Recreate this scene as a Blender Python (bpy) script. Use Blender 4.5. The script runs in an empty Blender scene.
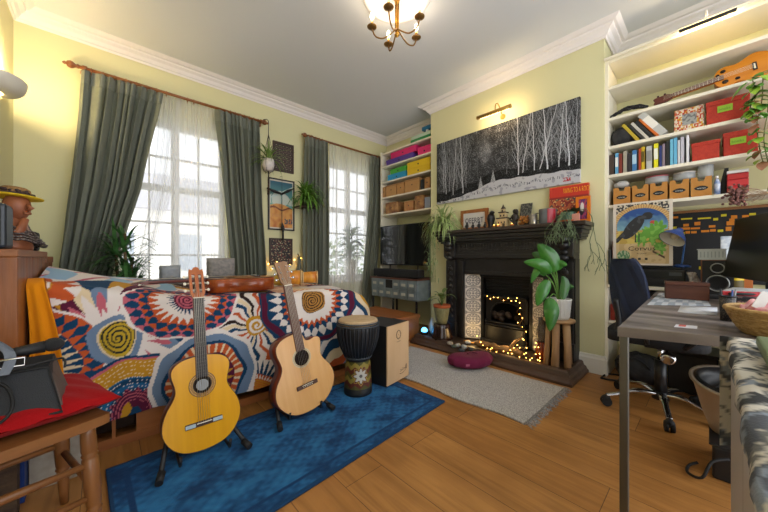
import bpy, bmesh, math, random
import numpy as np
from mathutils import Vector as V, Matrix, Euler, noise
random.seed(7)
C = bpy.context.scene.collection
PI = math.pi
# ---------- camera frame: used only to survey where things stand ----------
FOC, HOR, YAW = 303.0, 257.0, math.radians(47.27)
FW = (math.cos(YAW), math.sin(YAW)); RT = (math.sin(YAW), -math.cos(YAW))
def ray(px, py):
    t = (px-384)/FOC
    return V((FW[0]+t*RT[0], FW[1]+t*RT[1], (HOR-py)/FOC))
CAM = V((0, 0, 1.0))
def X(px, py, x): r = ray(px, py); return CAM + r*(x/r.x)
def Y(px, py, y): r = ray(px, py); return CAM + r*(y/r.y)
def Z(px, py, z): r = ray(px, py); return CAM + r*((z-1.0)/r.z)
def D(px, py, d): return CAM + ray(px, py)*d
# ---------- colours and materials ----------
def lin(c):
    return c/12.92 if c <= .04045 else ((c+.055)/1.055)**2.4
def hx(s):
    s = s.lstrip('#'); return tuple(lin(int(s[i:i+2], 16)/255) for i in (0, 2, 4))
MATS = {}
def newmat(name):
    m = bpy.data.materials.new(name); m.use_nodes = True
    nt = m.node_tree; b = nt.nodes['Principled BSDF']
    return m, nt, b
def noise_node(nt, scale, detail=3, stretch=None):
    tc = nt.nodes.new('ShaderNodeTexCoord'); mp = nt.nodes.new('ShaderNodeMapping')
    n = nt.nodes.new('ShaderNodeTexNoise'); n.inputs['Scale'].default_value = scale; n.inputs['Detail'].default_value = detail
    if stretch: mp.inputs['Scale'].default_value = stretch
    nt.links.new(tc.outputs['Object'], mp.inputs[0]); nt.links.new(mp.outputs[0], n.inputs[0])
    return n
def mat(name, col, rough=.5, metal=0, col2=None, nscale=20, stretch=None, bump=0, bscale=60, bstretch=None,
        emit=0, ecol=None, trans=0, coat=0, sheen=0, alpha=1, lo=.35, hi=.65, spec=.5):
    if name in MATS: return MATS[name]
    m, nt, b = newmat(name)
    c = hx(col) if isinstance(col, str) else col
    b.inputs['Base Color'].default_value = (*c, 1); b.inputs['Roughness'].default_value = rough
    b.inputs['Metallic'].default_value = metal; b.inputs['Specular IOR Level'].default_value = spec
    if col2:
        c2 = hx(col2) if isinstance(col2, str) else col2
        n = noise_node(nt, nscale, 4, stretch); r = nt.nodes.new('ShaderNodeValToRGB')
        r.color_ramp.elements[0].position = lo; r.color_ramp.elements[1].position = hi
        r.color_ramp.elements[0].color = (*c, 1); r.color_ramp.elements[1].color = (*c2, 1)
        nt.links.new(n.outputs[0], r.inputs[0]); nt.links.new(r.outputs[0], b.inputs['Base Color'])
    if bump:
        n = noise_node(nt, bscale, 3, bstretch); bp = nt.nodes.new('ShaderNodeBump')
        bp.inputs['Strength'].default_value = bump; bp.inputs['Distance'].default_value = .01
        nt.links.new(n.outputs[0], bp.inputs['Height']); nt.links.new(bp.outputs[0], b.inputs['Normal'])
    if emit:
        b.inputs['Emission Color'].default_value = (*(hx(ecol) if ecol else c), 1); b.inputs['Emission Strength'].default_value = emit
    if trans: b.inputs['Transmission Weight'].default_value = trans
    if coat: b.inputs['Coat Weight'].default_value = coat; b.inputs['Coat Roughness'].default_value = .1
    if sheen: b.inputs['Sheen Weight'].default_value = sheen; b.inputs['Specular IOR Level'].default_value = .15
    if alpha < 1: b.inputs['Alpha'].default_value = alpha
    MATS[name] = m; return m
def wood(name, c1, c2, rough=.45, axis=0, scale=14, coat=0, bump=.15):
    s = [1, 1, 1]; s[axis] = .12
    return mat(name, c1, rough, col2=c2, nscale=scale, stretch=tuple(s), bump=bump, bscale=scale*3, bstretch=tuple(s), coat=coat)
def vmat(name, rough=.6, bump=0, bscale=200, sheen=0, metal=0, coat=0, spec=.5):
    """a material whose colour is the woven / printed / glazed pattern stored per point"""
    if name in MATS: return MATS[name]
    m, nt, b = newmat(name)
    a = nt.nodes.new('ShaderNodeAttribute'); a.attribute_name = 'Col'
    nt.links.new(a.outputs['Color'], b.inputs['Base Color'])
    b.inputs['Roughness'].default_value = rough; b.inputs['Metallic'].default_value = metal; b.inputs['Specular IOR Level'].default_value = spec
    if bump:
        n = noise_node(nt, bscale, 2); bp = nt.nodes.new('ShaderNodeBump'); bp.inputs['Strength'].default_value = bump; bp.inputs['Distance'].default_value = .005
        nt.links.new(n.outputs[0], bp.inputs['Height']); nt.links.new(bp.outputs[0], b.inputs['Normal'])
    if sheen: b.inputs['Sheen Weight'].default_value = sheen; b.inputs['Specular IOR Level'].default_value = .15
    if coat: b.inputs['Coat Weight'].default_value = coat
    MATS[name] = m; return m
# ---------- objects ----------
W = {}
def _tag(o, label, cat, group, kind):
    if label: o['label'] = label
    if cat: o['category'] = cat
    if group: o['group'] = group
    if kind: o['kind'] = kind
def thing(name, label, cat, loc=(0, 0, 0), rz=0, group=None, rot=None, scale=1):
    o = bpy.data.objects.new(name, None); C.objects.link(o); o.empty_display_size = .05
    e = Euler(rot if rot else (0, 0, rz)); o.location = loc; o.rotation_euler = e; o.scale = (scale,)*3
    W[o.name] = Matrix.Translation(V(loc)) @ e.to_matrix().to_4x4() @ Matrix.Scale(scale, 4)
    _tag(o, label, cat, group, None); return o
def dup(root, loc=None, rz=None, label=None, group=None, rot=None, scale=None):
    r = root.copy(); C.objects.link(r)
    if loc is not None: r.location = loc
    if rz is not None: r.rotation_euler = (0, 0, rz)
    if rot is not None: r.rotation_euler = rot
    if scale is not None: r.scale = (scale,)*3
    if label: r['label'] = label
    if group: r['group'] = group
    for ch in list(root.children):
        c = ch.copy(); C.objects.link(c); c.parent = r
        for g in list(ch.children):
            d = g.copy(); C.objects.link(d); d.parent = c
    return r
def frame_from(n):
    n = V(n).normalized(); a = V((0, 0, 1)) if abs(n.z) < .9 else V((1, 0, 0))
    u = a.cross(n).normalized(); return u, n.cross(u), n
class M:
    def __init__(s): s.b = bmesh.new(); s.cl = None
    def raw(s, vs, fs, mi=0):
        vv = [s.b.verts.new(v) for v in vs]; out = []
        for f in fs:
            try: fc = s.b.faces.new([vv[i] for i in f]); fc.material_index = mi; out.append(fc)
            except ValueError: pass
        return vv
    def box(s, c, size, rz=0, bev=0, rot=None, mi=0):
        c = V(c); h = V(size)/2; R = Euler(rot).to_matrix() if rot else Matrix.Rotation(rz, 3, 'Z')
        vs = [c + R @ V((sx*h.x, sy*h.y, sz*h.z)) for sz in (-1, 1) for sy in (-1, 1) for sx in (-1, 1)]
        vv = s.raw(vs, [(0, 2, 3, 1), (4, 5, 7, 6), (0, 1, 5, 4), (1, 3, 7, 5), (3, 2, 6, 7), (2, 0, 4, 6)], mi)
        if bev:
            es = {e for v in vv for e in v.link_edges}
            bmesh.ops.bevel(s.b, geom=list(es), offset=bev, segments=2, affect='EDGES', profile=.5)
        return s
    def bb(s, a, b, bev=0, mi=0):
        a = V(a); b = V(b); return s.box((a+b)/2, [abs(b[i]-a[i]) for i in range(3)], bev=bev, mi=mi)
    def ring(s, pts, n, closed=False, cap=True, mi=0):
        rows = [[s.b.verts.new(p) for p in r] for r in pts]; k = len(rows); m_ = len(rows[0])
        for i in range(k-1 + (1 if closed else 0)):
            a, b = rows[i], rows[(i+1) % k]
            for j in range(m_):
                f = s.b.faces.new((a[j], a[(j+1) % m_], b[(j+1) % m_], b[j])); f.material_index = mi; f.smooth = True
        if cap and not closed:
            for r, rev in ((rows[0], True), (rows[-1], False)):
                try: f = s.b.faces.new(r[::-1] if rev else r); f.material_index = mi
                except ValueError: pass
        return s
    def tube(s, pts, r, n=8, closed=False, cap=True, flat=1, mi=0):
        pts = [V(p) for p in pts]; k = len(pts); out = []; up = None
        for i, p in enumerate(pts):
            if closed: t = pts[(i+1) % k]-pts[i-1]
            else: t = pts[min(i+1, k-1)]-pts[max(i-1, 0)]
            if t.length < 1e-9: t = V((0, 0, 1))
            t.normalize()
            if up is None: u, v, _ = frame_from(t)
            else:
                u = up - t*up.dot(t)
                if u.length < 1e-6: u, v, _ = frame_from(t)
                u.normalize(); v = t.cross(u)
            up = u; rr = r[i] if isinstance(r, (list, tuple)) else r
            out.append([p + u*math.cos(a)*rr + v*math.sin(a)*rr*flat for a in [2*PI*j/n for j in range(n)]])
        return s.ring(out, n, closed, cap, mi)
    def cyl(s, a, b, r, r2=None, n=16, mi=0): return s.tube([a, b], [r, r if r2 is None else r2], n, mi=mi)
    def lathe(s, prof, c=(0, 0, 0), n=24, axis=(0, 0, 1), sx=1, sy=1, cap=True, mi=0):
        c = V(c); u, v, w = frame_from(axis)
        if V(axis) == V((0, 0, 1)): u, v = V((1, 0, 0)), V((0, 1, 0))
        rows = [[c + u*math.cos(2*PI*j/n)*r*sx + v*math.sin(2*PI*j/n)*r*sy + w*z for j in range(n)] for r, z in prof]
        return s.ring(rows, n, False, cap, mi)
    def ball(s, c, r, n=12, sc=(1, 1, 1), rot=None, mi=0):
        c = V(c); R = Euler(rot).to_matrix() if rot else Matrix.Identity(3); k = max(4, n//2)
        rows = []
        for i in range(k+1):
            th = PI*(i/k); st = max(math.sin(th), .02)
            rows.append([c + R @ V((r*st*math.cos(2*PI*j/n)*sc[0], r*st*math.sin(2*PI*j/n)*sc[1], -r*math.cos(th)*sc[2])) for j in range(n)])
        return s.ring(rows, n, mi=mi)
    def prism(s, poly, o, u, v, w, mi=0, smooth=False):
        """polygon (a,b) pairs in the plane o+a*u+b*v, given depth vector w"""
        o, u, v, w = V(o), V(u), V(v), V(w)
        a = [s.b.verts.new(o+u*p[0]+v*p[1]) for p in poly]; b = [s.b.verts.new(o+u*p[0]+v*p[1]+w) for p in poly]
        n = len(poly)
        for f in (a, b[::-1]):
            fc = s.b.faces.new(f); fc.material_index = mi
        for i in range(n):
            f = s.b.faces.new((a[i], b[i], b[(i+1) % n], a[(i+1) % n])); f.material_index = mi; f.smooth = smooth
        return s
    def grid(s, fn, nu, nv, col=None, smooth=True, thick=None, mi=0):
        """surface fn(u,v)->point; col(u,v)->linear rgb; thick = vector giving the sheet a real back"""
        P = [[V(fn(i/nu, j/nv)) for i in range(nu+1)] for j in range(nv+1)]
        vs = [[s.b.verts.new(p) for p in r] for r in P]
        if col:
            if s.cl is None: s.cl = s.b.loops.layers.float_color.new('Col')
            K = [[(*col(i/nu, j/nv), 1) for i in range(nu+1)] for j in range(nv+1)]
        def face(q, ij):
            try: f = s.b.faces.new(q)
            except ValueError: return
            f.smooth = smooth; f.material_index = mi
            if col:
                for l, (i, j) in zip(f.loops, ij): l[s.cl] = K[j][i]
        for j in range(nv):
            for i in range(nu):
                face((vs[j][i], vs[j][i+1], vs[j+1][i+1], vs[j+1][i]), ((i, j), (i+1, j), (i+1, j+1), (i, j+1)))
        if thick is not None:
            t = V(thick)
            per = [(i, 0) for i in range(nu)]+[(nu, j) for j in range(nv)]+[(i, nv) for i in range(nu, 0, -1)]+[(0, j) for j in range(nv, 0, -1)]
            bk = {ij: s.b.verts.new(P[ij[1]][ij[0]]+t) for ij in per}
            for k in range(len(per)):
                a, b = per[k], per[(k+1) % len(per)]
                face((vs[b[1]][b[0]], vs[a[1]][a[0]], bk[a], bk[b]), (b, a, a, b))
            try:
                f = s.b.faces.new([bk[p] for p in per][::-1]); f.material_index = mi
                if col:
                    for l, p in zip(f.loops, per[::-1]): l[s.cl] = K[p[1]][p[0]]
            except ValueError: pass
        return s
    def solid(s, rgb):
        """paint everything without a colour yet"""
        if s.cl is None: s.cl = s.b.loops.layers.float_color.new('Col')
        for f in s.b.faces:
            for l in f.loops:
                if l[s.cl][3] == 0: l[s.cl] = (*rgb, 1)
        return s
    def xf(s, m): s.b.transform(m); return s
    def _mk(s, name, ms, smooth):
        me = bpy.data.meshes.new(name); s.b.normal_update(); s.b.to_mesh(me); s.b.free()
        for m_ in (ms if isinstance(ms, (list, tuple)) else [ms]): me.materials.append(m_)
        if smooth:
            me.polygons.foreach_set('use_smooth', [True]*len(me.polygons))
        o = bpy.data.objects.new(name, me); C.objects.link(o); return o
    def part(s, name, ms, parent, world=False, smooth=False, label=None, kind=None):
        if world: s.b.transform(W[parent.name].inverted())
        o = s._mk(name, ms, smooth); o.parent = parent; W[o.name] = W[parent.name]
        _tag(o, label, None, None, kind); return o
    def solo(s, name, ms, label=None, cat=None, group=None, kind=None, smooth=False, base=True):
        if base:
            vs = [v.co for v in s.b.verts]; lo = V([min(v[i] for v in vs) for i in range(3)]); hi = V([max(v[i] for v in vs) for i in range(3)])
            c = V(((lo.x+hi.x)/2, (lo.y+hi.y)/2, lo.z)); s.b.transform(Matrix.Translation(-c))
        else: c = V((0, 0, 0))
        o = s._mk(name, ms, smooth); o.location = c; W[o.name] = Matrix.Translation(c)
        _tag(o, label, cat, group, kind); return o
def struct(name, m, ms, smooth=False): return m.solo(name, ms, kind='structure', base=False, smooth=smooth)
def bez(p, n=12):
    """smooth curve through points (Catmull-Rom)"""
    p = [V(q) for q in p]; out = []
    for i in range(len(p)-1):
        a, b, c, d = p[max(i-1, 0)], p[i], p[i+1], p[min(i+2, len(p)-1)]
        for k in range(n):
            t = k/n; out.append(.5*((2*b)+(c-a)*t+(2*a-5*b+4*c-d)*t*t+(3*b-a-3*c+d)*t**3))
    out.append(p[-1]); return out
def bez2(p, n=8, closed=True):
    out = []; k = len(p)
    for i in range(k if closed else k-1):
        if closed: a, b, c, d = p[i-1], p[i], p[(i+1) % k], p[(i+2) % k]
        else: a, b, c, d = p[max(i-1, 0)], p[i], p[i+1], p[min(i+2, k-1)]
        for j in range(n):
            t = j/n
            out.append(tuple(.5*((2*b[q])+(c[q]-a[q])*t+(2*a[q]-5*b[q]+4*c[q]-d[q])*t*t+(3*b[q]-a[q]-3*c[q]+d[q])*t**3) for q in (0, 1)))
    if not closed: out.append(tuple(p[-1]))
    return out
def text(txt, o, u, v, h, depth=.0008, width=None, m=None):
    """raised lettering: o = lower-left point, u = reading direction, v = up, h = cap height"""
    cu = bpy.data.curves.new('t', 'FONT'); cu.body = txt; cu.size = 1; cu.resolution_u = 2
    ob = bpy.data.objects.new('t', cu); C.objects.link(ob)
    bpy.context.view_layer.update()
    me = ob.to_mesh(); vs = [v_.co.copy() for v_ in me.vertices]; fs = [tuple(p.vertices) for p in me.polygons]
    ob.to_mesh_clear(); bpy.data.objects.remove(ob); bpy.data.curves.remove(cu)
    o, u, v = V(o), V(u).normalized(), V(v).normalized(); w = u.cross(v)
    k = h/.7; mx = max(q.x for q in vs); kx = width/mx if width else k
    m = m or M()
    m.raw([o+u*q.x*kx+v*q.y*k+w*depth for q in vs], fs)
    return m
def R(a): return math.radians(a)
def mixc(a, b, t): return tuple(a[i]*(1-t)+b[i]*t for i in range(3))
# ================= the room =================
XL, YN, XB, XA, ZC = -.52, 3.70, 3.112, 3.48, 2.95
Y0, Y1 = .62, 2.473
m_wall = mat('wall_paint', '#d9d4a8', .85, bump=.06, bscale=180)
m_ceil = mat('ceiling_paint', '#dadce0', .9, bump=.04, bscale=90)
m_white = mat('white_gloss_paint', '#e4e0d8', .4)
m_trim = mat('cornice_plaster', '#e8e2e2', .7)
m_shelf = mat('cream_shelf_paint', '#e6dfcc', .5)
def floor_mat():
    m, nt, b = newmat('oak_boards'); N = nt.nodes.new; L = nt.links.new
    tc = N('ShaderNodeTexCoord'); mp = N('ShaderNodeMapping'); mp.inputs['Rotation'].default_value = (0, 0, PI/2); mp.inputs['Location'].default_value = (.3, .07, 0)
    br = N('ShaderNodeTexBrick'); br.inputs['Scale'].default_value = 1; br.inputs['Brick Width'].default_value = 2.1; br.inputs['Row Height'].default_value = .21
    br.inputs['Mortar Size'].default_value = .0015; br.inputs['Mortar Smooth'].default_value = .1; br.offset = .37; br.inputs['Bias'].default_value = 0
    br.inputs['Color1'].default_value = (*hx('#a8743c'), 1); br.inputs['Color2'].default_value = (*hx('#b88449'), 1); br.inputs['Mortar'].default_value = (*hx('#5a3a1c'), 1)
    L(tc.outputs['Object'], mp.inputs[0]); L(mp.outputs[0], br.inputs[0])
    mp2 = N('ShaderNodeMapping'); mp2.inputs['Scale'].default_value = (14, 1.1, 1); L(tc.outputs['Object'], mp2.inputs[0])
    n = N('ShaderNodeTexNoise'); n.inputs['Scale'].default_value = 1.6; n.inputs['Detail'].default_value = 6; n.inputs['Distortion'].default_value = 1.2; L(mp2.outputs[0], n.inputs[0])
    r = N('ShaderNodeValToRGB'); r.color_ramp.elements[0].color = (.76, .70, .62, 1); r.color_ramp.elements[1].color = (1.06, 1.05, 1.03, 1); r.color_ramp.elements[0].position = .3; r.color_ramp.elements[1].position = .62
    L(n.outputs[0], r.inputs[0])
    n3 = N('ShaderNodeTexNoise'); n3.inputs['Scale'].default_value = 2.2; n3.inputs['Detail'].default_value = 3; L(tc.outputs['Object'], n3.inputs[0])
    r3 = N('ShaderNodeValToRGB'); r3.color_ramp.elements[0].color = (.8, .76, .7, 1); r3.color_ramp.elements[1].color = (1.05, 1.05, 1.05, 1); r3.color_ramp.elements[0].position = .35; r3.color_ramp.elements[1].position = .6; L(n3.outputs[0], r3.inputs[0])
    mx = N('ShaderNodeMix'); mx.data_type = 'RGBA'; mx.blend_type = 'MULTIPLY'; mx.inputs[0].default_value = 1; L(br.outputs[0], mx.inputs[6]); L(r.outputs[0], mx.inputs[7])
    mx2 = N('ShaderNodeMix'); mx2.data_type = 'RGBA'; mx2.blend_type = 'MULTIPLY'; mx2.inputs[0].default_value = 1; L(mx.outputs[2], mx2.inputs[6]); L(r3.outputs[0], mx2.inputs[7])
    L(mx2.outputs[2], b.inputs['Base Color']); b.inputs['Roughness'].default_value = .42
    bp = N('ShaderNodeBump'); bp.inputs['Strength'].default_value = .25; bp.inputs['Distance'].default_value = .004; L(n.outputs[0], bp.inputs['Height']); L(bp.outputs[0], b.inputs['Normal'])
    return m
struct('floor', M().bb((XL-.1, -1.5, -.05), (XA+.1, YN+.3, 0)), floor_mat())
struct('ceiling', M().bb((XL-.1, -1.5, ZC), (XA+.1, YN+.3, ZC+.05)), m_ceil)
struct('wall_left', M().bb((XL-.1, -1.5, 0), (XL, YN+.3, ZC)), m_wall)
struct('wall_right', M().bb((XA, -1.5, 0), (XA+.1, YN+.3, ZC)), m_wall)
# chimney breast with the opening of the hearth
m = M(); oy0, oy1, oz = 1.19, 1.745, .83
m.bb((XB, Y0, 0), (XA, oy0, ZC)); m.bb((XB, oy1, 0), (XA, Y1, ZC)); m.bb((XB, oy0, oz), (XA, oy1, ZC))
struct('wall_chimney', m, m_wall)
WIN = [(.08, 1.02), (2.36, 3.20)]; ZS, ZT = .66, 2.38
m = M(); yo = YN+.26
def wb(x0, x1, z0, z1): m.bb((x0, YN, z0), (x1, yo, z1))
wb(XL, XA, 0, ZS); wb(XL, XA, ZT, ZC); wb(XL, WIN[0][0], ZS, ZT); wb(WIN[0][1], WIN[1][0], ZS, ZT); wb(WIN[1][1], XA, ZS, ZT)
struct('wall_window', m, m_wall)
m_glass = mat('window_glass', '#ffffff', .0, alpha=.06)
m_sash = mat('sash_paint', '#eceae4', .45)
for k, (x0, x1) in enumerate(WIN):
    yf = YN+.13; m = M(); f = .05
    m.bb((x0, yf, ZS), (x0+f, yf+.06, ZT)); m.bb((x1-f, yf, ZS), (x1, yf+.06, ZT)); m.bb((x0, yf, ZT-.05), (x1, yf+.06, ZT)); m.bb((x0, yf-.01, ZS), (x1, yf+.06, ZS+.07))
    xc = (x0+x1)/2
    m.bb((xc-.035, yf-.005, ZS), (xc+.035, yf+.06, ZT)); m.bb((x0, yf-.01, 1.67), (x1, yf+.06, 1.74))
    w = struct('window_%d' % (k+1), m, m_sash); W[w.name] = Matrix.Identity(4)
    g = M()
    for z in (2.03, 1.355, 1.02): g.bb((x0+f, yf+.015, z-.011), (x1-f, yf+.045, z+.011))
    for a in (.27, .73): g.bb((x0+(x1-x0)*a-.008, yf+.018, ZS+.05), (x0+(x1-x0)*a+.008, yf+.042, ZT-.04))
    g.part('glazing_bars', m_sash, w)
    M().bb((x0+f, yf+.028, ZS+.05), (x1-f, yf+.032, ZT-.04)).part('pane', m_glass, w)
    M().bb((x0-.03, YN-.03, ZS-.035), (x1+.03, YN+.13, ZS), bev=.005).part('window_board', m_white, w)
# cornice and skirting, swept round the room with mitred corners
def sweep(prof, pts, ins):
    m = M(); rows = []
    for (px_, py_), (ix, iy) in zip(pts, ins): rows.append([V((px_+ix*o, py_+iy*o, z)) for o, z in prof])
    for a, b in zip(rows, rows[1:]):
        va = [m.b.verts.new(p) for p in a]; vb = [m.b.verts.new(p) for p in b]; n = len(va)
        for i in range(n): m.b.faces.new((va[i], va[(i+1) % n], vb[(i+1) % n], vb[i]))
        m.b.faces.new(va[::-1]); m.b.faces.new(vb)
    return m
cp = [(0, 2.85), (.012, 2.845), (.018, 2.862), (.03, 2.868), (.045, 2.895), (.07, 2.912), (.075, 2.925), (.095, 2.928), (.11, 2.938), (.125, 2.95), (0, 2.95)]
struct('trim_1', sweep(cp, [(XL, -1.5), (XL, YN), (XA, YN), (XA, Y1), (XB, Y1), (XB, Y0), (XA, Y0), (XA, -1.5)],
    [(1, 0), (1, -1), (-1, -1), (-1, 1), (-1, 1), (-1, -1), (-1, -1), (-1, 0)]), m_trim)
bp_ = [(0, 0), (.022, 0), (.022, .125), (.014, .14), (.012, .155), (0, .16)]
struct('baseboard_chimney', sweep(bp_, [(XB, .80), (XB, Y0), (XA, Y0)], [(-1, 0), (-1, -1), (-1, -1)]), m_white)
struct('baseboard_chimney_far', sweep(bp_, [(XB, 2.2), (XB, Y1), (XA, Y1)], [(-1, 0), (-1, 1), (-1, 1)]), m_white)
struct('baseboard_window', sweep(bp_, [(XL, YN), (XA, YN)], [(1, -1), (-1, -1)]), m_white)
struct('baseboard_left', sweep(bp_, [(XL, -1.5), (XL, YN)], [(1, 0), (1, -1)]), m_white)
# ceiling rose
struct('trim_2', M().lathe([(.0, 2.935), (.06, 2.932), (.09, 2.925), (.12, 2.935), (.2, 2.938), (.225, 2.925), (.25, 2.93), (.262, 2.95), (0, 2.95)], (1.605, 1.595, 0), 48), m_trim, smooth=True)
# ---------- world, camera ----------
SKYB, SKYF = 1.25, .60
w = bpy.data.worlds.new('World'); bpy.context.scene.world = w; w.use_nodes = True
bg = w.node_tree.nodes['Background']; bg.inputs[0].default_value = (.93, .96, 1, 1); bg.inputs[1].default_value = 1.0
_n = w.node_tree.nodes.new; _l = w.node_tree.links.new   # sky dimmed on the window side, brighter behind as added frontal fill
_tc = _n('ShaderNodeTexCoord'); _sp = _n('ShaderNodeSeparateXYZ'); _mr = _n('ShaderNodeMapRange')
_l(_tc.outputs['Generated'], _sp.inputs[0]); _l(_sp.outputs['Y'], _mr.inputs[0]); _l(_mr.outputs[0], bg.inputs[1])
_mr.inputs[1].default_value = -.3; _mr.inputs[2].default_value = .5; _mr.inputs[3].default_value = SKYB; _mr.inputs[4].default_value = SKYF
cd = bpy.data.cameras.new('camera'); cam = bpy.data.objects.new('camera', cd); C.objects.link(cam)
cam.location = CAM; cam.rotation_euler = (PI/2, 0, YAW-PI/2)
cd.sensor_width = 36; cd.lens = FOC/768*36; cd.shift_y = (HOR-256)/768; cd.clip_start = .02
bpy.context.scene.camera = cam
EXPO = 1.5
vs_ = bpy.context.scene.view_settings
vs_.view_transform = 'Standard'; vs_.look = 'None'; vs_.gamma = 1; vs_.use_curve_mapping = False; vs_.exposure = EXPO
def lamp(name, kind, loc, energy, col=(1, 1, 1), size=.1, rot=None, sy=None, spread=None):
    l = bpy.data.lights.new(name, kind); l.energy = energy; l.color = col
    if kind == 'AREA':
        l.size = size
        if sy: l.shape = 'RECTANGLE'; l.size_y = sy
        if spread: l.spread = spread
    elif kind != 'SUN': l.shadow_soft_size = size
    o = bpy.data.objects.new(name, l); C.objects.link(o); o.location = loc
    if rot: o.rotation_euler = rot
    return o
# ================= curtains =================
m_rod = wood('curtain_rod_wood', '#74401c', '#8e5526', .35, 0, 20)
m_cur = mat('green_curtain_cloth', '#787c70', .85, col2='#6e7266', nscale=200, bump=.25, bscale=350, sheen=.04)
m_tape = mat('curtain_heading', '#7c8074', .9, bump=.3, bscale=200)
def edge(pts, y):
    q = sorted([(Y(a, b, y).z, Y(a, b, y).x) for a, b in pts]); return [a for a, _ in q], [b for _, b in q]
def curtain(name, L_, R_, y, nf, amp, mt, label, cat, group, ztop, zbot, heading=True, ph=0, nu=None, gather=1.0):
    lz, lx = edge(L_, y); rz, rx = edge(R_, y)
    def f(u, v):
        z = zbot + (ztop-zbot)*v
        a = float(np.interp(z, lz, lx)); b = float(np.interp(z, rz, rx))
        top = max(0, (v-.93)/.07)
        uu = u + .035*math.sin(u*9+v*1.5+ph)+.015*math.sin(u*23+ph*2)
        w_ = 2*PI*nf*uu + .5*math.sin(3*v+ph) + ph
        am = amp*(1-.55*top)*(1+.25*math.sin(nf*1.7*u+4*v+ph))
        dy = am*math.sin(w_) + .3*am*math.sin(2.3*w_+2*v)
        dx = .35*am*math.sin(2*w_+1)
        return (a+(b-a)*u+dx, y+dy, z)
    m = M(); m.grid(f, nu or nf*14, 60)
    t = thing(name, label, cat, tuple(f(.5, 0)), group=group)
    m.part('drape', mt, t, world=True)
    if heading:
        def g(u, v):
            p = f(u, .955+.045*v); return (p[0]+.003*math.sin(u*nf*60), p[1]-.004-.003*math.sin(u*nf*70), p[2]+.012*v)
        M().grid(g, nf*22, 4).part('pleated_heading', m_tape, t, world=True)
    return t
gc = 'green curtains at the two windows'
curtain('curtain', [(82, 75), (80, 110), (74, 170), (66, 230), (60, 272), (55, 330)], [(163, 93), (155, 130), (142, 190), (126, 235), (112, 272), (100, 320)], 3.59, 9, .035, m_cur,
        'wide green curtain swept left beside the chest, leftmost of the four', 'curtain', gc, 2.565, .35)
curtain('curtain', [(215, 112), (220, 160), (224, 210), (229, 250), (231, 280), (231, 330)], [(259, 124), (260, 160), (262, 210), (265, 250), (266, 272), (266, 330)], 3.59, 8, .04, m_cur,
        'green curtain between the left window and the beach poster', 'curtain', gc, 2.565, .1, ph=1)
curtain('curtain', [(305, 139), (304.5, 200), (304, 250), (304, 290), (304, 330)], [(328, 144), (328.5, 200), (329, 250), (329, 290), (329, 330)], 3.59, 6, .035, m_cur,
        'narrow green curtain behind the hanging fern, left of the far window', 'curtain', gc, 2.565, .1, ph=2)
curtain('curtain', [(371, 157), (371, 190), (368, 230), (364, 270), (362, 300), (361, 320)], [(383, 160), (383, 190), (381, 230), (378, 270), (375, 300), (374, 320)], 3.59, 4, .03, m_cur,
        'narrow green curtain between the far window and the television', 'curtain', gc, 2.565, .1, ph=3)
def sheer_mat():
    m, nt, b = newmat('sheer_voile'); nt.nodes.remove(b); N = nt.nodes.new; L = nt.links.new
    o = nt.nodes['Material Output']; t = N('ShaderNodeBsdfTransparent'); d = N('ShaderNodeBsdfDiffuse'); tr = N('ShaderNodeBsdfTranslucent'); x = N('ShaderNodeMixShader'); y = N('ShaderNodeMixShader')
    d.inputs[0].default_value = (.9, .9, .9, 1); tr.inputs[0].default_value = (.9, .9, .92, 1)
    n = noise_node(nt, 900, 1); r = N('ShaderNodeMapRange'); r.inputs[3].default_value = .42; r.inputs[4].default_value = .52; L(n.outputs[0], r.inputs[0])
    x.inputs[0].default_value = .5; L(d.outputs[0], x.inputs[1]); L(tr.outputs[0], x.inputs[2])
    L(r.outputs[0], y.inputs[0]); L(t.outputs[0], y.inputs[1]); L(x.outputs[0], y.inputs[2]); L(y.outputs[0], o.inputs[0]); return m
m_sheer = sheer_mat()
gs = 'white voile panels'
curtain('sheer_curtain', [(160, 93), (158, 130), (152, 190), (140, 250), (128, 283), (120, 310)], [(181, 98), (178, 150), (172, 190), (163, 230), (150, 270), (138, 300)], 3.65, 7, .012, m_sheer,
        'white voile swept to the left across the near window', 'curtain', gs, 2.60, .5, heading=False)
curtain('sheer_curtain', [(176, 98), (175, 150), (174, 210), (174, 290), (174, 310)], [(219, 112), (222, 160), (226, 220), (231, 285), (231, 310)], 3.65, 11, .012, m_sheer,
        'white voile hanging straight over the right half of the near window', 'curtain', gs, 2.60, .5, heading=False, ph=1)
curtain('sheer_curtain', [(329, 145), (329, 200), (329, 290), (329, 310)], [(372, 155), (371, 200), (366, 290), (366, 310)], 3.65, 12, .012, m_sheer,
        'white voile over the far window', 'curtain', gs, 2.60, .25, heading=False, ph=2)
def rod(p0, p1, label, brackets, finial0=True, finial1=True):
    a = Y(*p0, 3.60); b = Y(*p1, 3.60); z = (a.z+b.z)/2; a.z = b.z = z; a.x += .07; b.x -= .05
    t = thing('curtain_rod', label, 'curtain rod', tuple((a+b)/2), group='turned wooden curtain rods')
    M().cyl(a, b, .014).part('pole', m_rod, t, world=True)
    for e, s, on in ((a, -1, finial0), (b, 1, finial1)):
        if on: M().lathe([(.012, -.01), (.02, 0), (.012, .012), (.026, .03), (.03, .045), (.024, .062), (.01, .07), (.014, .08), (.004, .092)], e, 14, (s, 0, 0)).part('finial', m_rod, t, world=True)
    for x in brackets:
        m = M(); m.cyl((x, YN, z-.005), (x, 3.6, z-.005), .011); m.lathe([(.032, 0), (.032, .012), (.018, .02)], (x, YN-.001, z-.005), 14, (0, -1, 0)); m.lathe([(.022, -.014), (.022, .014)], (x, 3.6, z), 14, (1, 0, 0))
        m.part('bracket', m_rod, t, world=True)
    return t, a, b, z
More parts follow.
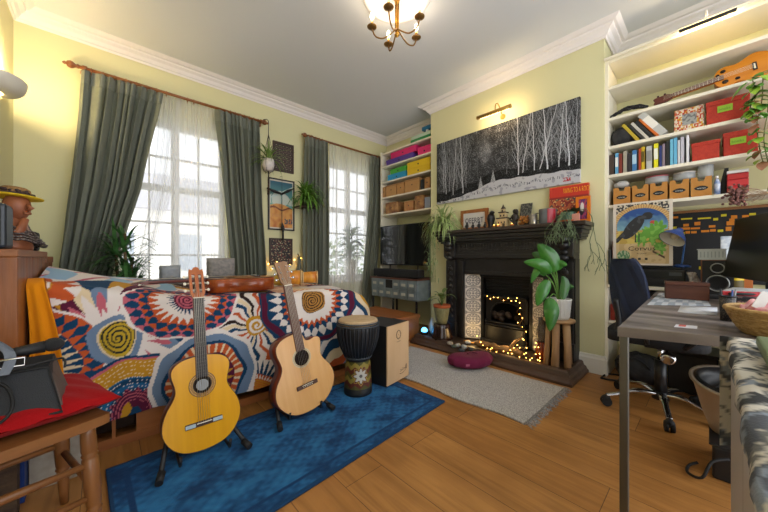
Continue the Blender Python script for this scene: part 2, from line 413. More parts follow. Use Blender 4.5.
rt, ra, rb, rz_ = rod((66, 64.5), (265, 121.5), 'turned wooden curtain rod above the near left window', [-.12, 1.36])
rt2, ra2, rb2, rz2 = rod((303, 135.5), (386, 158.5), 'turned wooden curtain rod above the far window', [2.02, 3.3], finial1=True)
def rings(t, z, xs):
    r0 = None
    for x in xs:
        if r0 is None:
            m = M(); m.tube([(0, .022*math.cos(a), .022*math.sin(a)-.006) for a in [2*PI*k/16 for k in range(16)]], .0035, 6, closed=True)
            m.tube([(0, 0, -.028), (0, 0, -.042)], .002, 6)
            r0 = m.part('curtain_ring', m_rod, t); W_ = W[t.name].inverted()
            r0.location = W_ @ V((x, 3.6, z)); r0['n'] = 1
        else:
            o = r0.copy(); C.objects.link(o); o.location = W_ @ V((x, 3.6, z))
rings(rt, rz_, [-.08+.075*k for k in range(8)] + [.62+.055*k for k in range(2)] + [1.02+.05*k for k in range(7)])
rings(rt2, rz2, [1.98+.05*k for k in range(5)] + [3.12+.05*k for k in range(5)])
# ================= patterned throw over the daybed =================
cream, navy, orange, pink, maroon, must, grey, white = [hx(c) for c in ('#d8c3a0', '#173c5c', '#b9542a', '#b85e6c', '#561a34', '#b98522', '#6b7f99', '#dcd2cc')]
dark = hx('#2a1d1c')
def rip(x, z, k=0):   # wobble of the printed lines
    return .006*math.sin(40*x+3*z+k)+.006*math.sin(37*z+k*2)
def diamonds(a, r, n, r0, r1):
    f = (a/(2*PI)*n) % 1; q = (r-r0)/(r1-r0)
    return 0 <= q <= 1 and abs(f-.5) < .5*(1-abs(2*q-1))
def tri(a, r, n, r0, r1, out=True):
    f = (a/(2*PI)*n) % 1; q = (r-r0)/(r1-r0)
    if not out: q = 1-q
    return abs(f-.5) < .5*(1-q)
def spiral(a, r, c1, c2, pitch=.02, w=.5): return c1 if ((r/pitch - a/(2*PI)) % 1) < w else c2
def pattern(x, q):
    def pol(cx, cz, sx=1, sz=1):
        dx, dz = (x-cx)/sx, (q-cz)/sz; return math.hypot(dx, dz)+rip(x, q, cx), math.atan2(dz, dx)
    # top right: cream field with a maroon crescent
    if q > .80 and x > .95:
        r, a = pol(1.40, .95, 1.6, 1)
        if r < .13: return white
        if r < .20: return maroon if x > 1.35 else cream
        return white if r > .3 else orange if ((a*9) % 1) < .5 else cream
    r, a = pol(1.19, .66, 1.15, .92)                       # H: brown spiral medallion
    if r < .092: return spiral(a, r, hx('#a8783a'), hx('#33221c'), .0165, .58)
    if r < .36:
        if r < .155: return white
        if r < .19: return white if tri(a, r, 26, .15, .19) else orange
        if r < .225: return orange if tri(a, r, 26, .17, .225) else navy
        if r < .31: return white if diamonds(a, r, 26, .205, .30) else navy
        if r < .345: return white if diamonds(a, r, 26, .205, .30) else maroon
        return navy
    r, a = pol(.36, .745, 1.3, 1)                          # D: maroon spiral half disc under the lying guitar
    if r < .225:
        if r < .055: return spiral(a, r, maroon, pink, .018)
        if r < .08: return navy if tri(a, r, 28, .045, .085) else white
        if r < .10: return white
        if r < .135: return orange if tri(a, r, 24, .085, .135, False) else white
        if r < .175: return navy if diamonds(a, r, 24, .115, .18) else orange
        if r < .215: return navy if diamonds(a+.13, r, 24, .165, .22) else pink
        return white
    r, a = pol(.46, .27, 1, 1)                             # G: ringed disc behind the yellow guitar
    if r < .29:
        if r > .265: return white
        if r > .22: return grey
        if r > .20: return navy
        if r > .15: return orange if (int(a*14) % 3) else cream
        return must if tri(a, r, 18, .05, .15) else maroon
    r, a = pol(.74, .07, 1, 1)                             # F: orange coil with blue spikes
    if r < .235:
        if r < .125: return spiral(a, r, orange, must, .016)
        if r < .15: return white if tri(a, r, 40, .12, .15) else orange
        if r < .185: return navy if tri(a, r, 36, .15, .21) else white
        return navy if tri(a, r, 36, .15, .235) else white
    r, a = pol(.76, .535, 1.05, 1)                         # E: swirl sun with zigzag rays
    if r < .33 and x < 1.06:
        if r < .058: return spiral(a, r, white, must, .026)
        if r < .068: return must
        aa = a + .16*(abs((r*14) % 2-1)-.5)*(1.3 if r > .1 else .4)
        k = int((aa/(2*PI)*36) % 36); w_ = (aa/(2*PI)*36) % 1
        c = [navy, white, orange, white, dark, cream][k % 6] if a > -.6 or a < -2.4 else [navy, cream, navy, white, orange, white][k % 6]
        return white if w_ < .18 else c
    r, a = pol(.12, .19, 1, 1)                             # C: mustard and blue rainbow
    if r < .285 and q < .50:
        if r > .272: return navy
        if r > .262: return pink
        if r > .185: return cream if (((r*60) % 1) < .22 and ((a*13) % 1) < .5) else must
        f2 = .012*math.sin(a*16)
        if r+f2 > .11: return white if (((r*55) % 1) < .15 and ((a*16) % 1) < .5) else (navy if (int(r*34) % 2) else hx('#1d5a86'))
        if r > .06: return maroon if ((r*70) % 1) > .3 else pink
        return must if math.hypot(x-.055, q-.215) < .05 and math.hypot(x-.055, q-.215) > .012 else navy if r < .03 else maroon
    r, a = pol(.05, .575, .95, 1.05)                       # A: yellow and black coil, flaming petals
    if r < .080: return spiral(-a, r, hx('#b99a2c'), hx('#1a2228'), .0205, .62)
    if r < .088: return cream
    if r < .118: return grey
    rb_, ab_ = pol(-.285, .49, 1, 1)                        # B: zigzag wheel at the left edge
    if rb_ < .30:
        if rb_ > .288: return white
        if rb_ > .20: return navy if diamonds(ab_, rb_, 34, .20, .285) else orange
        if rb_ > .145: return cream if tri(ab_, rb_, 34, .13, .21) else navy
        if rb_ > .09: return orange if tri(ab_, rb_, 30, .09, .15) else cream
        return cream if int(rb_*60) % 2 else orange
    ri, ai = pol(-.235, .885, 1, .9)                       # I: orange patch with a cream coil
    if ri < .15 and q > .70:
        if ri < .065: return spiral(ai, ri, white, must, .024)
        if ri < .10: return orange
        return white if tri(ai, ri, 9, .09, .17, False) else orange
    if r < .42 and x < .36 and q > .2:
        aa = a + .9*(r-.14); n = 24; k = int((aa/(2*PI)*n) % n); f = (aa/(2*PI)*n) % 1
        lim = .118 + .05*(1-abs(2*f-1))
        if r < lim+.008: return white
        if r < .185+.07*(1-abs(2*f-1)): return (pink if k % 2 else white) if .12 < f < .9 else white
        seq = [cream, maroon, cream, grey, cream, maroon, white, grey]
        if r < .265+.05*(1-abs(2*f-1)): return seq[k % 8]
        return [navy, must, maroon, navy, cream, maroon, must, navy][k % 8]
    # the ground between: wavy bands
    if q > .84 and x < .35:                                # pale blue printed top
        s_ = math.sin(26*x+18*q+3*math.sin(9*q)); s2 = math.sin(31*x-27*q)
        return hx('#8fb0cc') if s_ > .25 else (pink if s2 > .86 else white)
    if x > 1.5:
        k = int((x*16+q*9+.5*math.sin(22*q))) % 6; return [white, navy, cream, must, orange, white][k]
    if x > 1.0:
        k = int((x*9-q*13+.4*math.sin(25*x))) % 5; return [orange, grey, white, navy, cream][k]
    k = int((x*7+q*16+.5*math.sin(20*x))) % 6
    return [pink, white, must, maroon, cream, grey][k]
zt_x = [-.40, -.25, -.12, .19, .43, 1.0, 1.4, 1.58, 1.70, 1.79, 1.86]; zt_z = [.89, .895, .865, .80, .755, .735, .73, .71, .66, .58, .45]
def ztop(x): return float(np.interp(x, zt_x, zt_z))
def throw_pt(x, q):
    """q: height up the front while below the top edge, then distance across the top"""
    zt = ztop(x); rad = .05
    fold = .012*math.sin(9*x+1)*math.sin(5*q) + .006*math.sin(31*x+4*q) + .008*math.sin(14*x-9*q)
    if q < zt-rad:
        k = (zt-rad-q); y = 2.10 - .05*min(1, k/.5) + fold*min(1, k*4) + .004*noise.noise(V((x*14, q*14, 0)))
        # tuck round the right end
        if x > 1.66: y += (x-1.66)**2*2.5
        return V((x, y, q))
    s = q-(zt-rad); L_ = rad*PI/2
    if s < L_:
        a = s/rad; y = 2.10+rad*(1-math.cos(a)); z = zt-rad+rad*math.sin(a)
        if x > 1.66: y += (x-1.66)**2*2.5
        return V((x, y, z))
    e = s-L_; y = 2.15+e
    z = zt + .045*math.sin(min(1, e/.45)*PI*.5)*(1 if x < .2 else .25 if x > .5 else .25+.75*(.5-x)/.3) + .008*math.sin(11*x+9*e) 
    if e > .55: z -= (e-.55)**2*3
    if x > 1.66: y += (x-1.66)**2*2.5
    return V((x, y, z))
m_throw = vmat('printed_patchwork_cotton', .9, bump=.25, bscale=300, sheen=.04)
m = M(); x0_, x1_ = -.235, 1.86
def zb_(x): return .17 - .04*max(0, min(1, (x-.2)/.4)) + .01*math.sin(7*x)
def tf(u, v):
    x = x0_+(x1_-x0_)*u; b = zb_(x); return throw_pt(x, b+(ztop(x)+.78-b)*v)
def tc_(u, v):
    x = x0_+(x1_-x0_)*u; b = zb_(x); q = b+(ztop(x)+.78-b)*v
    return pattern(x, q)
m.grid(tf, 420, 270, col=tc_)
m.solo('throw', m_throw, 'colourful patchwork throw of suns, spirals and diamonds draped over the daybed', 'throw', smooth=True)
# the daybed beneath
m_dwood = wood('dark_orange_pine', '#8a4f24', '#a8662f', .5, 0, 12)
m_black = mat('matt_black', '#17171a', .55)
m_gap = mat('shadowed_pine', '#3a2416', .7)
t = thing('daybed', 'wooden daybed hidden under the patchwork throw behind the guitars', 'sofa', (.75, 2.5, 0))
m = M(); m.bb((-.1, 2.13, 0), (1.70, 2.17, .05)); m.bb((.13, 2.135, .05), (.62, 2.16, .25)); m.bb((-.1, 2.13, .05), (-.07, 2.16, .25)); m.bb((.03, 2.13, .05), (.045, 2.16, .25)); m.bb((.95, 2.13, .05), (1.0, 2.16, .25)); m.bb((1.66, 2.13, .05), (1.70, 2.16, .25))
m.part('base_rail', m_dwood, t, world=True)
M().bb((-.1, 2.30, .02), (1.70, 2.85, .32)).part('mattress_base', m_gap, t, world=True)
M().bb((-.2, 2.21, .33), (1.60, 2.72, .66), bev=.03).part('mattress', mat('ticking', '#cfc6b4', .9), t, world=True)
for x in (-.2, .55, 1.15): M().bb((x, 2.18, 0), (x+.05, 2.24, .34)).part('leg', m_dwood, t, world=True)
# ================= rugs =================
def rug_blue(u, v):
    n = noise.noise(V((u*7, v*4, 3)))+.6*noise.noise(V((u*22, v*13, 1)))+.5*noise.noise(V((u*70, v*40, 5)))
    b = min(u*1.7, (1-u)*1.7, v*.7, (1-v)*.7)
    base = hx('#123f70'); lt = hx('#2f77ad'); dk = hx('#14375f')
    if b < .012: return hx('#1b3f66')
    if .055 < b < .075: return mixc(dk, base, .5)
    # worn medallion tracery
    f = math.sin(14*u*1.7+3*noise.noise(V((u*5, v*5, 0))))*math.sin(17*v*.7*1.3+3*noise.noise(V((v*5, u*5, 2))))
    k = .45+.42*n+.16*f - (.12 if b < .055 else 0) + .10*math.sin(u*150)*math.sin(v*90)
    return mixc(dk, mixc(base, lt, max(0, min(1, k*1.2-.1))), max(0, min(1, .25+k*1.5)))
rc = [V((.035, 1.13, 0)), V((1.722, 1.247, 0)), V((1.70, 1.99, 0)), V((.005, 1.915, 0))]
def rugf(c, h, wob=0):
    def f(u, v):
        p = c[0]*(1-u)*(1-v)+c[1]*u*(1-v)+c[2]*u*v+c[3]*(1-u)*v
        p = V(p); p.z = h + (.0015*noise.noise(V((u*60, v*60, 0))))
        if wob: p.x += wob*math.sin(v*14)*(1-u); p.z += abs(wob)*.25*max(0, math.sin(v*19+u*4))*(1-u)
        return p
    return f
M().grid(rugf(rc, .012), 300, 130, col=rug_blue, thick=(0, 0, -.0115)).solo('rug', vmat('blue_wool_pile', .95, bump=.5, bscale=400, sheen=.04), 'worn blue patterned rug under the guitars and drum', 'rug')
def rug_grey(u, v):
    n = noise.noise(V((u*120, v*200, 0)))*.9 + .5*random.uniform(-1, 1)
    return mixc(hx('#8e8a88'), hx('#cfccc9'), max(0, min(1, .5+n*.8)))
gc_ = [V((1.835, .755, 0)), V((2.56, .76, 0)), V((2.50, 2.27, 0)), V((1.80, 2.2, 0))]
t = thing('rug', 'pale grey woven rug with a fringed end in front of the hearth', 'rug', (2.2, 1.5, 0))
def _gx(u, v):
    p = rugf([gc_[0], gc_[1], gc_[2], gc_[3]], .011, .012)(u, v); return p
M().grid(_gx, 150, 320, col=rug_grey, thick=(0, 0, -.0105)).part('woven_body', vmat('grey_wool_weave', .95, bump=.7, bscale=350), t, world=True)
m = M()
for k in range(75):
    x = 1.838+.72*k/74; y = .757; a = random.uniform(-.5, .5); l = random.uniform(.035, .06)
    m.tube([(x, y+.004, .010), (x+.3*a*l, y-.4*l, .013), (x+a*l, y-l, .004)], [.003, .0035, .002], 5)
m.part('fringe', mat('grey_fringe', '#6f6b69', .95, col2='#a9a5a2', nscale=120), t, world=True, kind='stuff')
# ================= guitars =================
m_string = mat('guitar_string', '#c9c2b0', .3, metal=.8)
m_ebony = mat('dark_fingerboard', '#353230', .5, col2='#454040', nscale=30, stretch=(1, 1, .1))
m_chrome = mat('chrome', '#c8c8c8', .15, metal=1)
m_hole = mat('sound_hole_interior', '#2c1d12', .8)
m_bone = mat('bone', '#e6dfcc', .4)
m_ros = None
def sym(hw, cut=None):
    """closed outline from (height, half width) pairs; cut = pairs for the right shoulder"""
    left = [(-w, z) for z, w in hw]; right = [(w, z) for z, w in (cut or hw)]
    pts = left + right[::-1][1:-1] if abs(hw[-1][1]) < 1e-6 else left+right[::-1]
    return bez2(pts, 5)
CLASSIC = [(0, 0), (.012, .085), (.05, .142), (.11, .178), (.17, .183), (.23, .166), (.28, .137), (.315, .124), (.35, .126), (.40, .139), (.44, .135), (.472, .10), (.486, .045), (.488, 0)]
DREAD = [(0, 0), (.012, .09), (.05, .15), (.11, .193), (.17, .203), (.23, .186), (.28, .152), (.32, .136), (.36, .14), (.41, .152), (.46, .146), (.495, .105), (.508, .045), (.51, 0)]
DCUT = [(0, 0), (.012, .09), (.05, .15), (.11, .193), (.17, .203), (.23, .186), (.28, .152), (.32, .136), (.355, .138), (.40, .150), (.435, .147), (.45, .115), (.44, .075), (.452, .045), (.49, .032), (.51, 0)]
def ros_mat(): return vmat('rosette_inlay', .4)
def guitar(name, label, kind, top, side, headc, fretc=None, group=None, tied=True, cut=False, slotted=True):
    hw = CLASSIC if kind == 'c' else DREAD; H_ = hw[-1][0]; depth = .095
    out = sym(hw, DCUT if cut else None); t = thing(name, label, 'guitar', group=group)
    big = [(x*1.0, z) for x, z in out]
    M().prism(big, (0, .003, 0), (1, 0, 0), (0, 0, 1), (0, depth-.003, 0), smooth=True).part('body_sides_and_back', side, t)
    M().prism([(x*.995, H_/2+(z-H_/2)*.995) for x, z in out], (0, -.001, 0), (1, 0, 0), (0, 0, 1), (0, .004, 0)).part('soundboard', top, t)
    # binding: thin rim round the face
    bp = [V((x, .0005, z)) for x, z in out][::2]
    M().tube(bp, .0022, 5, closed=True).part('binding', mat('dark_binding', '#5a3a22', .4), t)
    hz = H_-.155 if kind == 'c' else H_-.165; hr = .043 if kind == 'c' else .05
    M().lathe([(hr, 0), (.001, .0)], (0, -.0018, hz), 32, (0, -1, 0)).part('sound_hole', m_hole, t)
    def rf(u, v): a = 2*PI*u; r = hr+(.022 if kind == 'c' else .014)*v; return (r*math.cos(a), -.0024, hz+r*math.sin(a))
    def rcol(u, v):
        if kind != 'c': return hx('#8c7a5c') if int(v*6) % 2 else hx('#d8c7a0')
        if v < .12 or v > .88: return hx('#2a1c10')
        return hx('#dca44a') if ((u*48+v*2) % 1 < .5) ^ (int(v*5) % 2 == 0) else hx('#3c2716')
    M().grid(rf, 144, 10, col=rcol).part('rosette', ros_mat(), t)
    if kind == 'c': M().lathe([(.03, 0), (.001, 0)], (0, -.0021, hz-.002), 24, (0, -1, 0)).part('paper_label', mat('luthier_label', '#cfd2d4', .7), t)
    # bridge
    bz = .135 if kind == 'c' else .165; bw = .088 if kind == 'c' else .072
    m = M()
    m.box((0, -.006, bz), (bw*2, .010, .026), bev=.003)
    if kind == 'c': pass
    m.part('bridge', mat('rosewood_bridge', '#3a241c', .4) if kind == 'c' else mat('walnut_bridge', '#4a2d20', .45), t)
    if kind == 'c':
        for s in (-1, 1): M().box((s*.064, -.0115, bz), (.046, .001, .018)).part('bridge_inlay', mat('pearl_inlay', '#a9b6bd', .25), t)
        m = M(); m.box((0, -.0125, bz+.004), (.07, .004, .004)); m.part('saddle', m_bone, t)
    else:
        for k in range(6): M().ball((-.03+.012*k, -.012, bz-.004), .0032, 8).part('bridge_pin', m_bone, t)
        M().box((0, -.0125, bz+.007), (.075, .004, .003)).part('saddle', m_bone, t)
    nz = H_+.325; hb = hz+hr*.95    # nut height, end of fingerboard
    m = M(); m.prism([(-.029, hb), (.029, hb), (.026, nz), (-.026, nz)], (0, -.0015, 0), (1, 0, 0), (0, 0, 1), (0, -.006, 0)); m.part('fingerboard', fretc or m_ebony, t)
    sc = nz-bz
    for k in range(1, 20):
        z = nz-(sc*(1-2**(-k/12)))
        if z > hb+.006: M().box((0, -.0080, z), (.053, .0012, .0014)).part('fret', mat('dull_fret', '#6f6b64', .6), t)
    M().prism([(-.027, .02), (-.018, .035), (0, .042), (.018, .035), (.027, .02), (.027, .0), (-.027, 0)], (0, 0, H_-.01), (1, 0, 0), (0, .5, 0), (0, 0, nz-H_+.02)).part('neck', side if kind != 'c' else headc, t)
    M().box((0, -.009, nz), (.052, .007, .005)).part('nut', m_bone, t)
    # headstock tilts back a little
    R_ = Matrix.Rotation(R(-12), 4, 'X'); T_ = Matrix.Translation((0, -.004, nz)) @ R_
    m = M(); hh = .19
    if slotted:
        o_ = [(-.026, 0), (-.036, .03), (-.037, .16), (-.030, .178), (-.018, .176), (-.012, .19), (.012, .19), (.018, .176), (.030, .178), (.037, .16), (.036, .03), (.026, 0)]
        # two long slots: built as rails
        m.prism([(-.026, 0), (-.036, .03), (.036, .03), (.026, 0)], (0, 0, 0), (1, 0, 0), (0, 0, 1), (0, .018, 0))
        for a, b in ((-.037, -.024), (-.009, .009), (.024, .037)): m.bb((a, 0, .03), (b, .018, .145))
        m.prism([(-.037, .145), (-.037, .16), (-.034, .178), (-.02, .172), (-.013, .188), (0, .192), (.013, .188), (.02, .172), (.034, .178), (.037, .16), (.037, .145)], (0, 0, 0), (1, 0, 0), (0, 0, 1), (0, .018, 0))
    else:
        m.prism([(-.024, 0), (-.035, .03), (-.038, .09), (-.043, .165), (-.02, .175), (0, .168), (.02, .175), (.043, .165), (.038, .09), (.035, .03), (.024, 0)], (0, 0, 0), (1, 0, 0), (0, 0, 1), (0, .015, 0))
    m.xf(T_); m.part('headstock', headc, t)
    for s in (-1, 1):
        for k in range(3):
            z = .05+.042*k; m = M()
            if slotted:
                m.cyl((s*.037, .009, z), (s*.05, .012, z), .0028, n=8); m.ball((s*.058, .014, z), .009, 10, (.9, .55, 1.05)); m.cyl((s*.009, .009, z), (s*.024, .009, z), .0045, n=8)
            else:
                m.cyl((s*.038, .007, z), (s*.052, .007, z), .003, n=8); m.ball((s*.058, .007, z), .0095, 10, (.9, .5, 1.1)); m.cyl((s*.024, -.008, z), (s*.024, 0, z), .004, n=8)
            m.xf(T_); m.part('tuning_peg', m_chrome if not slotted else m_bone, t)
    for k in range(6):
        x = -.5+k/5
        pts = [(x*.056, -.0125, bz), (x*.043, -.0122, nz)]
        s = -1 if k < 3 else 1; e = T_ @ V((s*(.016 if slotted else .022), .0 if slotted else -.006, .05+.042*(k if k < 3 else 5-k))); pts.append(tuple(e))
        M().tube(pts, .0007 if k > 2 else .0009, 4).part('string', m_string, t)
    return t
def lacquer(name, c1, c2, ax=2, scale=26, rough=.28):
    s = [1, 1, 1]; s[ax] = .06
    return mat(name, c1, rough, col2=c2, nscale=scale, stretch=tuple(s), coat=.12)
g1 = guitar('classical_guitar', 'golden yellow classical guitar on a floor stand, left of the two upright guitars', 'c', lacquer('amber_spruce', '#cf9204', '#d89c0a'), lacquer('mahogany_sides', '#5a2a16', '#74391d'), lacquer('cedar_head', '#a85a2c', '#b86a36'))
g1.location = (.364, 1.68, .062); g1.rotation_euler = (-R(12), 0, 0); g1.scale = (.92, .92, .91)
g2 = guitar('acoustic_guitar', 'pale steel-string acoustic guitar with a cutaway beside the djembe', 'a', lacquer('pale_spruce', '#d09a58', '#d8a464'), lacquer('red_mahogany_sides', '#5e2514', '#7a331c'), lacquer('walnut_head', '#8f6a4c', '#a07c5c'), mat('rosewood_fingerboard', '#6e5348', .5, col2='#7d6256', nscale=40, stretch=(1, 1, .1)), cut=True, slotted=False)
g2.location = (.945, 1.68, .055); g2.rotation_euler = (Matrix.Rotation(R(5), 4, 'Z') @ Matrix.Rotation(R(-6.0), 4, 'Y') @ Matrix.Rotation(-R(11), 4, 'X')).to_euler()
g2.scale = (1.02, .95, .94)
g3 = guitar('acoustic_guitar', 'red-brown guitar lying on its back along the top of the throw', 'c', lacquer('cedar_top', '#b87a3a', '#c08344'), lacquer('glossy_red_rosewood', '#7a3012', '#9c4a1c', 2, 20, .2), lacquer('dark_red_head', '#5c2212', '#6e2c18'))
g3.scale = (.8, .95, .93)
# lies on its back: face up, neck to -x
g3.rotation_euler = (Matrix.Rotation(R(90), 3, 'Z') @ Matrix.Rotation(R(0), 3, 'X') @ Matrix.Rotation(R(-90), 3, 'X')).to_euler()
g3.rotation_euler = Matrix(((0, 0, -1), (1, 0, 0), (0, -1, 0))).to_euler()
g3.location = (.95, 2.30, .855)
m_rub = mat('black_rubber', '#121214', .7)
def stand(cx, fy, label, hw, back=.30, rz=0, spread=.0):
    t = thing('guitar_stand', label, 'guitar stand', (cx, fy+.15, .013), rz, group='black folding guitar stands')
    for s in (-1, 1):
        M().tube([(s*hw, -.15, .016), (s*(hw-.06), .06, .12), (s*.05, .15, .24)], .011, 10).part('leg', m_black, t)
        M().cyl((s*(hw+.003), -.165, .017), (s*(hw-.012), -.115, .030), .016, n=12).part('rubber_foot', m_rub, t)
        M().tube([(s*.06, .13, .22), (s*.10, .10, .05), (s*.10, .02, .035), (s*.105, -.125, .035), (s*.105, -.135, .075)], .007, 8).part('cradle_arm', m_black, t)
    M().tube([(0, .15, .24), (0, .27, .016)], .011, 10).part('rear_leg', m_black, t)
    M().box((0, .15, .24), (.12, .03, .03), bev=.006).part('hinge_block', m_black, t)
stand(.36, 1.62, 'black folding stand holding the golden classical guitar', .185)
stand(.905, 1.66, 'black folding stand holding the pale acoustic guitar', .175)
# ================= djembe =================
t = thing('djembe', 'black rope-tuned djembe drum with a painted star foot', 'drum', (1.371, 1.766, .0135))
blk = mat('black_stained_wood', '#14161c', .5)
M().lathe([(.0, 0), (.102, 0), (.104, .012), (.102, .035), (.098, .045), (.09, .2), (.085, .245), (.09, .26), (.12, .33), (.142, .40), (.147, .46), (.145, .525), (.125, .53), (0, .53)], n=40).part('shell', blk, t, smooth=True)
def dcol(u, v):
    a = u*2*PI; fx = (u-.62)*14.5; fy = (v-.5)*3.6
    aa = ((u*2*PI) % (2*PI)); best = 9
    cu = [(.68, 0)]
    for c0, _ in cu:
        dx = ((u-c0+.5) % 1-.5)*2*PI*.094; dz = (v-.5)*.19; r = math.hypot(dx, dz); th = math.atan2(dz, dx)
        lim = .028+.026*abs(((th/(2*PI)*8) % 1)*2-1)
        if r < .012: return hx('#55504c')
        if r < lim: return hx('#b9b6ae')
        if r < lim+.010: return hx('#5c1f16')
        if r < lim+.016: return hx('#a78a3c')
    k = (v*6+.8*abs(((u*9) % 1)*2-1)) % 3
    return hx('#4c4a1c') if k < 1 else hx('#5c2418') if k < 2 else hx('#8a7a34')
M().grid(lambda u, v: ((.1005-.012*v)*math.cos(2*PI*u), (.1005-.012*v)*math.sin(2*PI*u), .05+.19*v), 160, 60, col=dcol).part('painted_foot', vmat('painted_foot_colours', .5), t)
M().lathe([(0, .536), (.12, .538), (.138, .534), (.146, .522), (.147, .505)], n=40).part('drum_skin', mat('goat_skin', '#c9ae88', .7, col2='#b89a74', nscale=12), t, smooth=True)
for z, r in ((.515, .150), (.495, .151)):
    M().tube([(r*math.cos(2*PI*k/48), r*math.sin(2*PI*k/48), z) for k in range(48)], .006, 8, closed=True).part('hoop', mat('rope_hoop', '#3a4148', .8), t)
M().tube([(.095*math.cos(2*PI*k/40), .095*math.sin(2*PI*k/40), .265) for k in range(40)], .008, 8, closed=True).part('lower_hoop', mat('rope_hoop', '#3a4148', .8), t)
m = M(); nr = 34
for k in range(nr):
    a = 2*PI*k/nr; b = a+.02; c, s = math.cos(a), math.sin(a)
    m.tube([(.152*c, .152*s, .50), (.154*c, .154*s, .46), (.148*c, .148*s, .40), (.127*c, .127*s, .33), (.098*c, .098*s, .268)], .004, 5)
m.part('rope_lacing', mat('black_rope', '#20242c', .75), t)
# ================= cajon =================
ang = math.atan2(.045, .284); L_ = .30
t = thing('cajon', 'black cajon box drum with a pale plywood front panel', 'drum', (1.565, 1.656, .0135), ang)
M().bb((0, .012, .0), (.288, .30, .46), bev=.003).part('body', mat('cajon_black', '#1b1b1d', .5), t)
M().bb((0, 0, .012), (.288, .012, .458), bev=.001).part('front_panel', mat('birch_ply', '#c5a27a', .5, col2='#cdab84', nscale=8, stretch=(1, 1, .2)), t)
m = M(); ink = mat('printed_ink', '#241c18', .6)
for r in (.030, .024):
    m.tube([(.144+r*math.cos(2*PI*k/32), -.0006, .375+r*1.15*math.sin(2*PI*k/32)) for k in range(32)], .0016 if r > .025 else .0008, 4, closed=True)
for k in range(12):
    a = 2*PI*k/12; m.tube([(.144+.024*math.cos(a), -.0006, .375+.024*1.15*math.sin(a)), (.144+.030*math.cos(a), -.0006, .375+.033*math.sin(a))], .0012, 4)
m.ball((.144, -.0008, .375), .003, 6, (1, .3, 1))
text('cajon', (.118, -.0002, .318), (1, 0, 0), (0, 0, 1), .010, width=.052, m=m)
text('2inOne', (.165, -.0002, .075), (1, .0, .12), (-.12, 0, 1), .02, width=.07, m=m)
m.tube([(.16, -.0006, .060), (.20, -.0006, .058), (.245, -.0006, .075)], .0016, 4); m.tube([(.245, -.0006, .075), (.24, -.0006, .10), (.25, -.0006, .12), (.258, -.0006, .10), (.25, -.0006, .08)], .002, 4)
m.part('printed_logo', ink, t)
for x in (.02, .268):
    for y in (.03, .27): pass
# ================= meditation cushion =================
t = thing('floor_cushion', 'plum oval meditation cushion on the grey rug', 'cushion', tuple(Z(471, 366, .012)), R(-28))
def cf(u, v):
    a = 2*PI*u; th = PI*(v-.5)
    ax, ay, az = .215, .135, .062
    c = max(0, math.cos(th))**.55; s_ = math.copysign(abs(math.sin(th))**.8, math.sin(th))
    pl = 1+.02*math.cos(14*a)*math.cos(th)
    x = ax*c*math.cos(a)*pl; y = ay*c*math.sin(a)*pl + .02*math.cos(a*1)**2
    z = az*s_+az
    z -= .02*math.exp(-(x*x)/.02)*max(0, s_)*(1 if z > az else 0)
    return (x, y, z)
M().grid(cf, 72, 24).part('cover', mat('plum_cotton', '#6d2140', .85, bump=.3, bscale=260, sheen=.04), t, smooth=True)
M().box((-.10, -.118, .055), (.035, .004, .018), rz=-.1).part('cloth_label', mat('cushion_label', '#9a4a68', .8), t)
M().tube([(-.05, -.02, .121), (0, .0, .128), (.05, -.02, .121)], .006, 8).part('handle', mat('plum_strap', '#5a1832', .9), t)
# ================= helpers for plants =================
m_leaf = mat('leaf_green', '#4f7a35', .5, col2='#6b9440', nscale=30)
m_spider = mat('spider_plant_leaf', '#7d9a4c', .5, col2='#b4c388', nscale=60)
m_dleaf = mat('dark_leaf', '#2f5a2a', .45, col2='#45753a', nscale=20)
def leaf(m, p, d, L_, w_, droop, up=(0, 0, 1), n=8, prof='blade', mi=0):
    p = V(p); d = V(d).normalized(); s = d.cross(V(up)); s = s.normalized() if s.length > 1e-4 else V((1, 0, 0))
    q = []; pos = p.copy(); dd = d.copy()
    for i in range(n+1):
        t = i/n
        ww = w_*({'blade': min(1, (1-t)*2.2+.04)*min(1, .35+t*3), 'oval': math.sin(PI*min(1, t*.97+.015))**.75*(1.15-.3*t)}[prof])
        nrm = s.cross(dd).normalized()
        q.append((pos+s*ww*.5+nrm*ww*.12, pos.copy(), pos-s*ww*.5+nrm*ww*.12))
        dd = (dd+V((0, 0, -1))*droop*2/n*(.4+t)).normalized(); pos = pos+dd*(L_/n)
    vv = [[m.b.verts.new(x) for x in r] for r in q]
    for i in range(n):
        for j in (0, 1):
            f = m.b.faces.new((vv[i][j], vv[i][j+1], vv[i+1][j+1], vv[i+1][j])); f.smooth = True; f.material_index = mi
    return pos
def tuft(m, c, n, L_, w_, droop, spread=(.2, 1.2), seed=1, half=None, prof='blade'):
    rd = random.Random(seed)
    for k in range(n):
        a = rd.uniform(0, 2*PI) if half is None else half+rd.uniform(-1.5, 1.5)
        e = rd.uniform(*spread)
        leaf(m, c, (math.cos(a)*math.cos(e), math.sin(a)*math.cos(e), math.sin(e)), L_*rd.uniform(.6, 1.1), w_, droop*rd.uniform(.7, 1.3), prof=prof)
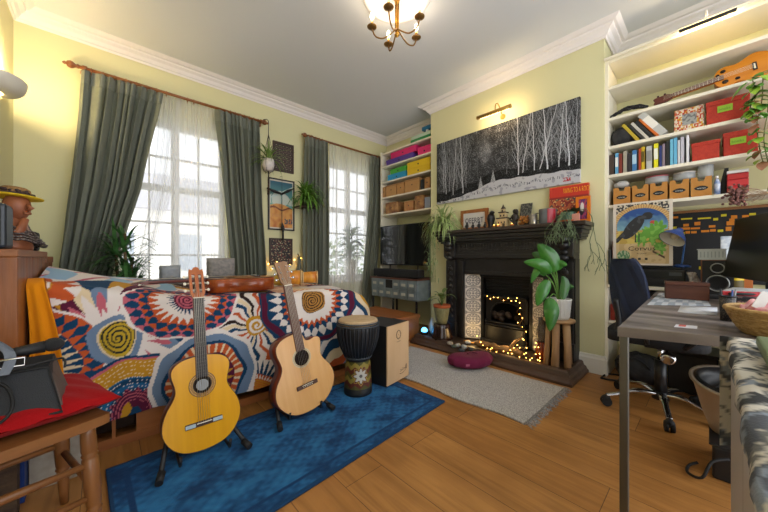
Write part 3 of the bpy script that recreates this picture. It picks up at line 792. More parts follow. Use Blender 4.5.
# ================= left side =================
m_chestw = wood('orange_pine_planks', '#74401c', '#9a5a28', .45, 2, 16, coat=.1)
m_old = mat('rough_dark_wood', '#3c2c22', .8, col2='#57432f', nscale=40, stretch=(.2, 1, 1), bump=.4)
t = thing('cabinet', 'orange pine plank cabinet on legs at the left edge, topped with a hatted bust', 'cabinet', (-.38, 2.38, 0))
M().bb((-.50, 1.83, .50), (-.262, 2.95, 1.0)).part('body', m_old, t, world=True)
M().bb((-.51, 1.80, 1.0), (-.242, 2.62, 1.03), bev=.004).part('top', wood('worn_top', '#7a4626', '#99602f', .5, 1, 10), t, world=True)
M().bb((-.51, 2.62, .965), (-.246, 2.95, 1.003), bev=.004).part('step', m_chestw, t, world=True)
for k in range(7):
    y = 1.90+.15*k; M().bb((-.262, y+.003, .50), (-.250, y+.147, .965 if y > 2.6 else 1.0), bev=.002).part('plank', m_chestw, t, world=True)
for y in (1.80,): 
    M().bb((-.30, y, .50), (-.243, y+.07, 1.0), bev=.004).part('corner_post', m_chestw, t, world=True)
    M().bb((-.298, y+.005, 0), (-.245, y+.06, .50)).part('leg', m_old, t, world=True)
M().bb((-.50, 1.805, 0), (-.45, 1.86, .50)).part('leg', m_old, t, world=True)
M().bb((-.50, 2.9, 0), (-.45, 2.95, .50)).part('leg', m_old, t, world=True)
M().bb((-.30, 2.9, 0), (-.25, 2.95, .50)).part('leg', m_old, t, world=True)
t = thing('speaker', 'small black box speaker with rounded edges on the pine cabinet', 'speaker', (-.38, 1.96, 1.03))
M().bb((-.48, 1.88, 1.032), (-.283, 2.02, 1.215), bev=.015).part('case', mat('blue_black_plastic', '#232a33', .35), t, world=True)
M().bb((-.47, 1.874, 1.05), (-.295, 1.879, 1.20)).part('grille', m_black, t, world=True)
# carved bust with hat
bx, by, bz = -.335, 2.40, 1.03
m_carv = mat('carved_red_brown_wood', '#8a4f34', .5, col2='#a2623f', nscale=14)
t = thing('carved_bust', 'carved brown wooden bust resting its chin on a hand beside the black speaker', 'sculpture', (bx, by, bz))
m = M(); m.lathe([(0, 0), (.085, 0), (.09, .02), (.08, .05), (.075, .09), (.06, .13), (.038, .155), (.03, .175), (0, .18)], (bx, by, bz+.002), 20, sx=.75, sy=1.1)
m.part('torso', m_carv, t, world=True, smooth=True)
m = M(); m.ball((bx+.01, by-.01, bz+.225), .056, 16, (.9, .95, 1.25)); m.tube([(bx+.05, by-.05, bz+.235), (bx+.066, by-.066, bz+.215), (bx+.052, by-.052, bz+.205)], [.006, .011, .006], 8); m.tube([(bx+.04, by-.055, bz+.190), (bx+.06, by-.04, bz+.190)], .007, 6)
m.part('head', m_carv, t, world=True, smooth=True)
M().tube([(bx-.045, by-.06, bz+.19), (bx-.03, by-.085, bz+.13), (bx-.01, by-.09, bz+.06), (bx+.03, by-.09, bz+.09), (bx+.045, by-.07, bz+.16)], [.02, .024, .026, .02, .014], 10).part('bent_arm', m_carv, t, world=True, smooth=True)
t = thing('hat', 'yellow-brimmed straw hat with a dark flowered band on the wooden bust', 'hat', (bx, by, bz+.27), rot=(R(-3), R(3), 0), scale=.8)
M().lathe([(0, .0), (.07, .0), (.1, -.002), (.128, .004), (.128, .008), (.1, .006), (.074, .006)], n=32).part('brim', mat('mustard_felt', '#ecc81c', .85, bump=.2), t, smooth=True)
M().lathe([(.074, .002), (.072, .03), (.066, .055), (.05, .066), (0, .062)], n=28).part('crown', mat('tan_straw', '#a07a4a', .85, col2='#7d5a34', nscale=90, bump=.4), t, smooth=True)
m = M()
rd = random.Random(4)
for k in range(26):
    a = rd.uniform(-2.2, .9); r = rd.uniform(.07, .085); m.ball((r*math.cos(a), r*math.sin(a), rd.uniform(.012, .04)), rd.uniform(.008, .014), 7, (1, 1, .8))
m.tube([(.078*math.cos(x), .078*math.sin(x), .02) for x in [2*PI*k/24 for k in range(24)]], .008, 6, closed=True)
m.part('flowered_band', mat('dark_silk_flowers', '#251d20', .8, col2='#4a3434', nscale=60), t, kind='stuff')
rd = random.Random(9); m = M()
for q in range(5):
    r0 = .06+.012*q
    m.tube([(bx+r0*.95*math.cos(a)*.9+.02, by-.02+r0*1.1*math.sin(a), bz+.10-.014*q-.02*math.cos(a-.8)+.004*math.sin(9*a)) for a in [2*PI*k/30 for k in range(30)]], .006, 6, closed=True)
m.solo('bead_necklaces', mat('bead_jumble', '#3a2c2c', .35, col2='#8a8078', nscale=130, lo=.5, hi=.6), 'jumble of dark bead necklaces looped round the carved bust', 'necklaces', kind='stuff')
t = thing('pouch', 'small black pouch hung at the right of the carved bust', 'pouch', (-.275, 2.52, 1.03))
M().box((-.283, 2.53, 1.085), (.035, .09, .105), bev=.012).part('bag', m_black, t, world=True)
M().tube(bez([(-.283, 2.52, 1.13), (-.30, 2.47, 1.20), (-.325, 2.41, 1.24)], 5), .005, 6).part('strap', mat('studded_strap', '#4a3d3a', .5, col2='#9a9088', nscale=200), t, world=True)
# sconce
s = X(2, 85, XL+.02); sy, sz = s.y, s.z
t = thing('wall_sconce', 'white half-bowl uplighter on the left wall', 'wall light', (XL, 3.22, 2.10))
def sf(u, v):
    a = PI*u; r = .17*math.cos(v*PI/2*.96)**.6
    return (XL+.003+r*math.sin(a)*.75, 3.22-r*math.cos(a), 2.19-.10*math.sin(v*PI/2)-.0)
M().grid(sf, 28, 10, thick=None).part('bowl', mat('white_plaster', '#e6e0d4', .6), t, smooth=True)
for p in ('bowl',):
    o = t.children[0]; o.data.transform(W[t.name].inverted())
M().ball((XL+.06, 3.22, 2.17), .022, 10).part('bulb', mat('warm_bulb', '#fff0d0', .5, emit=25, ecol='#ffd9a0'), t, world=True)
lamp('sconce_light', 'POINT', (XL+.07, 3.22, 2.23), 5, (1, .8, .5), .03)
# blanket
def blk(u, v):
    x = -.245+(.05+.06*max(0, 1-v*1.3))*u+(.008*math.sin(5*v)); 
    if v < .72: z = .46+(.42)*v/.72; y = 2.015-.012*math.sin(PI*v)+.01*math.sin(11*u)*(1-v)
    else: k = (v-.72)/.28; z = .885+.02*math.sin(k*PI); y = 2.02+.12*k
    return (x, y, z)
M().grid(blk, 14, 40, thick=(0, .012, -.004)).solo('blanket', mat('orange_wool', '#e08a10', .9, bump=.4, bscale=300, sheen=.04), 'bright orange wool blanket hanging over the left end of the daybed', 'blanket', smooth=True)
# wooden chair
ca = math.radians(15.4); t = thing('wooden_chair', 'honey-coloured wooden chair with turned legs holding the red cushion', 'chair', (-.042, 1.435, 0), ca)
m_ch = wood('honey_beech', '#6e4422', '#8a5a30', .4, 2, 14, coat=.15); m_chx = wood('honey_beech_rail', '#6c4320', '#8a5a30', .4, 0, 14, coat=.15)
def seatpoly():
    return bez2([(.03, -.03), (.045, .02), (.02, .2), (-.02, .38), (-.2, .41), (-.4, .38), (-.43, .2), (-.44, .0), (-.42, -.03), (-.2, -.045)], 5)
m = M(); m.prism(seatpoly(), (0, 0, .425), (1, 0, 0), (0, 1, 0), (0, 0, .032)); m.part('seat', m_chx, t, smooth=False)
def turned(m, a, b, r):
    a, b = V(a), V(b); prof = [(0, .8), (.06, .95), (.12, 1), (.2, 1.02), (.215, .88), (.23, 1.1), (.245, .88), (.26, 1.05), (.45, 1.1), (.62, .95), (.64, .8), (.655, 1.05), (.67, .8), (.69, .9), (.85, .75), (1, .6)]
    m.tube([a+(b-a)*p for p, _ in prof], [r*k for _, k in prof], 14)
for (x, y, dx, dy) in ((0, 0, .022, -.02), (-.38, 0, -.02, -.02), (0, .33, .02, .03), (-.38, .33, -.02, .03)):
    m = M(); turned(m, (x, y, .43), (x+dx, y+dy, 0), .021); m.part('leg', m_ch, t)
for z in (.30, .19):
    M().tube([(-.39, -.005-(.43-z)*.04, z), (-.2, -.005-(.43-z)*.04, z+.004), (.01, -.005-(.43-z)*.04, z)], [.009, .014, .009], 10).part('stretcher', m_chx, t)
M().tube([(-.39, .34, .25), (.01, .34, .25)], .011, 10).part('stretcher', m_chx, t)
for x in (.012, -.39): M().tube([(x, .0, .22), (x, .34, .22)], .011, 10).part('stretcher', m_ch, t)
M().tube([(-.41, .02, .45), (-.425, .02, .9)], .014, 10).part('back_post', m_ch, t); M().tube([(-.41, .32, .45), (-.425, .32, .9)], .014, 10).part('back_post', m_ch, t)
M().bb((-.44, .0, .8), (-.42, .34, .9), bev=.005).part('back_rail', m_ch, t)
# red cushion
t = thing('cushion', 'scarlet velvet seat cushion on the wooden chair', 'cushion', (-.245, 1.575, .459), ca)
def cu(u, v):
    a, b = 2*u-1, 2*v-1; e = (1-abs(a)**3.5)*(1-abs(b)**3.5)
    return a, b, max(0, e)**.5
def ctop(u, v): a, b, e = cu(u, v); return (a*.245*(1-.05*(1-abs(b))), b*.21*(1-.05*(1-abs(a))), .037+.044*e+.003*math.sin(17*a+9*b))
def cbot(u, v): a, b, e = cu(u, v); return (a*.245*(1-.05*(1-abs(b))), b*.21*(1-.05*(1-abs(a))), .037-.035*e)
m = M(); m.grid(ctop, 40, 36); m.grid(lambda u, v: cbot(1-u, v), 30, 26)
m.part('cover', mat('scarlet_velvet', '#960a10', .85, bump=.25, bscale=200, sheen=.04), t, smooth=True)
t = thing('practice_amp', 'black wedge-shaped amplifier lying on the red cushion', 'amplifier', (-.28, 1.5, .532))
pr = [(1.41, .533), (1.60, .533), (1.575, .69), (1.50, .665)]
ax0 = -.47
def wedge(m, L0, yz, xr):
    vs = [(L0, y, z) for y, z in yz]+[(x, y, z) for (y, z), x in zip(yz, xr)]
    m.raw(vs, [(0, 1, 2, 3), (7, 6, 5, 4), (0, 4, 5, 1), (1, 5, 6, 2), (2, 6, 7, 3), (3, 7, 4, 0)]); return m
wedge(M(), ax0, pr, [-.098, -.092, -.128, -.136]).part('cabinet', mat('amp_tolex', '#191c22', .6, bump=.3, bscale=400), t, world=True)
wedge(M(), -.30, [(1.424, .542), (1.588, .542), (1.568, .676), (1.508, .655)], [-.0955, -.0895, -.1255, -.1335]).part('side_panel', mat('grey_brown_panel', '#5a4d46', .6), t, world=True)
M().tube([(-.46, 1.408, .537), (-.098, 1.408, .537), (-.136, 1.497, .665), (-.46, 1.497, .665)], .0045, 6, closed=True).part('piping', m_rub, t, world=True)
M().tube(bez([(-.45, 1.49, .672), (-.3, 1.48, .667), (-.13, 1.51, .683), (-.10, 1.50, .68), (-.098, 1.49, .655)], 6), .0035, 6).part('handle', m_black, t, world=True)
t = thing('microphone', 'black microphone lying on top of the amplifier', 'microphone', (-.2, 1.58, .70))
M().ball((-.13, 1.56, .725), .026, 14, (1.1, .9, .9)).part('grille', mat('mic_mesh', '#202226', .5, bump=.6, bscale=900), t, world=True, smooth=True)
M().tube([(-.15, 1.56, .722), (-.21, 1.555, .717), (-.27, 1.55, .713)], [.02, .016, .012], 12).part('barrel', m_black, t, world=True)
M().tube(bez([(-.27, 1.55, .712), (-.33, 1.52, .705), (-.29, 1.47, .675), (-.22, 1.45, .64), (-.20, 1.40, .58), (-.24, 1.385, .545), (-.33, 1.395, .55)], 8), .0045, 6).part('cable', m_rub, t, world=True)
t = thing('strap', 'grey webbing strap with a metal buckle draped over the amplifier', 'strap', (-.2, 1.5, .69))
def st(u, v):
    p = bez([(-.30, 1.60, .72), (-.27, 1.56, .735), (-.225, 1.51, .705), (-.215, 1.485, .672), (-.225, 1.455, .64)], 4); q = p[min(len(p)-1, int(v*(len(p)-1)))]
    return (q.x+(u-.5)*.024, q.y, q.z)
M().grid(st, 2, 16, thick=(0, -.003, .003)).part('webbing', mat('grey_webbing', '#6d7480', .8, bump=.3, bscale=500), t, world=True)
M().tube([(-.245, 1.484, .681), (-.185, 1.484, .681), (-.185, 1.474, .659), (-.245, 1.474, .659)], .003, 6, closed=True).part('buckle', m_chrome, t, world=True)
m = M(); rd = random.Random(2)
for k in range(4):
    cx, cy = -.38+.02*k, 1.545+.01*k
    m.tube([(cx+(.05+.008*k)*math.cos(a), cy+.03*math.sin(a), .712+.008*k+.006*math.sin(2*a+k)) for a in [2*PI*j/20 for j in range(20)]], .005, 6, closed=True)
m.solo('cable_coil', m_rub, 'coil of black cable piled at the left on the amplifier', 'cable', kind='stuff')
# things under the chair and the cabinet
t = thing('storage_box', 'whitish cardboard box on the floor behind the wooden chair', 'box', (-.12, 2.0, 0))
M().bb((-.235, 1.96, 0), (-.03, 2.12, .23), bev=.004).part('body', mat('whitewashed_board', '#a29a8d', .8, col2='#8b8174', nscale=15), t, world=True)
def tc2(u, v): return (-.22+.17*u, 1.955+.14*v, .236+.02*abs(math.sin(6*u+4*v))+.012*math.sin(13*u)*v)
M().grid(tc2, 20, 12, thick=(0, 0, -.004)).solo('cloth', mat('teal_cloth', '#0f8577', .8, bump=.3), 'crumpled teal cloth on top of the whitish box under the chair', 'cloth', smooth=True)
M().bb((-.262, 1.90, 0), (-.238, 2.06, .235), bev=.002).solo('folder', mat('blue_folder', '#1b3f8a', .5), 'blue folder standing between the black case and the whitish box', 'folder')
t = thing('case', 'tall black case on the floor beneath the pine cabinet', 'case', (-.32, 1.93, 0))
M().bb((-.36, 1.88, 0), (-.268, 2.02, .30), bev=.01).part('shell', mat('black_case', '#14151a', .6), t, world=True)
M().tube([(-.33, 1.90, .30), (-.33, 1.90, .325), (-.295, 1.90, .325), (-.295, 1.90, .30)], .006, 6).part('handle', m_black, t, world=True)
M().bb((-.46, 1.70, 0), (-.375, 1.80, .36), bev=.004).solo('wooden_block', m_old, 'weathered upright wooden block on the floor at the left edge', 'wood block')
# ================= on the daybed =================
t = thing('bongo_drums', 'pair of striped wooden bongo drums lying on their sides on the throw', 'drum', (1.23, 2.42, .745))
m_bongo = mat('striped_bongo', '#b5651e', .4, col2='#d9962c', nscale=6, stretch=(6, 1, 1)); z0 = .75
for (x, y, r, l) in ((1.15, 2.36, .060, .13), (1.33, 2.40, .052, .12)):
    zc_ = .77+r
    o = M(); o.lathe([(r*.85, -l/2), (r*.97, 0), (r, l/2), (r*.9, l/2), (r*.87, 0), (r*.78, -l/2+.005)], (x, y, zc_), 24, (.9, -.43, .0), cap=False); b_ = o.part('shell', m_bongo, t, world=True, smooth=True)
    c = V((x, y, zc_)); dv = V((.9, -.43, 0)).normalized()
    u_, v_, _ = frame_from(dv)
    for s_, k in ((l/2, 1.02), (-l/2, .9)): M().tube([c+dv*s_+(u_*math.cos(a)+v_*math.sin(a))*r*k for a in [2*PI*j/24 for j in range(24)]], .006, 6, closed=True).part('rim', mat('pale_rim', '#c9a878', .5), t, world=True)
def mc(u, v): return (.93+.30*u+.02*math.sin(5*v), 2.52+.16*v, .80+.012*math.sin(7*u+3*v)+.05*math.sin(PI*u)*math.sin(PI*v))
M().grid(mc, 24, 14, thick=(0, 0, -.035)).solo('folded_cloth', mat('mustard_cloth', '#b08a35', .9, bump=.3), 'mustard folded cloth on the daybed behind the lying guitar', 'cloth', smooth=True)
for (px_, y_, w_, h_, c, l) in ((170, 3.1, .15, .13, '#8f949c', 'pale grey cushion on the far side of the daybed, below the near window'), (221, 3.1, .24, .19, '#96908c', 'mottled grey cushion at the window beside the green curtain')):
    p = Y(px_, 270, y_)
    t = thing('cushion', l, 'cushion', (p.x, y_, .80))
    def g1_(u, v, s=1):
        a, b = 2*u-1, 2*v-1; e = max(0, (1-a**4)*(1-b**4))**.5
        return (a*w_/2, -s*.06*e, h_/2+b*h_/2)
    m = M(); m.grid(lambda u, v: g1_(u, v), 18, 16); m.grid(lambda u, v: g1_(1-u, v, -1), 18, 16); m.part('cover', mat('cushion_'+c[1:], c, .9, col2='#7c7a7a' if c == '#96908c' else '#9aa0a8', nscale=40), t, smooth=True)
    M().bb((-w_/2+.02, -.03, -.02), (w_/2-.02, .03, .03), bev=.01).part('flat_base', MATS['cushion_'+c[1:]], t)
# the seat back of the daybed on the window side that carries those cushions
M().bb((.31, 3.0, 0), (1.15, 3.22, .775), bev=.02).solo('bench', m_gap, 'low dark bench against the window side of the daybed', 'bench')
# tall plant behind the daybed, at the left of the near window
t = thing('potted_palm', 'dark green palm-like plant rising behind the daybed at the near window', 'plant', (.13, 3.38, 0))
M().lathe([(0, 0), (.11, 0), (.14, .25), (.15, .28), (.13, .28), (.12, .24), (0, .24)], (.13, 3.38, 0), 20).part('pot', mat('terracotta', '#a5532c', .8), t, world=True, smooth=True)
m = M(); rd = random.Random(11)
for (dx, dy, h_) in ((0, 0, 1.2), (.05, .03, 1.0), (-.06, .02, 1.1)):
    m.tube([(.13+dx*.3, 3.38, .24), (.13+dx, 3.38+dy, h_)], .012, 6)
m.part('stem', mat('palm_stem', '#5a4a30', .8), t, world=True)
m = M()
for (dx, dy, h_) in ((0, 0, 1.2), (.05, .03, 1.0), (-.06, .02, 1.1)):
    for k in range(52):
        a = rd.uniform(0, 2*PI); e = rd.uniform(-.2, 1.1); leaf(m, (.13+dx, 3.38+dy, h_-rd.uniform(0, .4)), (math.cos(a)*math.cos(e), .35*math.sin(a)*math.cos(e), math.sin(e)), rd.uniform(.2, .34), .026, rd.uniform(.4, 1.0))
m.part('foliage', m_dleaf, t, world=True)
# plants on the far window sill
t = thing('rubber_plant', 'broad-leaved house plant in front of the far window', 'plant', (2.79, 3.765, ZS))
M().lathe([(0, 0), (.12, 0), (.15, .30), (.13, .30), (0, .27)], (2.79, 3.765, ZS), 20, sx=.5, sy=.5).part('pot', mat('pale_pot', '#b8b0a4', .6), t, world=True, smooth=True)
M().tube(bez([(2.79, 3.765, .93), (2.77, 3.76, 1.1), (2.80, 3.76, 1.25), (2.79, 3.76, 1.4)], 6), .008, 6).part('stem', mat('palm_stem', '#5a4a30', .8), t, world=True)
for k in range(34):
    a = rd.uniform(0, 2*PI); z_ = rd.uniform(.95, 1.4); m = M(); e = rd.uniform(0, .9)
    leaf(m, (2.79, 3.76, z_), (math.cos(a)*math.cos(e), .12*math.sin(a)*math.cos(e)-.05, math.sin(e)), rd.uniform(.16, .26), .09, .5, prof='oval'); m.part('leaf', m_dleaf, t, world=True)
# ================= wall between the windows =================
yw = YN-.001
t = thing('hanging_planter', 'white pot in a dark macrame hanger suspended at the near curtain rod', 'hanging plant', (1.375, 3.45, 1.98))
hx_, hy_, hz_ = 1.385, 3.45, 1.985
M().lathe([(0, 0), (.05, .005), (.066, .05), (.068, .10), (.06, .135), (.052, .135), (.055, .11), (0, .10)], (hx_, hy_, hz_), 22).part('pot', mat('white_ceramic_pot', '#ddd5d2', .5, col2='#c9c0bf', nscale=30), t, world=True, smooth=True)
for k in range(4):
    a = PI/4+k*PI/2; c, s_ = math.cos(a), math.sin(a)
    M().tube([(hx_, hy_, hz_-.03), (hx_+.055*c, hy_+.055*s_, hz_+.0), (hx_+.072*c, hy_+.072*s_, hz_+.06), (hx_+.064*c, hy_+.064*s_, hz_+.14), (hx_, hy_, hz_+.42)], .003, 5).part('cord', m_black, t, world=True)
M().tube([(hx_, hy_, hz_+.41), (hx_, hy_, 2.56), (hx_, hy_+.06, 2.60), (hx_, 3.6, 2.625)], .004, 6).part('hanging_cord', m_black, t, world=True)
M().tube([(hx_, hy_, hz_+.0), (hx_, hy_, hz_-.15), (hx_, hy_, hz_-.27)], [.006, .010, .014], 8).part('tassel', mat('dark_cord', '#33261f', .9), t, world=True)
m = M(); tuft(m, (hx_, hy_, hz_+.12), 60, .34, .013, 1.2, (.2, 1.4), 5); m.part('foliage', mat('green_grassy_leaf', '#5c7a36', .5, col2='#86a04e', nscale=50), t, world=True)
# carved lattice panel
def framed(name, label, x0, x1, z0, z1, fcol, fw, fn, res=(60, 90), gl=False, cat='picture', dep=.022):
    t = thing(name, label, cat, ((x0+x1)/2, YN, z0))
    m = M()
    for a, b in (((x0, z0), (x0+fw, z1)), ((x1-fw, z0), (x1, z1)), ((x0+fw, z0), (x1-fw, z0+fw)), ((x0+fw, z1-fw), (x1-fw, z1))): m.bb((a[0], YN-dep, a[1]), (b[0], YN-.001, b[1]))
    m.part('frame', mat('frame_'+fcol[1:], fcol, .5), t, world=True)
    M().grid(lambda u, v: (x0+fw+(x1-x0-2*fw)*u, YN-dep*.5, z0+fw+(z1-z0-2*fw)*v), res[0], res[1], col=fn, smooth=False, thick=(0, dep*.4, 0)).part('picture', vmat('printed_paper', .5), t, world=True)
    return t
def latt(u, v):
    a = abs(((u*5) % 1)-.5); b = abs(((v*7) % 1)-.5)
    return hx('#6a5348') if a > .42 or b > .43 else hx('#9a8a74') if math.hypot(a, b) < .14 else hx('#241a1a')
framed('lattice_panel', 'dark brown carved lattice panel above the beach poster', 1.534, 1.807, 2.077, 2.445, '#3a2620', .02, latt, cat='wall panel')
def surf(u, v):
    if u < .04 or u > .96 or v < .03 or v > .97: return hx('#cfc8ba')
    n = noise.noise(V((u*6, v*10, 0)))
    if v > .47+.05*math.sin(u*4):
        k = (v-.5)/.47
        c = mixc(hx('#6fb0a8'), hx('#17566b'), max(0, min(1, k*1.1)))
        d = math.hypot((u-.3)*1.0, (v-.60)*1.3)
        if v-.62 < .16*math.sin(u*3.2+.3)+.02*n and v > .5+.04*n and not .2 < d < .24: c = mixc(c, hx('#d9dcd0'), .8)
        if .60+.25*u < v < .63+.28*u: c = hx('#bcd0cc')
        return c
    if abs(v-.42-.03*math.sin(u*9)) < .018: return hx('#7a3d22')
    if .10 < v < .22 and u > .62 and noise.noise(V((u*22, v*30, 2))) > -.1: return hx('#4a4a50')
    if .24 < v < .31 and .1 < u < .62 and ((u*18) % 1) < .55: return hx('#c98a4e')
    return mixc(hx('#b8642a'), hx('#d69a4c'), max(0, min(1, .5+n+v)))
framed('beach_poster', 'black-framed beach and wave poster between the two windows', 1.474, 1.817, 1.337, 1.98, '#1c1a1a', .016, surf, (50, 90))
def trink(u, v):
    a = abs(((u*4) % 1)-.5)
    n = noise.noise(V((u*14, v*18, 3)))
    if n > .28: return hx('#a89878')
    if n < -.35: return hx('#7a2f2a')
    return hx('#5b4a3e') if a > .44 else hx('#1c1618')
framed('trinket_frame', 'dark frame of hung trinkets below the beach poster', 1.49, 1.79, .90, 1.235, '#3a281e', .022, trink, cat='picture')
# hanging ornament
t = thing('hanging_ornament', 'thin black ornament with two spread arms hanging in front of the beach poster', 'ornament', (1.64, YN-.06, 1.3))
A_ = lambda px_, py_: Y(px_, py_, YN-.06)
M().tube([A_(267, 188), A_(275, 191.5), A_(282, 194)], [.010, .020, .010], 8).part('arm', m_black, t, world=True)
M().tube([A_(293, 189), A_(288, 191), A_(282, 194)], [.008, .018, .010], 8).part('arm', m_black, t, world=True)
M().tube([A_(282, 194), A_(282, 222), A_(282.5, 226), A_(283, 229), A_(283, 232), A_(283, 240)], [.004, .004, .02, .024, .012, .012], 8).part('pendant', m_black, t, world=True)
M().tube([A_(282, 194), A_(282, 176), (A_(282, 176).x, YN, A_(282, 176).z)], .002, 5).part('thread', m_black, t, world=True)
# fern on a little shelf
p = Y(305, 207, 3.58)
M().bb((p.x-.12, 3.49, p.z-.015), (p.x+.11, YN, p.z+.0), bev=.002).solo('wall_shelf', mat('dark_shelf_wood', '#3a241a', .5), 'small dark wall shelf carrying the fern', 'shelf', base=True)
t = thing('potted_fern', 'bright green arching fern in a dark pot on the small wall shelf', 'plant', (p.x, 3.575, p.z))
M().lathe([(0, 0), (.045, .0), (.058, .10), (.05, .10), (0, .09)], (p.x, 3.575, p.z+.001), 18).part('pot', mat('dark_pot', '#3b3a2a', .6), t, world=True, smooth=True)
m = M(); tuft(m, (p.x, 3.56, p.z+.09), 110, .36, .02, 1.5, (.1, 1.4), 8, half=-PI/2); m.part('fronds', mat('fern_green', '#4c7a2a', .5, col2='#6f9a3a', nscale=50), t, world=True)
# cloth hanging beside the fern curtain
p = Y(299.5, 266, YN-.05)
m = M(); m.grid(lambda u, v: (p.x-.015-.03*(1-v)+(.03+.06*(1-v))*u, YN-.05+.01*math.sin(9*u), p.z-.15+.28*v), 8, 10, thick=(0, .015, 0)); m.tube([(p.x, YN-.04, p.z+.13), (p.x, YN-.002, p.z+.16)], .006, 6); m.solo('hanging_cloth', mat('grey_felt', '#6c6e62', .9), 'narrow grey cloth hung on a peg beside the far-left window curtain', 'cloth')

for o in list(C.objects):
    if o.name in ('practice_amp', 'microphone', 'strap', 'cable_coil'): o.location.z -= .03
# ================= outside the windows =================
m_brk = mat('pale_render', '#d8d4cc', .9, col2='#cfcac0', nscale=6)
t = thing('house', 'pale house with a low slate roof across the street, seen through the voile', 'building', (2.0, 17, -3))
M().bb((-4, 16, -3), (7, 22, 3.0)).part('wall', m_brk, t, world=True)
M().prism([(15.5, 3.0), (22.5, 3.0), (19, 5.2)], (-4.4, 0, 0), (0, 1, 0), (0, 0, 1), (11.8, 0, 0)).part('roof', mat('slate', '#9a989a', .8), t, world=True)
for x in (-2.5, -.2, 2.2, 4.6):
    M().bb((x, 15.95, .4), (x+1.1, 16.02, 2.0)).part('window', mat('far_window', '#8a9096', .2), t, world=True)
m_hedge = mat('hedge_leaf', '#5f7048', .8, col2='#7f9060', nscale=4)
for k, (x, y, r) in enumerate(((6.0, 10, 1.3), (9.6, 11, 1.5), (3.2, 9.5, .8))):
    t = thing('tree', ['mid-sized green tree outside the far window', 'larger green tree outside the far window, to the right', 'small shrub outside between the two windows'][k], 'tree', (x, y, -3))
    M().tube([(x, y, -3), (x+.1, y, 0)], [.14, .08], 8).part('trunk', mat('bark', '#4a3a2a', .9), t, world=True)
    m = M(); rd = random.Random(k)
    for q in range(500):
        a = V((rd.gauss(0, 1), rd.gauss(0, 1), rd.gauss(0, 1))).normalized()*r*rd.uniform(.5, 1); leaf(m, (x+a.x, y+a.y, .4+a.z), a, .35, .16, .6, n=3, prof='oval')
    m.part('crown', m_hedge, t, world=True)
# ================= far alcove: shelves =================
FX = 3.14
SF = [2.587, 2.382, 2.147, 1.911, 1.650]; YA = 3.45
t = thing('shelving', 'cream shelves filling the alcove above the television', 'shelves', (3.3, 3.08, 1.3))
for z in SF: M().bb((FX, Y1+.002, z-.022), (XA, YA, z), bev=.002).part('shelf', m_shelf, t, world=True)
M().bb((FX-.005, YA, 0), (XA, YA+.024, 2.61), bev=.002).part('upright', m_shelf, t, world=True)
def yx(px_, x=None): return X(px_, 200, x or FX+.03).y
def sbox(nm, px0, px1, z, h, c, label, cat='box', grp=None, x=None, dep=.26, kind='lid', gap=.004):
    x = x or FX+.02; a, b = sorted((yx(px0, x), yx(px1, x))); a += gap/2; b -= gap/2; z += .001
    c_ = mat('card_'+c[1:], c, .6); t = thing(nm, label, cat, (x+dep/2, (a+b)/2, z), group=grp)
    if kind == 'lid':
        M().bb((x+.003, a+.003, z), (x+dep-.003, b-.003, z+h-.003)).part('body', c_, t, world=True)
        M().bb((x, a, z+h*.68), (x+dep, b, z+h), bev=.002).part('lid', c_, t, world=True)
        M().lathe([(.012, 0), (.009, .003), (.001, .003)], (x-.0, (a+b)/2, z+h*.42), 12, (-1, 0, 0)).part('finger_hole', m_black, t, world=True)
    return t
gb = 'storage boxes on the far alcove shelves'
z = SF[1]; sbox('storage_box', 386, 413, z, .085, '#5a3f95', 'purple lidded box beneath the long pink box', grp=gb)
sbox('storage_box', 390.5, 416, z+.087, .085, '#d6266c', 'long pink box stacked on the purple box', grp=gb)
sbox('storage_box', 417.5, 431, z, .11, '#d92a70', 'pink box alone at the right of the purple one, against the chimney breast', grp=gb)
z = SF[2]; sbox('storage_box', 387.5, 406, z, .09, '#1a8fc4', 'bright blue box beneath the green box', grp=gb); sbox('storage_box', 390, 406, z+.092, .07, '#4aa83a', 'green box stacked on the bright blue box', grp=gb)
sbox('storage_box', 407, 430, z, .095, '#e0b81a', 'lower of the two stacked yellow boxes', grp=gb); sbox('storage_box', 407, 430, z+.097, .085, '#e6c01e', 'upper of the two stacked yellow boxes', grp=gb)
z = SF[3]; gk = 'kraft boxes in the far alcove'
def kraft(px0, px1, z, h, c, label, nm='cardboard_box'):
    a, b = sorted((yx(px0), yx(px1))); a += .004; b -= .004; c_ = mat('kraft_'+c[1:], c, .8, col2='#b98a55' if c != '#5a3626' else '#6a4634', nscale=12)
    t = thing(nm, label, 'box', (FX+.14, (a+b)/2, z+.001), group=gk)
    M().bb((FX+.015, a, z+.001), (FX+.27, b, z+h), bev=.002).part('body', c_, t, world=True)
    M().bb((FX+.0145, a+.01, z+h*.90), (FX+.016, b-.01, z+h*.93)).part('flap_edge', mat('kraft_edge', '#7a5530', .8), t, world=True)
    M().lathe([(.010, 0), (.001, .001)], (FX+.0148, (a+b)/2, z+h*.55), 10, (-1, 0, 0)).part('hand_hole', m_black, t, world=True)
kraft(383, 386, z, .16, '#a87c4c', 'narrow kraft box at the window end of its shelf')
kraft(386.5, 397, z, .17, '#b58550', 'square kraft box beside the narrow one')
kraft(397.5, 405, z, .17, '#b07e48', 'tall kraft box between two wider kraft boxes')
kraft(405.5, 420, z, .18, '#ba8a54', 'widest kraft box on the middle shelf')
kraft(425, 430.5, z, .15, '#9c6c40', 'brown box at the chimney end of the middle shelf')
a, b = sorted((yx(420.6), yx(424.4))); M().bb((FX+.02, a+.005, z+.001), (FX+.2, b-.005, z+.14), bev=.006).solo('binder', m_black, 'black binder between the kraft boxes', 'binder')
z = SF[4]
kraft(386, 398, z, .17, '#6a3f2c', 'reddish brown woven box at the window end, above the white books')
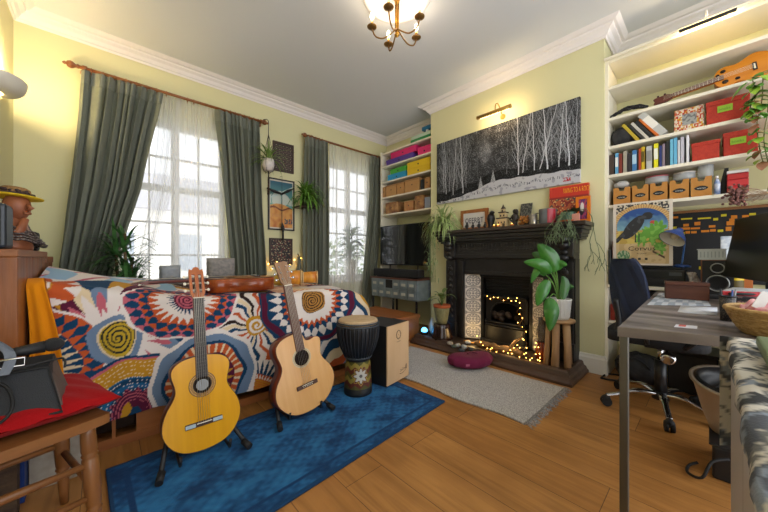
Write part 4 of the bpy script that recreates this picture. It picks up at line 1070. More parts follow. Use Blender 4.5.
kraft(404.5, 414, z, .14, '#a56a40', 'light brown box beside the dark brown one on the lowest shelf'); kraft(415, 424.5, z, .19, '#7a4a30', 'dark brown box on the lowest shelf')
a, b = sorted((yx(425), yx(430.5))); M().bb((FX+.02, a, z+.001), (FX+.22, b, z+.15), bev=.004).solo('file_box', mat('slate_card', '#8a8f9c', .6), 'grey file box against the chimney breast above the television', 'box')
z = SF[0]
a, b = sorted((yx(411), yx(430.5)))
for k, (c, h, l, da) in enumerate((('#2f8a4a', .045, 'green document wallet at the bottom of the pile on the topmost shelf', 0), ('#c5d8c2', .05, 'pale green box file in the pile on the topmost shelf', .0), ('#e2e2de', .03, 'white folder near the top of the pile on the topmost shelf', .06))):
    M().bb((FX+.02+.01*k, a+da, z+.001), (FX+.25, b-.2-da if k == 2 else b, z+h), bev=.002).solo('folder', mat('folder_'+c[1:], c, .6), l, 'folder', 'pile on the topmost far shelf'); z += h+.001
M().bb((FX+.04, a, z+.001), (FX+.2, a+.16, z+.05), bev=.003).solo('folder', mat('folder_blue', '#1d6f9c', .5), 'blue box file on top of the pile on the topmost shelf', 'folder', 'pile on the topmost far shelf')
# ================= television corner =================
m_tv = mat('tv_frame', '#101113', .35); m_scr = mat('tv_screen', '#0b0d10', .08, spec=.8)
cy0, cy1 = 2.50, 3.38
t = thing('metal_cabinet', 'grey metal cabinet of small drawers on thin black legs under the television', 'cabinet', (3.15, 2.94, 0))
m_zinc = mat('grey_blue_metal', '#76848c', .45, metal=.4, col2='#86939a', nscale=12)
M().bb((2.875, cy0, .44), (3.40, cy1, .70), bev=.004).part('body', m_zinc, t, world=True)
M().bb((2.86, cy0-.01, .70), (3.41, cy1+.01, .715), bev=.002).part('top', wood('red_brown_top', '#5a3026', '#6e3c2e', .5, 1, 10), t, world=True)
for r in range(2):
    for k in range(6):
        y0 = cy0+.02+.142*k; z0 = .455+.122*r
        if r == 1 and k == 3:
            M().bb((2.872, y0, z0), (2.876, y0+.13, z0+.112)).part('open_slot', m_black, t, world=True); continue
        d = M().bb((2.864, y0, z0), (2.875, y0+.132, z0+.113), bev=.002).part('drawer', m_zinc, t, world=True)
        M().bb((2.858, y0+.03, z0+.04), (2.864, y0+.10, z0+.075), bev=.001).part('label_holder', mat('label_card', '#b9bab2', .5), d, world=True)
for (x, y) in ((2.885, cy0+.02), (2.885, cy1-.02), (2.885, 2.94), (3.38, cy0+.02), (3.38, cy1-.02)):
    M().bb((x-.01, y-.01, 0), (x+.01, y+.01, .44)).part('leg', m_black, t, world=True)
t = thing('television', 'flat black television on the grey metal cabinet', 'television', (3.1, 2.97, .716))
M().bb((3.10, 2.50, .885), (3.135, 3.44, 1.462), bev=.004).part('casing', m_tv, t, world=True)
M().bb((3.097, 2.51, .90), (3.101, 3.43, 1.453)).part('screen', m_scr, t, world=True)
for y in (2.7, 3.24): M().tube([(3.0, y, .722), (3.11, y, .735), (3.12, y, .89)], .008, 6).part('foot', m_black, t, world=True)
t = thing('soundbar', 'long black soundbar in front of the television', 'speaker', (2.96, 2.95, .716))
M().bb((2.90, 2.50, .728), (3.02, 3.37, .835), bev=.012).part('case', mat('soundbar_cloth', '#14161a', .7, bump=.3, bscale=500), t, world=True)
M().bb((2.91, 2.6, .716), (3.01, 3.3, .729)).part('base', m_black, t, world=True)
t = thing('trunk', 'low orange-brown wooden trunk with black corners behind the cajon', 'trunk', (2.62, 2.8, 0))
m_tr = wood('trunk_pine', '#8a4d24', '#a5642f', .45, 1, 8, coat=.1)
M().bb((2.40, 2.44, .0), (2.84, 3.24, .25), bev=.003).part('body', m_tr, t, world=True); M().bb((2.39, 2.43, .252), (2.85, 3.25, .30), bev=.004).part('lid', m_tr, t, world=True)
for y in (2.43, 3.21): M().bb((2.385, y-.004, .0), (2.43, y+.045, .07)).part('corner_iron', m_black, t, world=True); M().bb((2.383, y-.004, .22), (2.43, y+.045, .302)).part('corner_iron', m_black, t, world=True)
# glowing blue night light and white bottle by the hearth end
t = thing('night_light', 'small glowing blue light at the left end of the hearth', 'lamp', (2.76, 2.30, .085))
M().lathe([(0, 0), (.035, 0), (.045, .02), (.04, .04), (0, .04)], (2.76, 2.29, .086), 18).part('base', m_black, t, world=True, smooth=True)
M().ball((2.76, 2.29, .14), .035, 14).part('globe', mat('blue_glow', '#2a6fd0', .3, emit=3.0, ecol='#4ab0ff'), t, world=True, smooth=True)
M().lathe([(0, 0), (.03, 0), (.034, .12), (.02, .16), (.012, .19), (0, .19)], (2.90, 2.28, .086), 16).solo('white_bottle', mat('white_plastic', '#c9c6be', .5), 'white bottle standing on the hearth beside the blue light', 'bottle', smooth=True)
# ================= fireplace =================
m_iron = mat('black_painted_oak', '#19181a', .40, col2='#242223', nscale=12, bump=.1, bscale=80)
m_cast = mat('cast_iron', '#15161a', .45, metal=.3, bump=.15, bscale=90)
FC = 1.468
t = thing('fireplace', 'black carved mantelpiece with a cast-iron grate and patterned tiles', 'fireplace', (2.95, FC, 0))
fp = t
def fb(a, b, nm, mt=m_iron, bev=0): return M().bb(a, b, bev=bev).part(nm, mt, fp, world=True)
fb((2.84, .69, 1.265), (XB, 2.245, 1.298), 'mantel_shelf', wood('dark_stained_shelf', '#2a201e', '#3a2c28', .35, 1, 10), .004)
m = M()
for k, (x, z0, z1, e) in enumerate(((2.865, 1.235, 1.265, .02), (2.89, 1.20, 1.235, .035), (2.905, 1.175, 1.20, .045), (2.94, 1.155, 1.175, .055))): m.bb((x, .69+e, z0), (XB, 2.245-e, z1), bev=.004)
m.part('cornice_moulding', m_iron, fp, world=True)
fb((2.965, .80, 1.03), (XB, 2.14, 1.155), 'frieze')
m = M()
rd = random.Random(3)
for k in range(30):
    y = 1.0+.94*k/29; m.bb((2.955, y-.009, 1.105), (2.967, y+.009, 1.14), bev=.002)
    m.ball((2.963, y, 1.075), .011, 8, (.6, 1, 1))
m.part('carved_dentils', m_iron, fp, world=True)
fb((2.945, .80, .985), (XB, 2.14, 1.03), 'rail_moulding', bev=.006)
fb((3.0, 1.06, .81), (XB, 1.895, .985), 'lintel_panel')
fb((2.975, 1.06, .81), (3.0, 1.895, .845), 'lintel_bead', bev=.004)
for s, (a, b) in ((1, (1.895, 2.14)), (-1, (.80, 1.06))):
    L0 = fb((2.99, a, .085), (XB, b, .985), 'pilaster')
    inn = a if s == 1 else b; outr = b if s == 1 else a
    y0, y1 = sorted((inn+s*.005, inn+s*.05)); M().bb((2.965, y0, .085), (2.99, y1, .95), bev=.005).part('inner_moulding', m_iron, L0, world=True)
    y0, y1 = sorted((outr-s*.15, outr-s*.0)); M().bb((2.95, y0, .085), (2.99, y1, .25), bev=.006).part('plinth_block', m_iron, L0, world=True)
    M().bb((2.962, y0+.012, .25), (2.99, y1-.012, .96), bev=.003).part('panel', m_iron, L0, world=True)
    m = M()
    for k in range(9):
        z = .32+.068*k; m.ball((2.96, (y0+y1)/2, z), .03, 10, (.35, 1.1, .9)); m.ball((2.958, (y0+y1)/2, z+.03), .012, 8, (.8, 1, 1))
    m.part('carving', m_iron, L0, world=True)
    m = M(); yc = (y0+y1)/2
    m.tube(bez([(2.96, yc, .95), (2.92, yc, 1.0), (2.955, yc, 1.06), (2.90, yc, 1.13), (2.92, yc, 1.17)], 6), [.045]*3+[.05]*22, 12, flat=.8) if False else None
    for z, x, r in ((.99, 2.935, .035), (1.04, 2.945, .03), (1.10, 2.925, .04), (1.15, 2.91, .045)): m.ball((x, yc, z), r, 12, (1, 1.25, .9))
    m.bb((2.93, y0, 1.0), (2.965, y1, 1.16), bev=.006); m.part('corbel', m_iron, fp, world=True)
def tile(u, v):
    vv = (v*5) % 1; uu = u
    if vv < .03 or vv > .97 or uu < .03 or uu > .97: return hx('#8f8c8c')
    dx, dy = uu-.5, vv-.5; r = math.hypot(dx, dy); a = math.atan2(dy, dx)
    ink = hx('#77777f'); w_ = hx('#cfcac6')
    if abs(r-.40) < .03 or abs(r-.25-.06*math.cos(8*a)) < .035 or r < .07: return ink
    if abs(dx) > .36 and abs(dy) > .36 and math.hypot(abs(dx)-.5, abs(dy)-.5) < .16: return ink
    if .27 < r < .38 and math.cos(12*a) > .55: return ink
    if r < .2 and math.cos(4*a) > .6 and r > .1: return ink
    return w_
tm = vmat('patterned_glazed_tile', .3)
for s in (1, -1):
    A = V((2.992, FC+s*.427, .09)); B = V((3.085, FC+s*.27, .09))
    if s == -1: A, B = B, A
    M().grid(lambda u, v: A*(1-u)+B*u+V((0, 0, .72*v)), 36, 170, col=tile, smooth=False, thick=(.02, -s*.0, 0)).part('tile_panel', tm, fp, world=True)
# cast iron insert
m = M(); m.bb((3.08, FC-.285, .085), (3.10, FC-.245, .82)); m.part('insert_frame', m_cast, fp, world=True)
m = M(); m.bb((3.08, FC+.245, .085), (3.10, FC+.285, .82)); m.part('insert_frame', m_cast, fp, world=True)
fb((3.07, FC-.285, .78), (3.11, FC+.285, .83), 'insert_frame', m_cast, .005)
m = M()
for k in range(5): m.bb((3.10+.012*k, FC-.245, .755-.035*k), (3.125+.012*k, FC+.245, .785-.035*k), bev=.004)
m.part('stepped_hood', m_cast, fp, world=True)
fb((3.16, oy0+.003, .59), (3.19, oy1-.003, .80), 'smoke_plate', m_cast); fb((3.04, FC-.235, .565), (3.17, FC+.235, .59), 'grate_ledge', m_cast, .005)
# arched plate
arch = [(-.225, .30), (-.225, .565), (.225, .565), (.225, .30), (.165, .30)]+[(.165*math.cos(a), .40+.125*math.sin(a)) for a in [PI*k/14 for k in range(15)]]+[(-.165, .30)]
M().prism(arch, (3.10, FC, 0), (0, 1, 0), (0, 0, 1), (.015, 0, 0)).part('arched_plate', m_cast, fp, world=True)
M().tube([(3.095, FC+.165*math.cos(a), .40+.125*math.sin(a)) for a in [PI*k/18 for k in range(19)]]+[(3.095, FC-.165, .30)], .008, 8).part('arch_bead', m_cast, fp, world=True)
for k, z in enumerate((.315, .285)):
    M().tube([(3.09, FC-.22, z), (3.045-.008*k, FC-.2, z), (3.03-.008*k, FC, z), (3.045-.008*k, FC+.2, z), (3.09, FC+.22, z)], .011, 8).part('fire_bar', m_cast, fp, world=True)
M().prism(bez2([(-.22, 0), (-.2, -.04), (0, -.058), (.2, -.04), (.22, 0)], 5, False), (3.085, FC, .115), (0, 1, 0), (1, 0, 0), (0, 0, .15)).part('ash_front', m_cast, fp, world=True)
fb((3.02, FC-.25, .083), (3.11, FC+.25, .115), 'ash_sill', m_cast, .005)
M().bb((3.30, oy0+.004, .02), (3.33, oy1-.004, .8)).part('fire_back', mat('soot', '#0c0b0b', .9), fp, world=True)
for yy in (oy0+.004, oy1-.014): M().bb((XB+.0, yy, .0), (3.33, yy+.01, .82)).part('fire_side', MATS['soot'], fp, world=True)
fb((XB, oy0+.01, .0), (3.30, oy1-.01, .084), 'fire_floor', MATS['soot'])
m = M(); rd = random.Random(5)
for k in range(14): m.ball((3.17+rd.uniform(-.04, .08), FC+rd.uniform(-.17, .17), .34+rd.uniform(-.03, .05)), rd.uniform(.025, .045), 8, (1, 1.2, .8), rot=(rd.random(), rd.random(), 0))
m.part('coals', mat('coal', '#241c18', .8, col2='#4a3a30', nscale=30), fp, world=True, kind='stuff')
M().bb((3.11, oy0+.01, .26), (3.29, oy1-.01, .29)).part('grate_floor', m_cast, fp, world=True)
# hearth kerb with stepped moulding
m_he = wood('dark_walnut_kerb', '#3c2a22', '#523a2d', .45, 1, 9, coat=.08)
t = thing('hearth', 'dark wooden stepped hearth in front of the fireplace', 'hearth', (2.9, 1.54, 0))
M().bb((2.735, .80, 0), (2.95, 2.36, .08)).part('slab', mat('hearth_slab', '#2e2420', .5, col2='#3c302a', nscale=8), t, world=True); 
m = M(); m.bb((2.95, .80, 0), (XB-.024, 2.36, .08)); m.part('slab', MATS['hearth_slab'], t, world=True)
hp = [(0, 0), (.115, 0), (.115, .02), (.095, .032), (.085, .05), (.06, .06), (.05, .085), (.035, .095), (0, .095)]
def kerb(pts, ins):
    return sweep(hp, pts, ins)
kerb([(XB-.024, .80), (2.735, .80), (2.735, 2.36), (XB-.024, 2.36)], [(0, -1+.35), (-1, -.65), (-1, .3), (0, .3)]).part('moulded_kerb', m_he, t, world=True)
# ---------- things on the hearth ----------
HZ = .082
t = thing('plant_stand', 'dark brown fluted stand at the left end of the hearth', 'plant stand', (2.80, 2.07, .096))
c0 = V((2.80, 2.07, HZ)); m = M(); n_ = 24
m.ring([[c0+V(((r*(1+.05*math.cos(12*a)))*math.cos(a), (r*(1+.05*math.cos(12*a)))*math.sin(a), z)) for a in [2*PI*j/48 for j in range(48)]] for r, z in ((.115, 0), (.112, .03), (.09, .12), (.088, .165), (.08, .17), (.02, .17))], 48)
m.part('fluted_body', mat('glazed_dark_brown', '#2c1a16', .25, coat=.3), t, world=True)
t = thing('potted_plant', 'broad-leaved plant in a grey-green pot with a terracotta collar on the fluted stand', 'plant', (2.80, 2.07, .25))
M().lathe([(0, 0), (.055, 0), (.07, .05), (.085, .15), (.088, .19), (0, .18)], (2.80, 2.07, HZ+.171), 24).part('outer_pot', mat('sage_woven_pot', '#6a6a4a', .7, col2='#7d7a56', nscale=60, bump=.4, bscale=120), t, world=True, smooth=True)
M().lathe([(.06, .0), (.094, .0), (.097, .03), (.085, .032), (.08, .005)], (2.80, 2.07, HZ+.352), 24).part('inner_pot', mat('terracotta', '#a5532c', .8), t, world=True, smooth=True)
for k in range(13):
    a = rd.uniform(0, 2*PI); e = rd.uniform(.2, 1.2); m = M(); p0 = V((2.80, 2.07, HZ+.37)); q = p0+V((math.cos(a)*.05*math.cos(e), math.sin(a)*.05*math.cos(e), rd.uniform(.06, .14)))
    m.tube([p0, q], .003, 5); leaf(m, q, (math.cos(a)*math.cos(e), math.sin(a)*math.cos(e), math.sin(e)), rd.uniform(.08, .14), .055, 1.0, prof='oval'); m.part('leaf', mat('olive_leaf', '#5a7038', .5, col2='#6f854a', nscale=30), t, world=True)
# shells, stones, dried bits
cl = [('sea_shell', 'grey shell in the cluster at the left of the grate', '#8a8f98', (458, 344), .026), ('sea_shell', 'bluish shell in front of the left tiles', '#6f7f90', (464, 346), .03), ('sea_shell', 'white shell at the foot of the left tiles', '#c9c9c6', (468, 341), .026), ('stone', 'dark pebble in front of the left tiles', '#2c3238', (462, 349), .028), ('stone', 'black pebble beside the pile of shells, nearest the grate', '#1f2428', (471, 348), .025), ('sea_shell', 'tan shell nearest the fluted stand', '#a08a70', (450, 342), .026), ('stone', 'rounded greenish pebble at the left of the shells', '#56604a', (454, 345), .024)]
for k, (nm, l, c, (a, b), r) in enumerate(cl):
    p = Z(a, b+3, HZ+.0); o = M(); o.ball((p.x, p.y, HZ+r*.75+.0), r, 12, (1.3, 1, .75), rot=(0, 0, k))
    if nm == 'sea_shell':
        for j in range(7): aa = -1.2+.4*j; o.tube([(p.x, p.y, HZ+r*1.5), (p.x-r*1.1*math.cos(aa), p.y+r*1.1*math.sin(aa), HZ+r*.8)], .003, 5)
    o.solo(nm, mat('pebble_'+c[1:], c, .5, col2='#b5b2aa' if nm == 'sea_shell' else '#4a4e50', nscale=50), l, nm.replace('_', ' '), 'shells and pebbles on the hearth', smooth=True)
t = thing('driftwood', 'pale driftwood log lying before the grate', 'log', (2.83, 1.36, HZ))
M().tube(bez([(2.80, 1.18, HZ+.03), (2.82, 1.28, HZ+.045), (2.80, 1.40, HZ+.035), (2.83, 1.5, HZ+.04), (2.81, 1.66, HZ+.03)], 5), [.022, .028, .03, .035, .03]*4+[.02], 10).part('log', wood('pale_driftwood', '#7d5c3a', '#a8814f', .7, 1, 20), t, world=True, smooth=True)
M().tube([(2.81, 1.3, HZ+.05), (2.86, 1.26, HZ+.12), (2.85, 1.2, HZ+.17)], [.018, .014, .006], 8).part('branch', MATS['pale_driftwood'], t, world=True)
m = M()
for k in range(60):
    y = rd.uniform(1.2, 1.82); m.ball((2.87+rd.uniform(-.03, .04), y, HZ+.012), rd.uniform(.008, .016), 6, (1.4, 1, .6), rot=(0, 0, rd.random()*3))
m.solo('wood_chips', mat('golden_chips', '#7a5524', .6, col2='#c08a3c', nscale=60), 'scatter of golden wood chips along the grate', 'wood chips', kind='stuff')
# oil lamp and amber jar
p = Z(540, 361, HZ)
t = thing('amber_jar', 'reddish amber glass jar on the hearth beside the driftwood stool', 'jar', (2.93, 1.05, HZ))
M().lathe([(0, 0), (.045, 0), (.05, .02), (.05, .12), (.04, .14), (.042, .15), (0, .15)], (2.90, 1.045, HZ+.001), 22).part('glass', mat('amber_glass', '#7a2e12', .15, col2='#5a1e10', nscale=8, coat=.5), t, world=True, smooth=True)
t = thing('oil_lamp', 'smoky glass lamp chimney standing on the amber jar in front of the right tiles', 'lamp', (2.90, 1.045, HZ+.152))
M().lathe([(0, 0), (.03, 0), (.034, .02), (.045, .06), (.035, .12), (.024, .17), (.026, .22), (.020, .22), (.0, .2)], (2.90, 1.045, HZ+.152), 20).part('chimney', mat('smoky_glass', '#4a4440', .12, alpha=.75, coat=.3), t, world=True, smooth=True)
# fairy lights
pts = [(486, 297), (491, 300), (497, 298), (503, 301), (509, 299), (514, 302), (518, 298), (521, 306), (517, 312), (523, 318), (519, 325), (525, 331), (521, 338), (527, 343), (523, 350), (519, 345), (513, 349), (506, 350), (499, 346), (492, 350), (486, 347), (481, 343), (478, 336), (480, 349), (488, 352), (497, 353), (505, 355), (512, 353), (520, 357), (527, 352), (531, 358), (535, 352), (533, 344), (538, 349), (541, 357), (537, 362), (530, 365), (524, 362), (522, 370)]
xs_ = []
for (a, b) in pts:
    x = 3.03 if b < 335 else 2.80
    q = X(a, b, x)
    if q.z < HZ+.02: q = Z(a, b, HZ+.02) if b < 366 else V((q.x, q.y, HZ+.03))
    if q.x < 2.75: q.x = 2.75
    xs_.append(q)
t = thing('fairy_lights', 'string of warm fairy lights looped over the grate and along the hearth', 'string lights', (3.0, 1.4, HZ))
path = bez(xs_, 4); M().tube(path, .0014, 4).part('wire', mat('copper_wire', '#8a5a2a', .4), t, world=True)
m_fb = mat('fairy_bulb', '#ffd890', .4, emit=6, ecol='#ffb850')
b0 = M().ball((0, 0, 0), .0042, 6).part('bulb', m_fb, t)
Wi = W[t.name].inverted(); cnt = 0
for k in range(0, len(path), 3):
    o = b0 if cnt == 0 else b0.copy()
    if cnt: C.objects.link(o)
    o.location = Wi @ (path[k]+V((-.006, rd.uniform(-.02, .02), rd.uniform(-.006, .02)))); cnt += 1
    if cnt > 92: break
lamp('fairy_glow', 'POINT', (2.86, 1.30, .20), .6, (1, .65, .25), .05)
lamp('fairy_glow', 'POINT', (2.86, 1.72, .18), .35, (1, .65, .25), .05)
t = thing('fairy_lights', 'sparse fairy lights strung low on the wall below the trinket frame', 'string lights', (1.6, YN-.03, .9))
wp = [Y(a, b, YN-.03) for a, b in ((262, 268), (266, 258), (271, 270), (277, 262), (286, 271), (293, 259), (298, 266), (301, 256))]
wp = bez(wp, 4); M().tube(wp, .0015, 4).part('wire', MATS['copper_wire'], t, world=True); Wi = W[t.name].inverted()
b1 = M().ball((0, 0, 0), .009, 6).part('bulb', m_fb, t); b1.location = Wi @ wp[0]
for k in range(3, len(wp), 3): o = b1.copy(); C.objects.link(o); o.location = Wi @ wp[k]
# driftwood stool and its plant
SX, SY = 2.85, .885
t = thing('stool', 'small round stool of pale driftwood branches at the right end of the hearth', 'stool', (SX, SY, HZ+.014))
m_dr = mat('pale_branch', '#9a7450', .7, col2='#b99468', nscale=14, stretch=(1, 1, .15), bump=.4, bscale=50)
M().lathe([(0, -.02), (.11, -.02), (.122, -.008), (.12, .004), (0, .004)], (SX, SY, .468), 24).part('seat', m_dr, t, world=True, smooth=True)
for k, (dx, dy, r) in enumerate(((-.05, .07, .024), (-.075, .0, .03), (-.04, -.07, .027), (.05, -.05, .025), (.055, .05, .025))):
    M().tube([(SX+dx*1.3, SY+dy*1.15, HZ+.001), (SX+dx*1.15+.006, SY+dy*1.05, .25), (SX+dx, SY+dy*.9, .45)], [r*1.05, r*.9, r], 12).part('leg', m_dr, t, world=True, smooth=True)
t = thing('potted_plant', 'large glossy-leaved plant in a white ribbed pot on the driftwood stool', 'plant', (SX, SY, .473))
m = M(); m.ring([[V((SX+(r*(1+.03*math.cos(26*a)))*math.cos(a), SY+(r*(1+.03*math.cos(26*a)))*math.sin(a), z)) for a in [2*PI*j/104 for j in range(104)]] for r, z in ((.07, .474), (.078, .50), (.09, .63), (.094, .64), (.092, .648), (.084, .648), (.08, .62), (.01, .615))], 104)
m.part('ribbed_pot', mat('white_ribbed_ceramic', '#cfcdc8', .4), t, world=True)
def bigleaf(base, mid, tip, w_, parent, mt, face=(-1, -.3, .2)):
    base, mid, tip = V(base), V(mid), V(tip); P_ = bez([base, mid, tip], 10); m = M()
    n = len(P_); rows = []
    for i, p in enumerate(P_):
        t_ = i/(n-1); d = (P_[min(i+1, n-1)]-P_[max(i-1, 0)]).normalized(); s = d.cross(V(face)).normalized(); nn = s.cross(d)
        ww = w_*math.sin(PI*min(1, .04+.95*t_)**.8)**.8
        rows.append([p+s*ww*.5-nn*ww*.18, p+s*ww*.27-nn*ww*.04+nn*.004*math.sin(9*t_), p, p-s*ww*.27-nn*ww*.04, p-s*ww*.5-nn*ww*.18])
    vv = [[m.b.verts.new(q) for q in r] for r in rows]
    for i in range(n-1):
        for j in range(4): f = m.b.faces.new((vv[i][j], vv[i][j+1], vv[i+1][j+1], vv[i+1][j])); f.smooth = True
    o = m.part('leaf', mt, parent, world=True); return o
m_big = mat('glossy_leaf', '#296a1c', .3, col2='#387c26', nscale=8, coat=.3); m_big2 = mat('glossy_leaf_dark', '#2a5c2a', .35, col2='#3a7034', nscale=8, coat=.2)
Q = lambda a, b, x: X(a, b, x)
LV = [((554, 272, 2.82), (549, 256, 2.80), (538, 244, 2.78), .14, m_big), ((551, 273, 2.8), (540, 264, 2.74), (524, 262, 2.70), .10, m_big), ((548, 280, 2.78), (542, 292, 2.72), (537, 306, 2.70), .10, m_big),
      ((549, 298, 2.74), (551.5, 312, 2.68), (549.5, 331, 2.66), .115, m_big), ((556, 270, 2.84), (560, 264, 2.84), (567, 265, 2.84), .07, m_big), ((563, 292, 2.86), (567, 287, 2.86), (574, 287, 2.86), .06, m_big2), ((549, 262, 2.88), (540, 256, 2.9), (532, 253, 2.9), .09, m_big2), ((562, 300, 2.8), (565, 284, 2.84), (562, 276, 2.85), .07, m_big2), ((546, 275, 2.8), (538, 270, 2.76), (531, 283, 2.74), .07, m_big)]
for b_, mi_, ti_, w_, mt in LV:
    o = bigleaf(Q(*b_), Q(*mi_), Q(*ti_), w_, t, mt)
    M().tube(bez([(SX, SY, .62), (Q(*b_)+V((SX, SY, .62)))/2+V((.0, 0, .05)), Q(*b_)], 5), .0045, 6).part('stem', mat('leaf_stem', '#5f8a3a', .5), t, world=True)
# ================= on the mantel shelf =================
MZ = 1.2985
def mx(px_, x=2.93): return X(px_, 220, x).y
t = thing('spider_plant', 'trailing variegated spider plant at the left end of the mantel shelf', 'plant', (2.95, 2.12, MZ))
M().lathe([(0, 0), (.05, 0), (.065, .10), (.058, .10), (0, .09)], (2.96, 2.14, MZ+.001), 18).part('pot', mat('dark_pot', '#3b3a2a', .6), t, world=True, smooth=True)
m = M(); rd = random.Random(21)
for k in range(150):
    a = rd.uniform(PI*.45, PI*1.6); e = rd.uniform(-.1, 1.3); leaf(m, (2.95+rd.uniform(-.03, .03), 2.14+rd.uniform(-.04, .05), MZ+.10), (math.cos(a)*math.cos(e)*.8, math.sin(a)*math.cos(e)+.15, math.sin(e)), rd.uniform(.2, .42), .014, rd.uniform(1.2, 2.4))
m.part('foliage', m_spider, t, world=True)
m = M()
for k in range(70):
    y = 2.19+rd.uniform(0, .13); z = MZ+rd.uniform(-.55, .1); leaf(m, (2.9+rd.uniform(-.05, .04), y+.02, z), (-.5, rd.uniform(-1, 1), rd.uniform(-.3, .8)), rd.uniform(.06, .13), .01, 1.5)
for q in range(5): m.tube([(2.93, 2.17, MZ+.1), (2.87, 2.21+.02*q, MZ+.08), (2.87, 2.22+.022*q, MZ-.3), (2.88, 2.22+.02*q, MZ-.6)], .003, 4)
m.part('trailing_runners', mat('trailing_green', '#5f7a4c', .6, col2='#8aa070', nscale=60), t, world=True)
# framed picture
t = thing('framed_picture', 'small orange-brown wooden frame with dark lettering on a white card', 'picture', (3.05, mx(474, 3.04), MZ), R(0))
ya, yb = mx(487.8, 3.05), mx(460.5, 3.05); H1 = .235
m = M(); fw = .035
for (a0, c0, a1, c1) in ((ya, 0, yb, fw), (ya, H1-fw, yb, H1), (ya, fw, ya+fw, H1-fw), (yb-fw, fw, yb, H1-fw)): m.bb((3.05, a0, MZ+.001+c0), (3.07, a1, MZ+.001+c1))
m.part('frame', mat('orange_frame_wood', '#8a4f22', .5, col2='#a0622c', nscale=20), t, world=True)
M().bb((3.058, ya+fw, MZ+fw), (3.068, yb-fw, MZ+H1-fw)).part('card', mat('white_card', '#d0cccc', .6), t, world=True)
text('QEERRT', (3.057, yb-fw-.02, MZ+.085), (0, -1, 0), (0, 0, 1), .06, width=yb-ya-2*fw-.04).part('lettering', mat('blue_black_ink', '#252b45', .6), t, world=True)
# small black figures
def figure(m, x, y, z, h, lean=0):
    m.lathe([(0, 0), (.2*h, 0), (.2*h, .06*h), (.12*h, .1*h), (.16*h, .35*h), (.2*h, .6*h), (.1*h, .72*h), (.07*h, .76*h)], (x, y, z), 12); m.ball((x-lean*h*.1, y, z+.86*h), .13*h, 10)
    m.tube([(x, y+.15*h, z+.6*h), (x-.1*h, y+.25*h, z+.4*h), (x-.12*h, y+.1*h, z+.3*h)], .05*h, 6); m.tube([(x, y-.15*h, z+.6*h), (x-.1*h, y-.25*h, z+.4*h), (x-.12*h, y-.1*h, z+.3*h)], .05*h, 6)
for px_, h, l in ((467, .085, 'tiny black figurine nearest the spider plant'), (473, .075, 'squat black figurine in front of the lettered frame'), (479, .08, 'third black figurine from the spider plant, before the lettered frame'), (485, .07, 'black figurine in front of the right edge of the lettered frame')):
    m = M(); figure(m, 2.94, mx(px_, 2.94), MZ+.001, h); m.solo('figurine', m_black, l, 'figurine', 'little black figurines before the lettered frame', smooth=True)
m = M(); yy = mx(491, 2.98); m.lathe([(0, 0), (.04, 0), (.03, .03), (.035, .06), (.05, .10), (.04, .14), (.0, .165)], (2.98, yy, MZ+.001), 14, sy=.8); m.tube([(2.98, yy, MZ+.13), (2.95, yy-.03, MZ+.165), (2.94, yy-.06, MZ+.16)], [.03, .02, .004], 8)
m.solo('bird_figure', m_black, 'black bird figure beside the cream model house', 'figurine', smooth=True)
# model house
t = thing('model_house', 'cream pottery tower house with dark windows and stepped roof', 'ornament', (2.98, mx(503, 2.98), MZ)); yy = mx(503, 2.98)
mcw = mat('cream_pottery', '#c9b48a', .6, col2='#b59c70', nscale=30); mdr = mat('dark_pottery_roof', '#332822', .6)
M().bb((2.945, yy-.052, MZ+.001), (3.02, yy+.052, MZ+.09), bev=.003).part('walls', mcw, t, world=True); M().bb((2.955, yy-.036, MZ+.09), (3.01, yy+.03, MZ+.15), bev=.003).part('upper_walls', mcw, t, world=True); M().bb((2.962, yy-.02, MZ+.15), (3.0, yy+.016, MZ+.19), bev=.003).part('tower', mcw, t, world=True)
for (a, b, z, h) in ((-.058, .058, .088, .012), (-.04, .034, .148, .010)): M().bb((2.94, yy+a, MZ+z), (3.024, yy+b, MZ+z+h), bev=.003).part('roof', mdr, t, world=True)
M().lathe([(.028, 0), (.012, .025), (.0, .05)], (2.981, yy-.002, MZ+.19), 4, (0, 0, 1)).part('spire', mdr, t, world=True)
for (a, z) in ((-.03, .05), (0, .05), (.03, .05), (-.02, .12), (.012, .12), (-.002, .17)): M().bb((2.943 if z < .09 else 2.953 if z < .15 else 2.960, yy+a-.006, MZ+z-.009), (2.946 if z < .09 else 2.956 if z < .15 else 2.963, yy+a+.006, MZ+z+.009)).part('window', mdr, t, world=True)
M().bb((2.942, yy-.035, MZ+.001), (2.946, yy-.01, MZ+.04)).part('door', mdr, t, world=True)
for k, (px_, l) in enumerate(((494, 'short tealight left of the model house'), (498, 'tealight in front of the model house'), (512, 'low tealight right of the model house'))):
    yy = mx(px_, 2.9); t = thing('tealight', l, 'candle', (2.9, yy, MZ), group='tealights on the mantel')
    M().lathe([(0, 0), (.019, 0), (.019, .02), (.016, .02), (.016, .016), (0, .016)], (2.9, yy, MZ+.001), 14).part('cup', mat('copper_cup', '#b5743c', .3, metal=.6), t, world=True); M().lathe([(0, 0), (.004, .005), (.0, .015)], (2.9, yy, MZ+.017), 8).part('flame', mat('flame', '#ffc070', .5, emit=6, ecol='#ffb050'), t, world=True)
m = M(); yy = mx(515, 2.97); figure(m, 2.97, yy, MZ+.001, .175); m.ball((2.96, yy-.02, MZ+.14), .02, 8, (.6, 1, 1.6))
m.solo('figurine', mat('dark_bronze', '#2a2420', .4, metal=.4), 'tall dark bronze figurine beside the black card', 'figurine', smooth=True)
ya, yb = mx(531, 3.05), mx(519.5, 3.05); t = thing('card', 'black patterned card leaning at the back of the mantel shelf', 'card', (3.05, (ya+yb)/2, MZ))
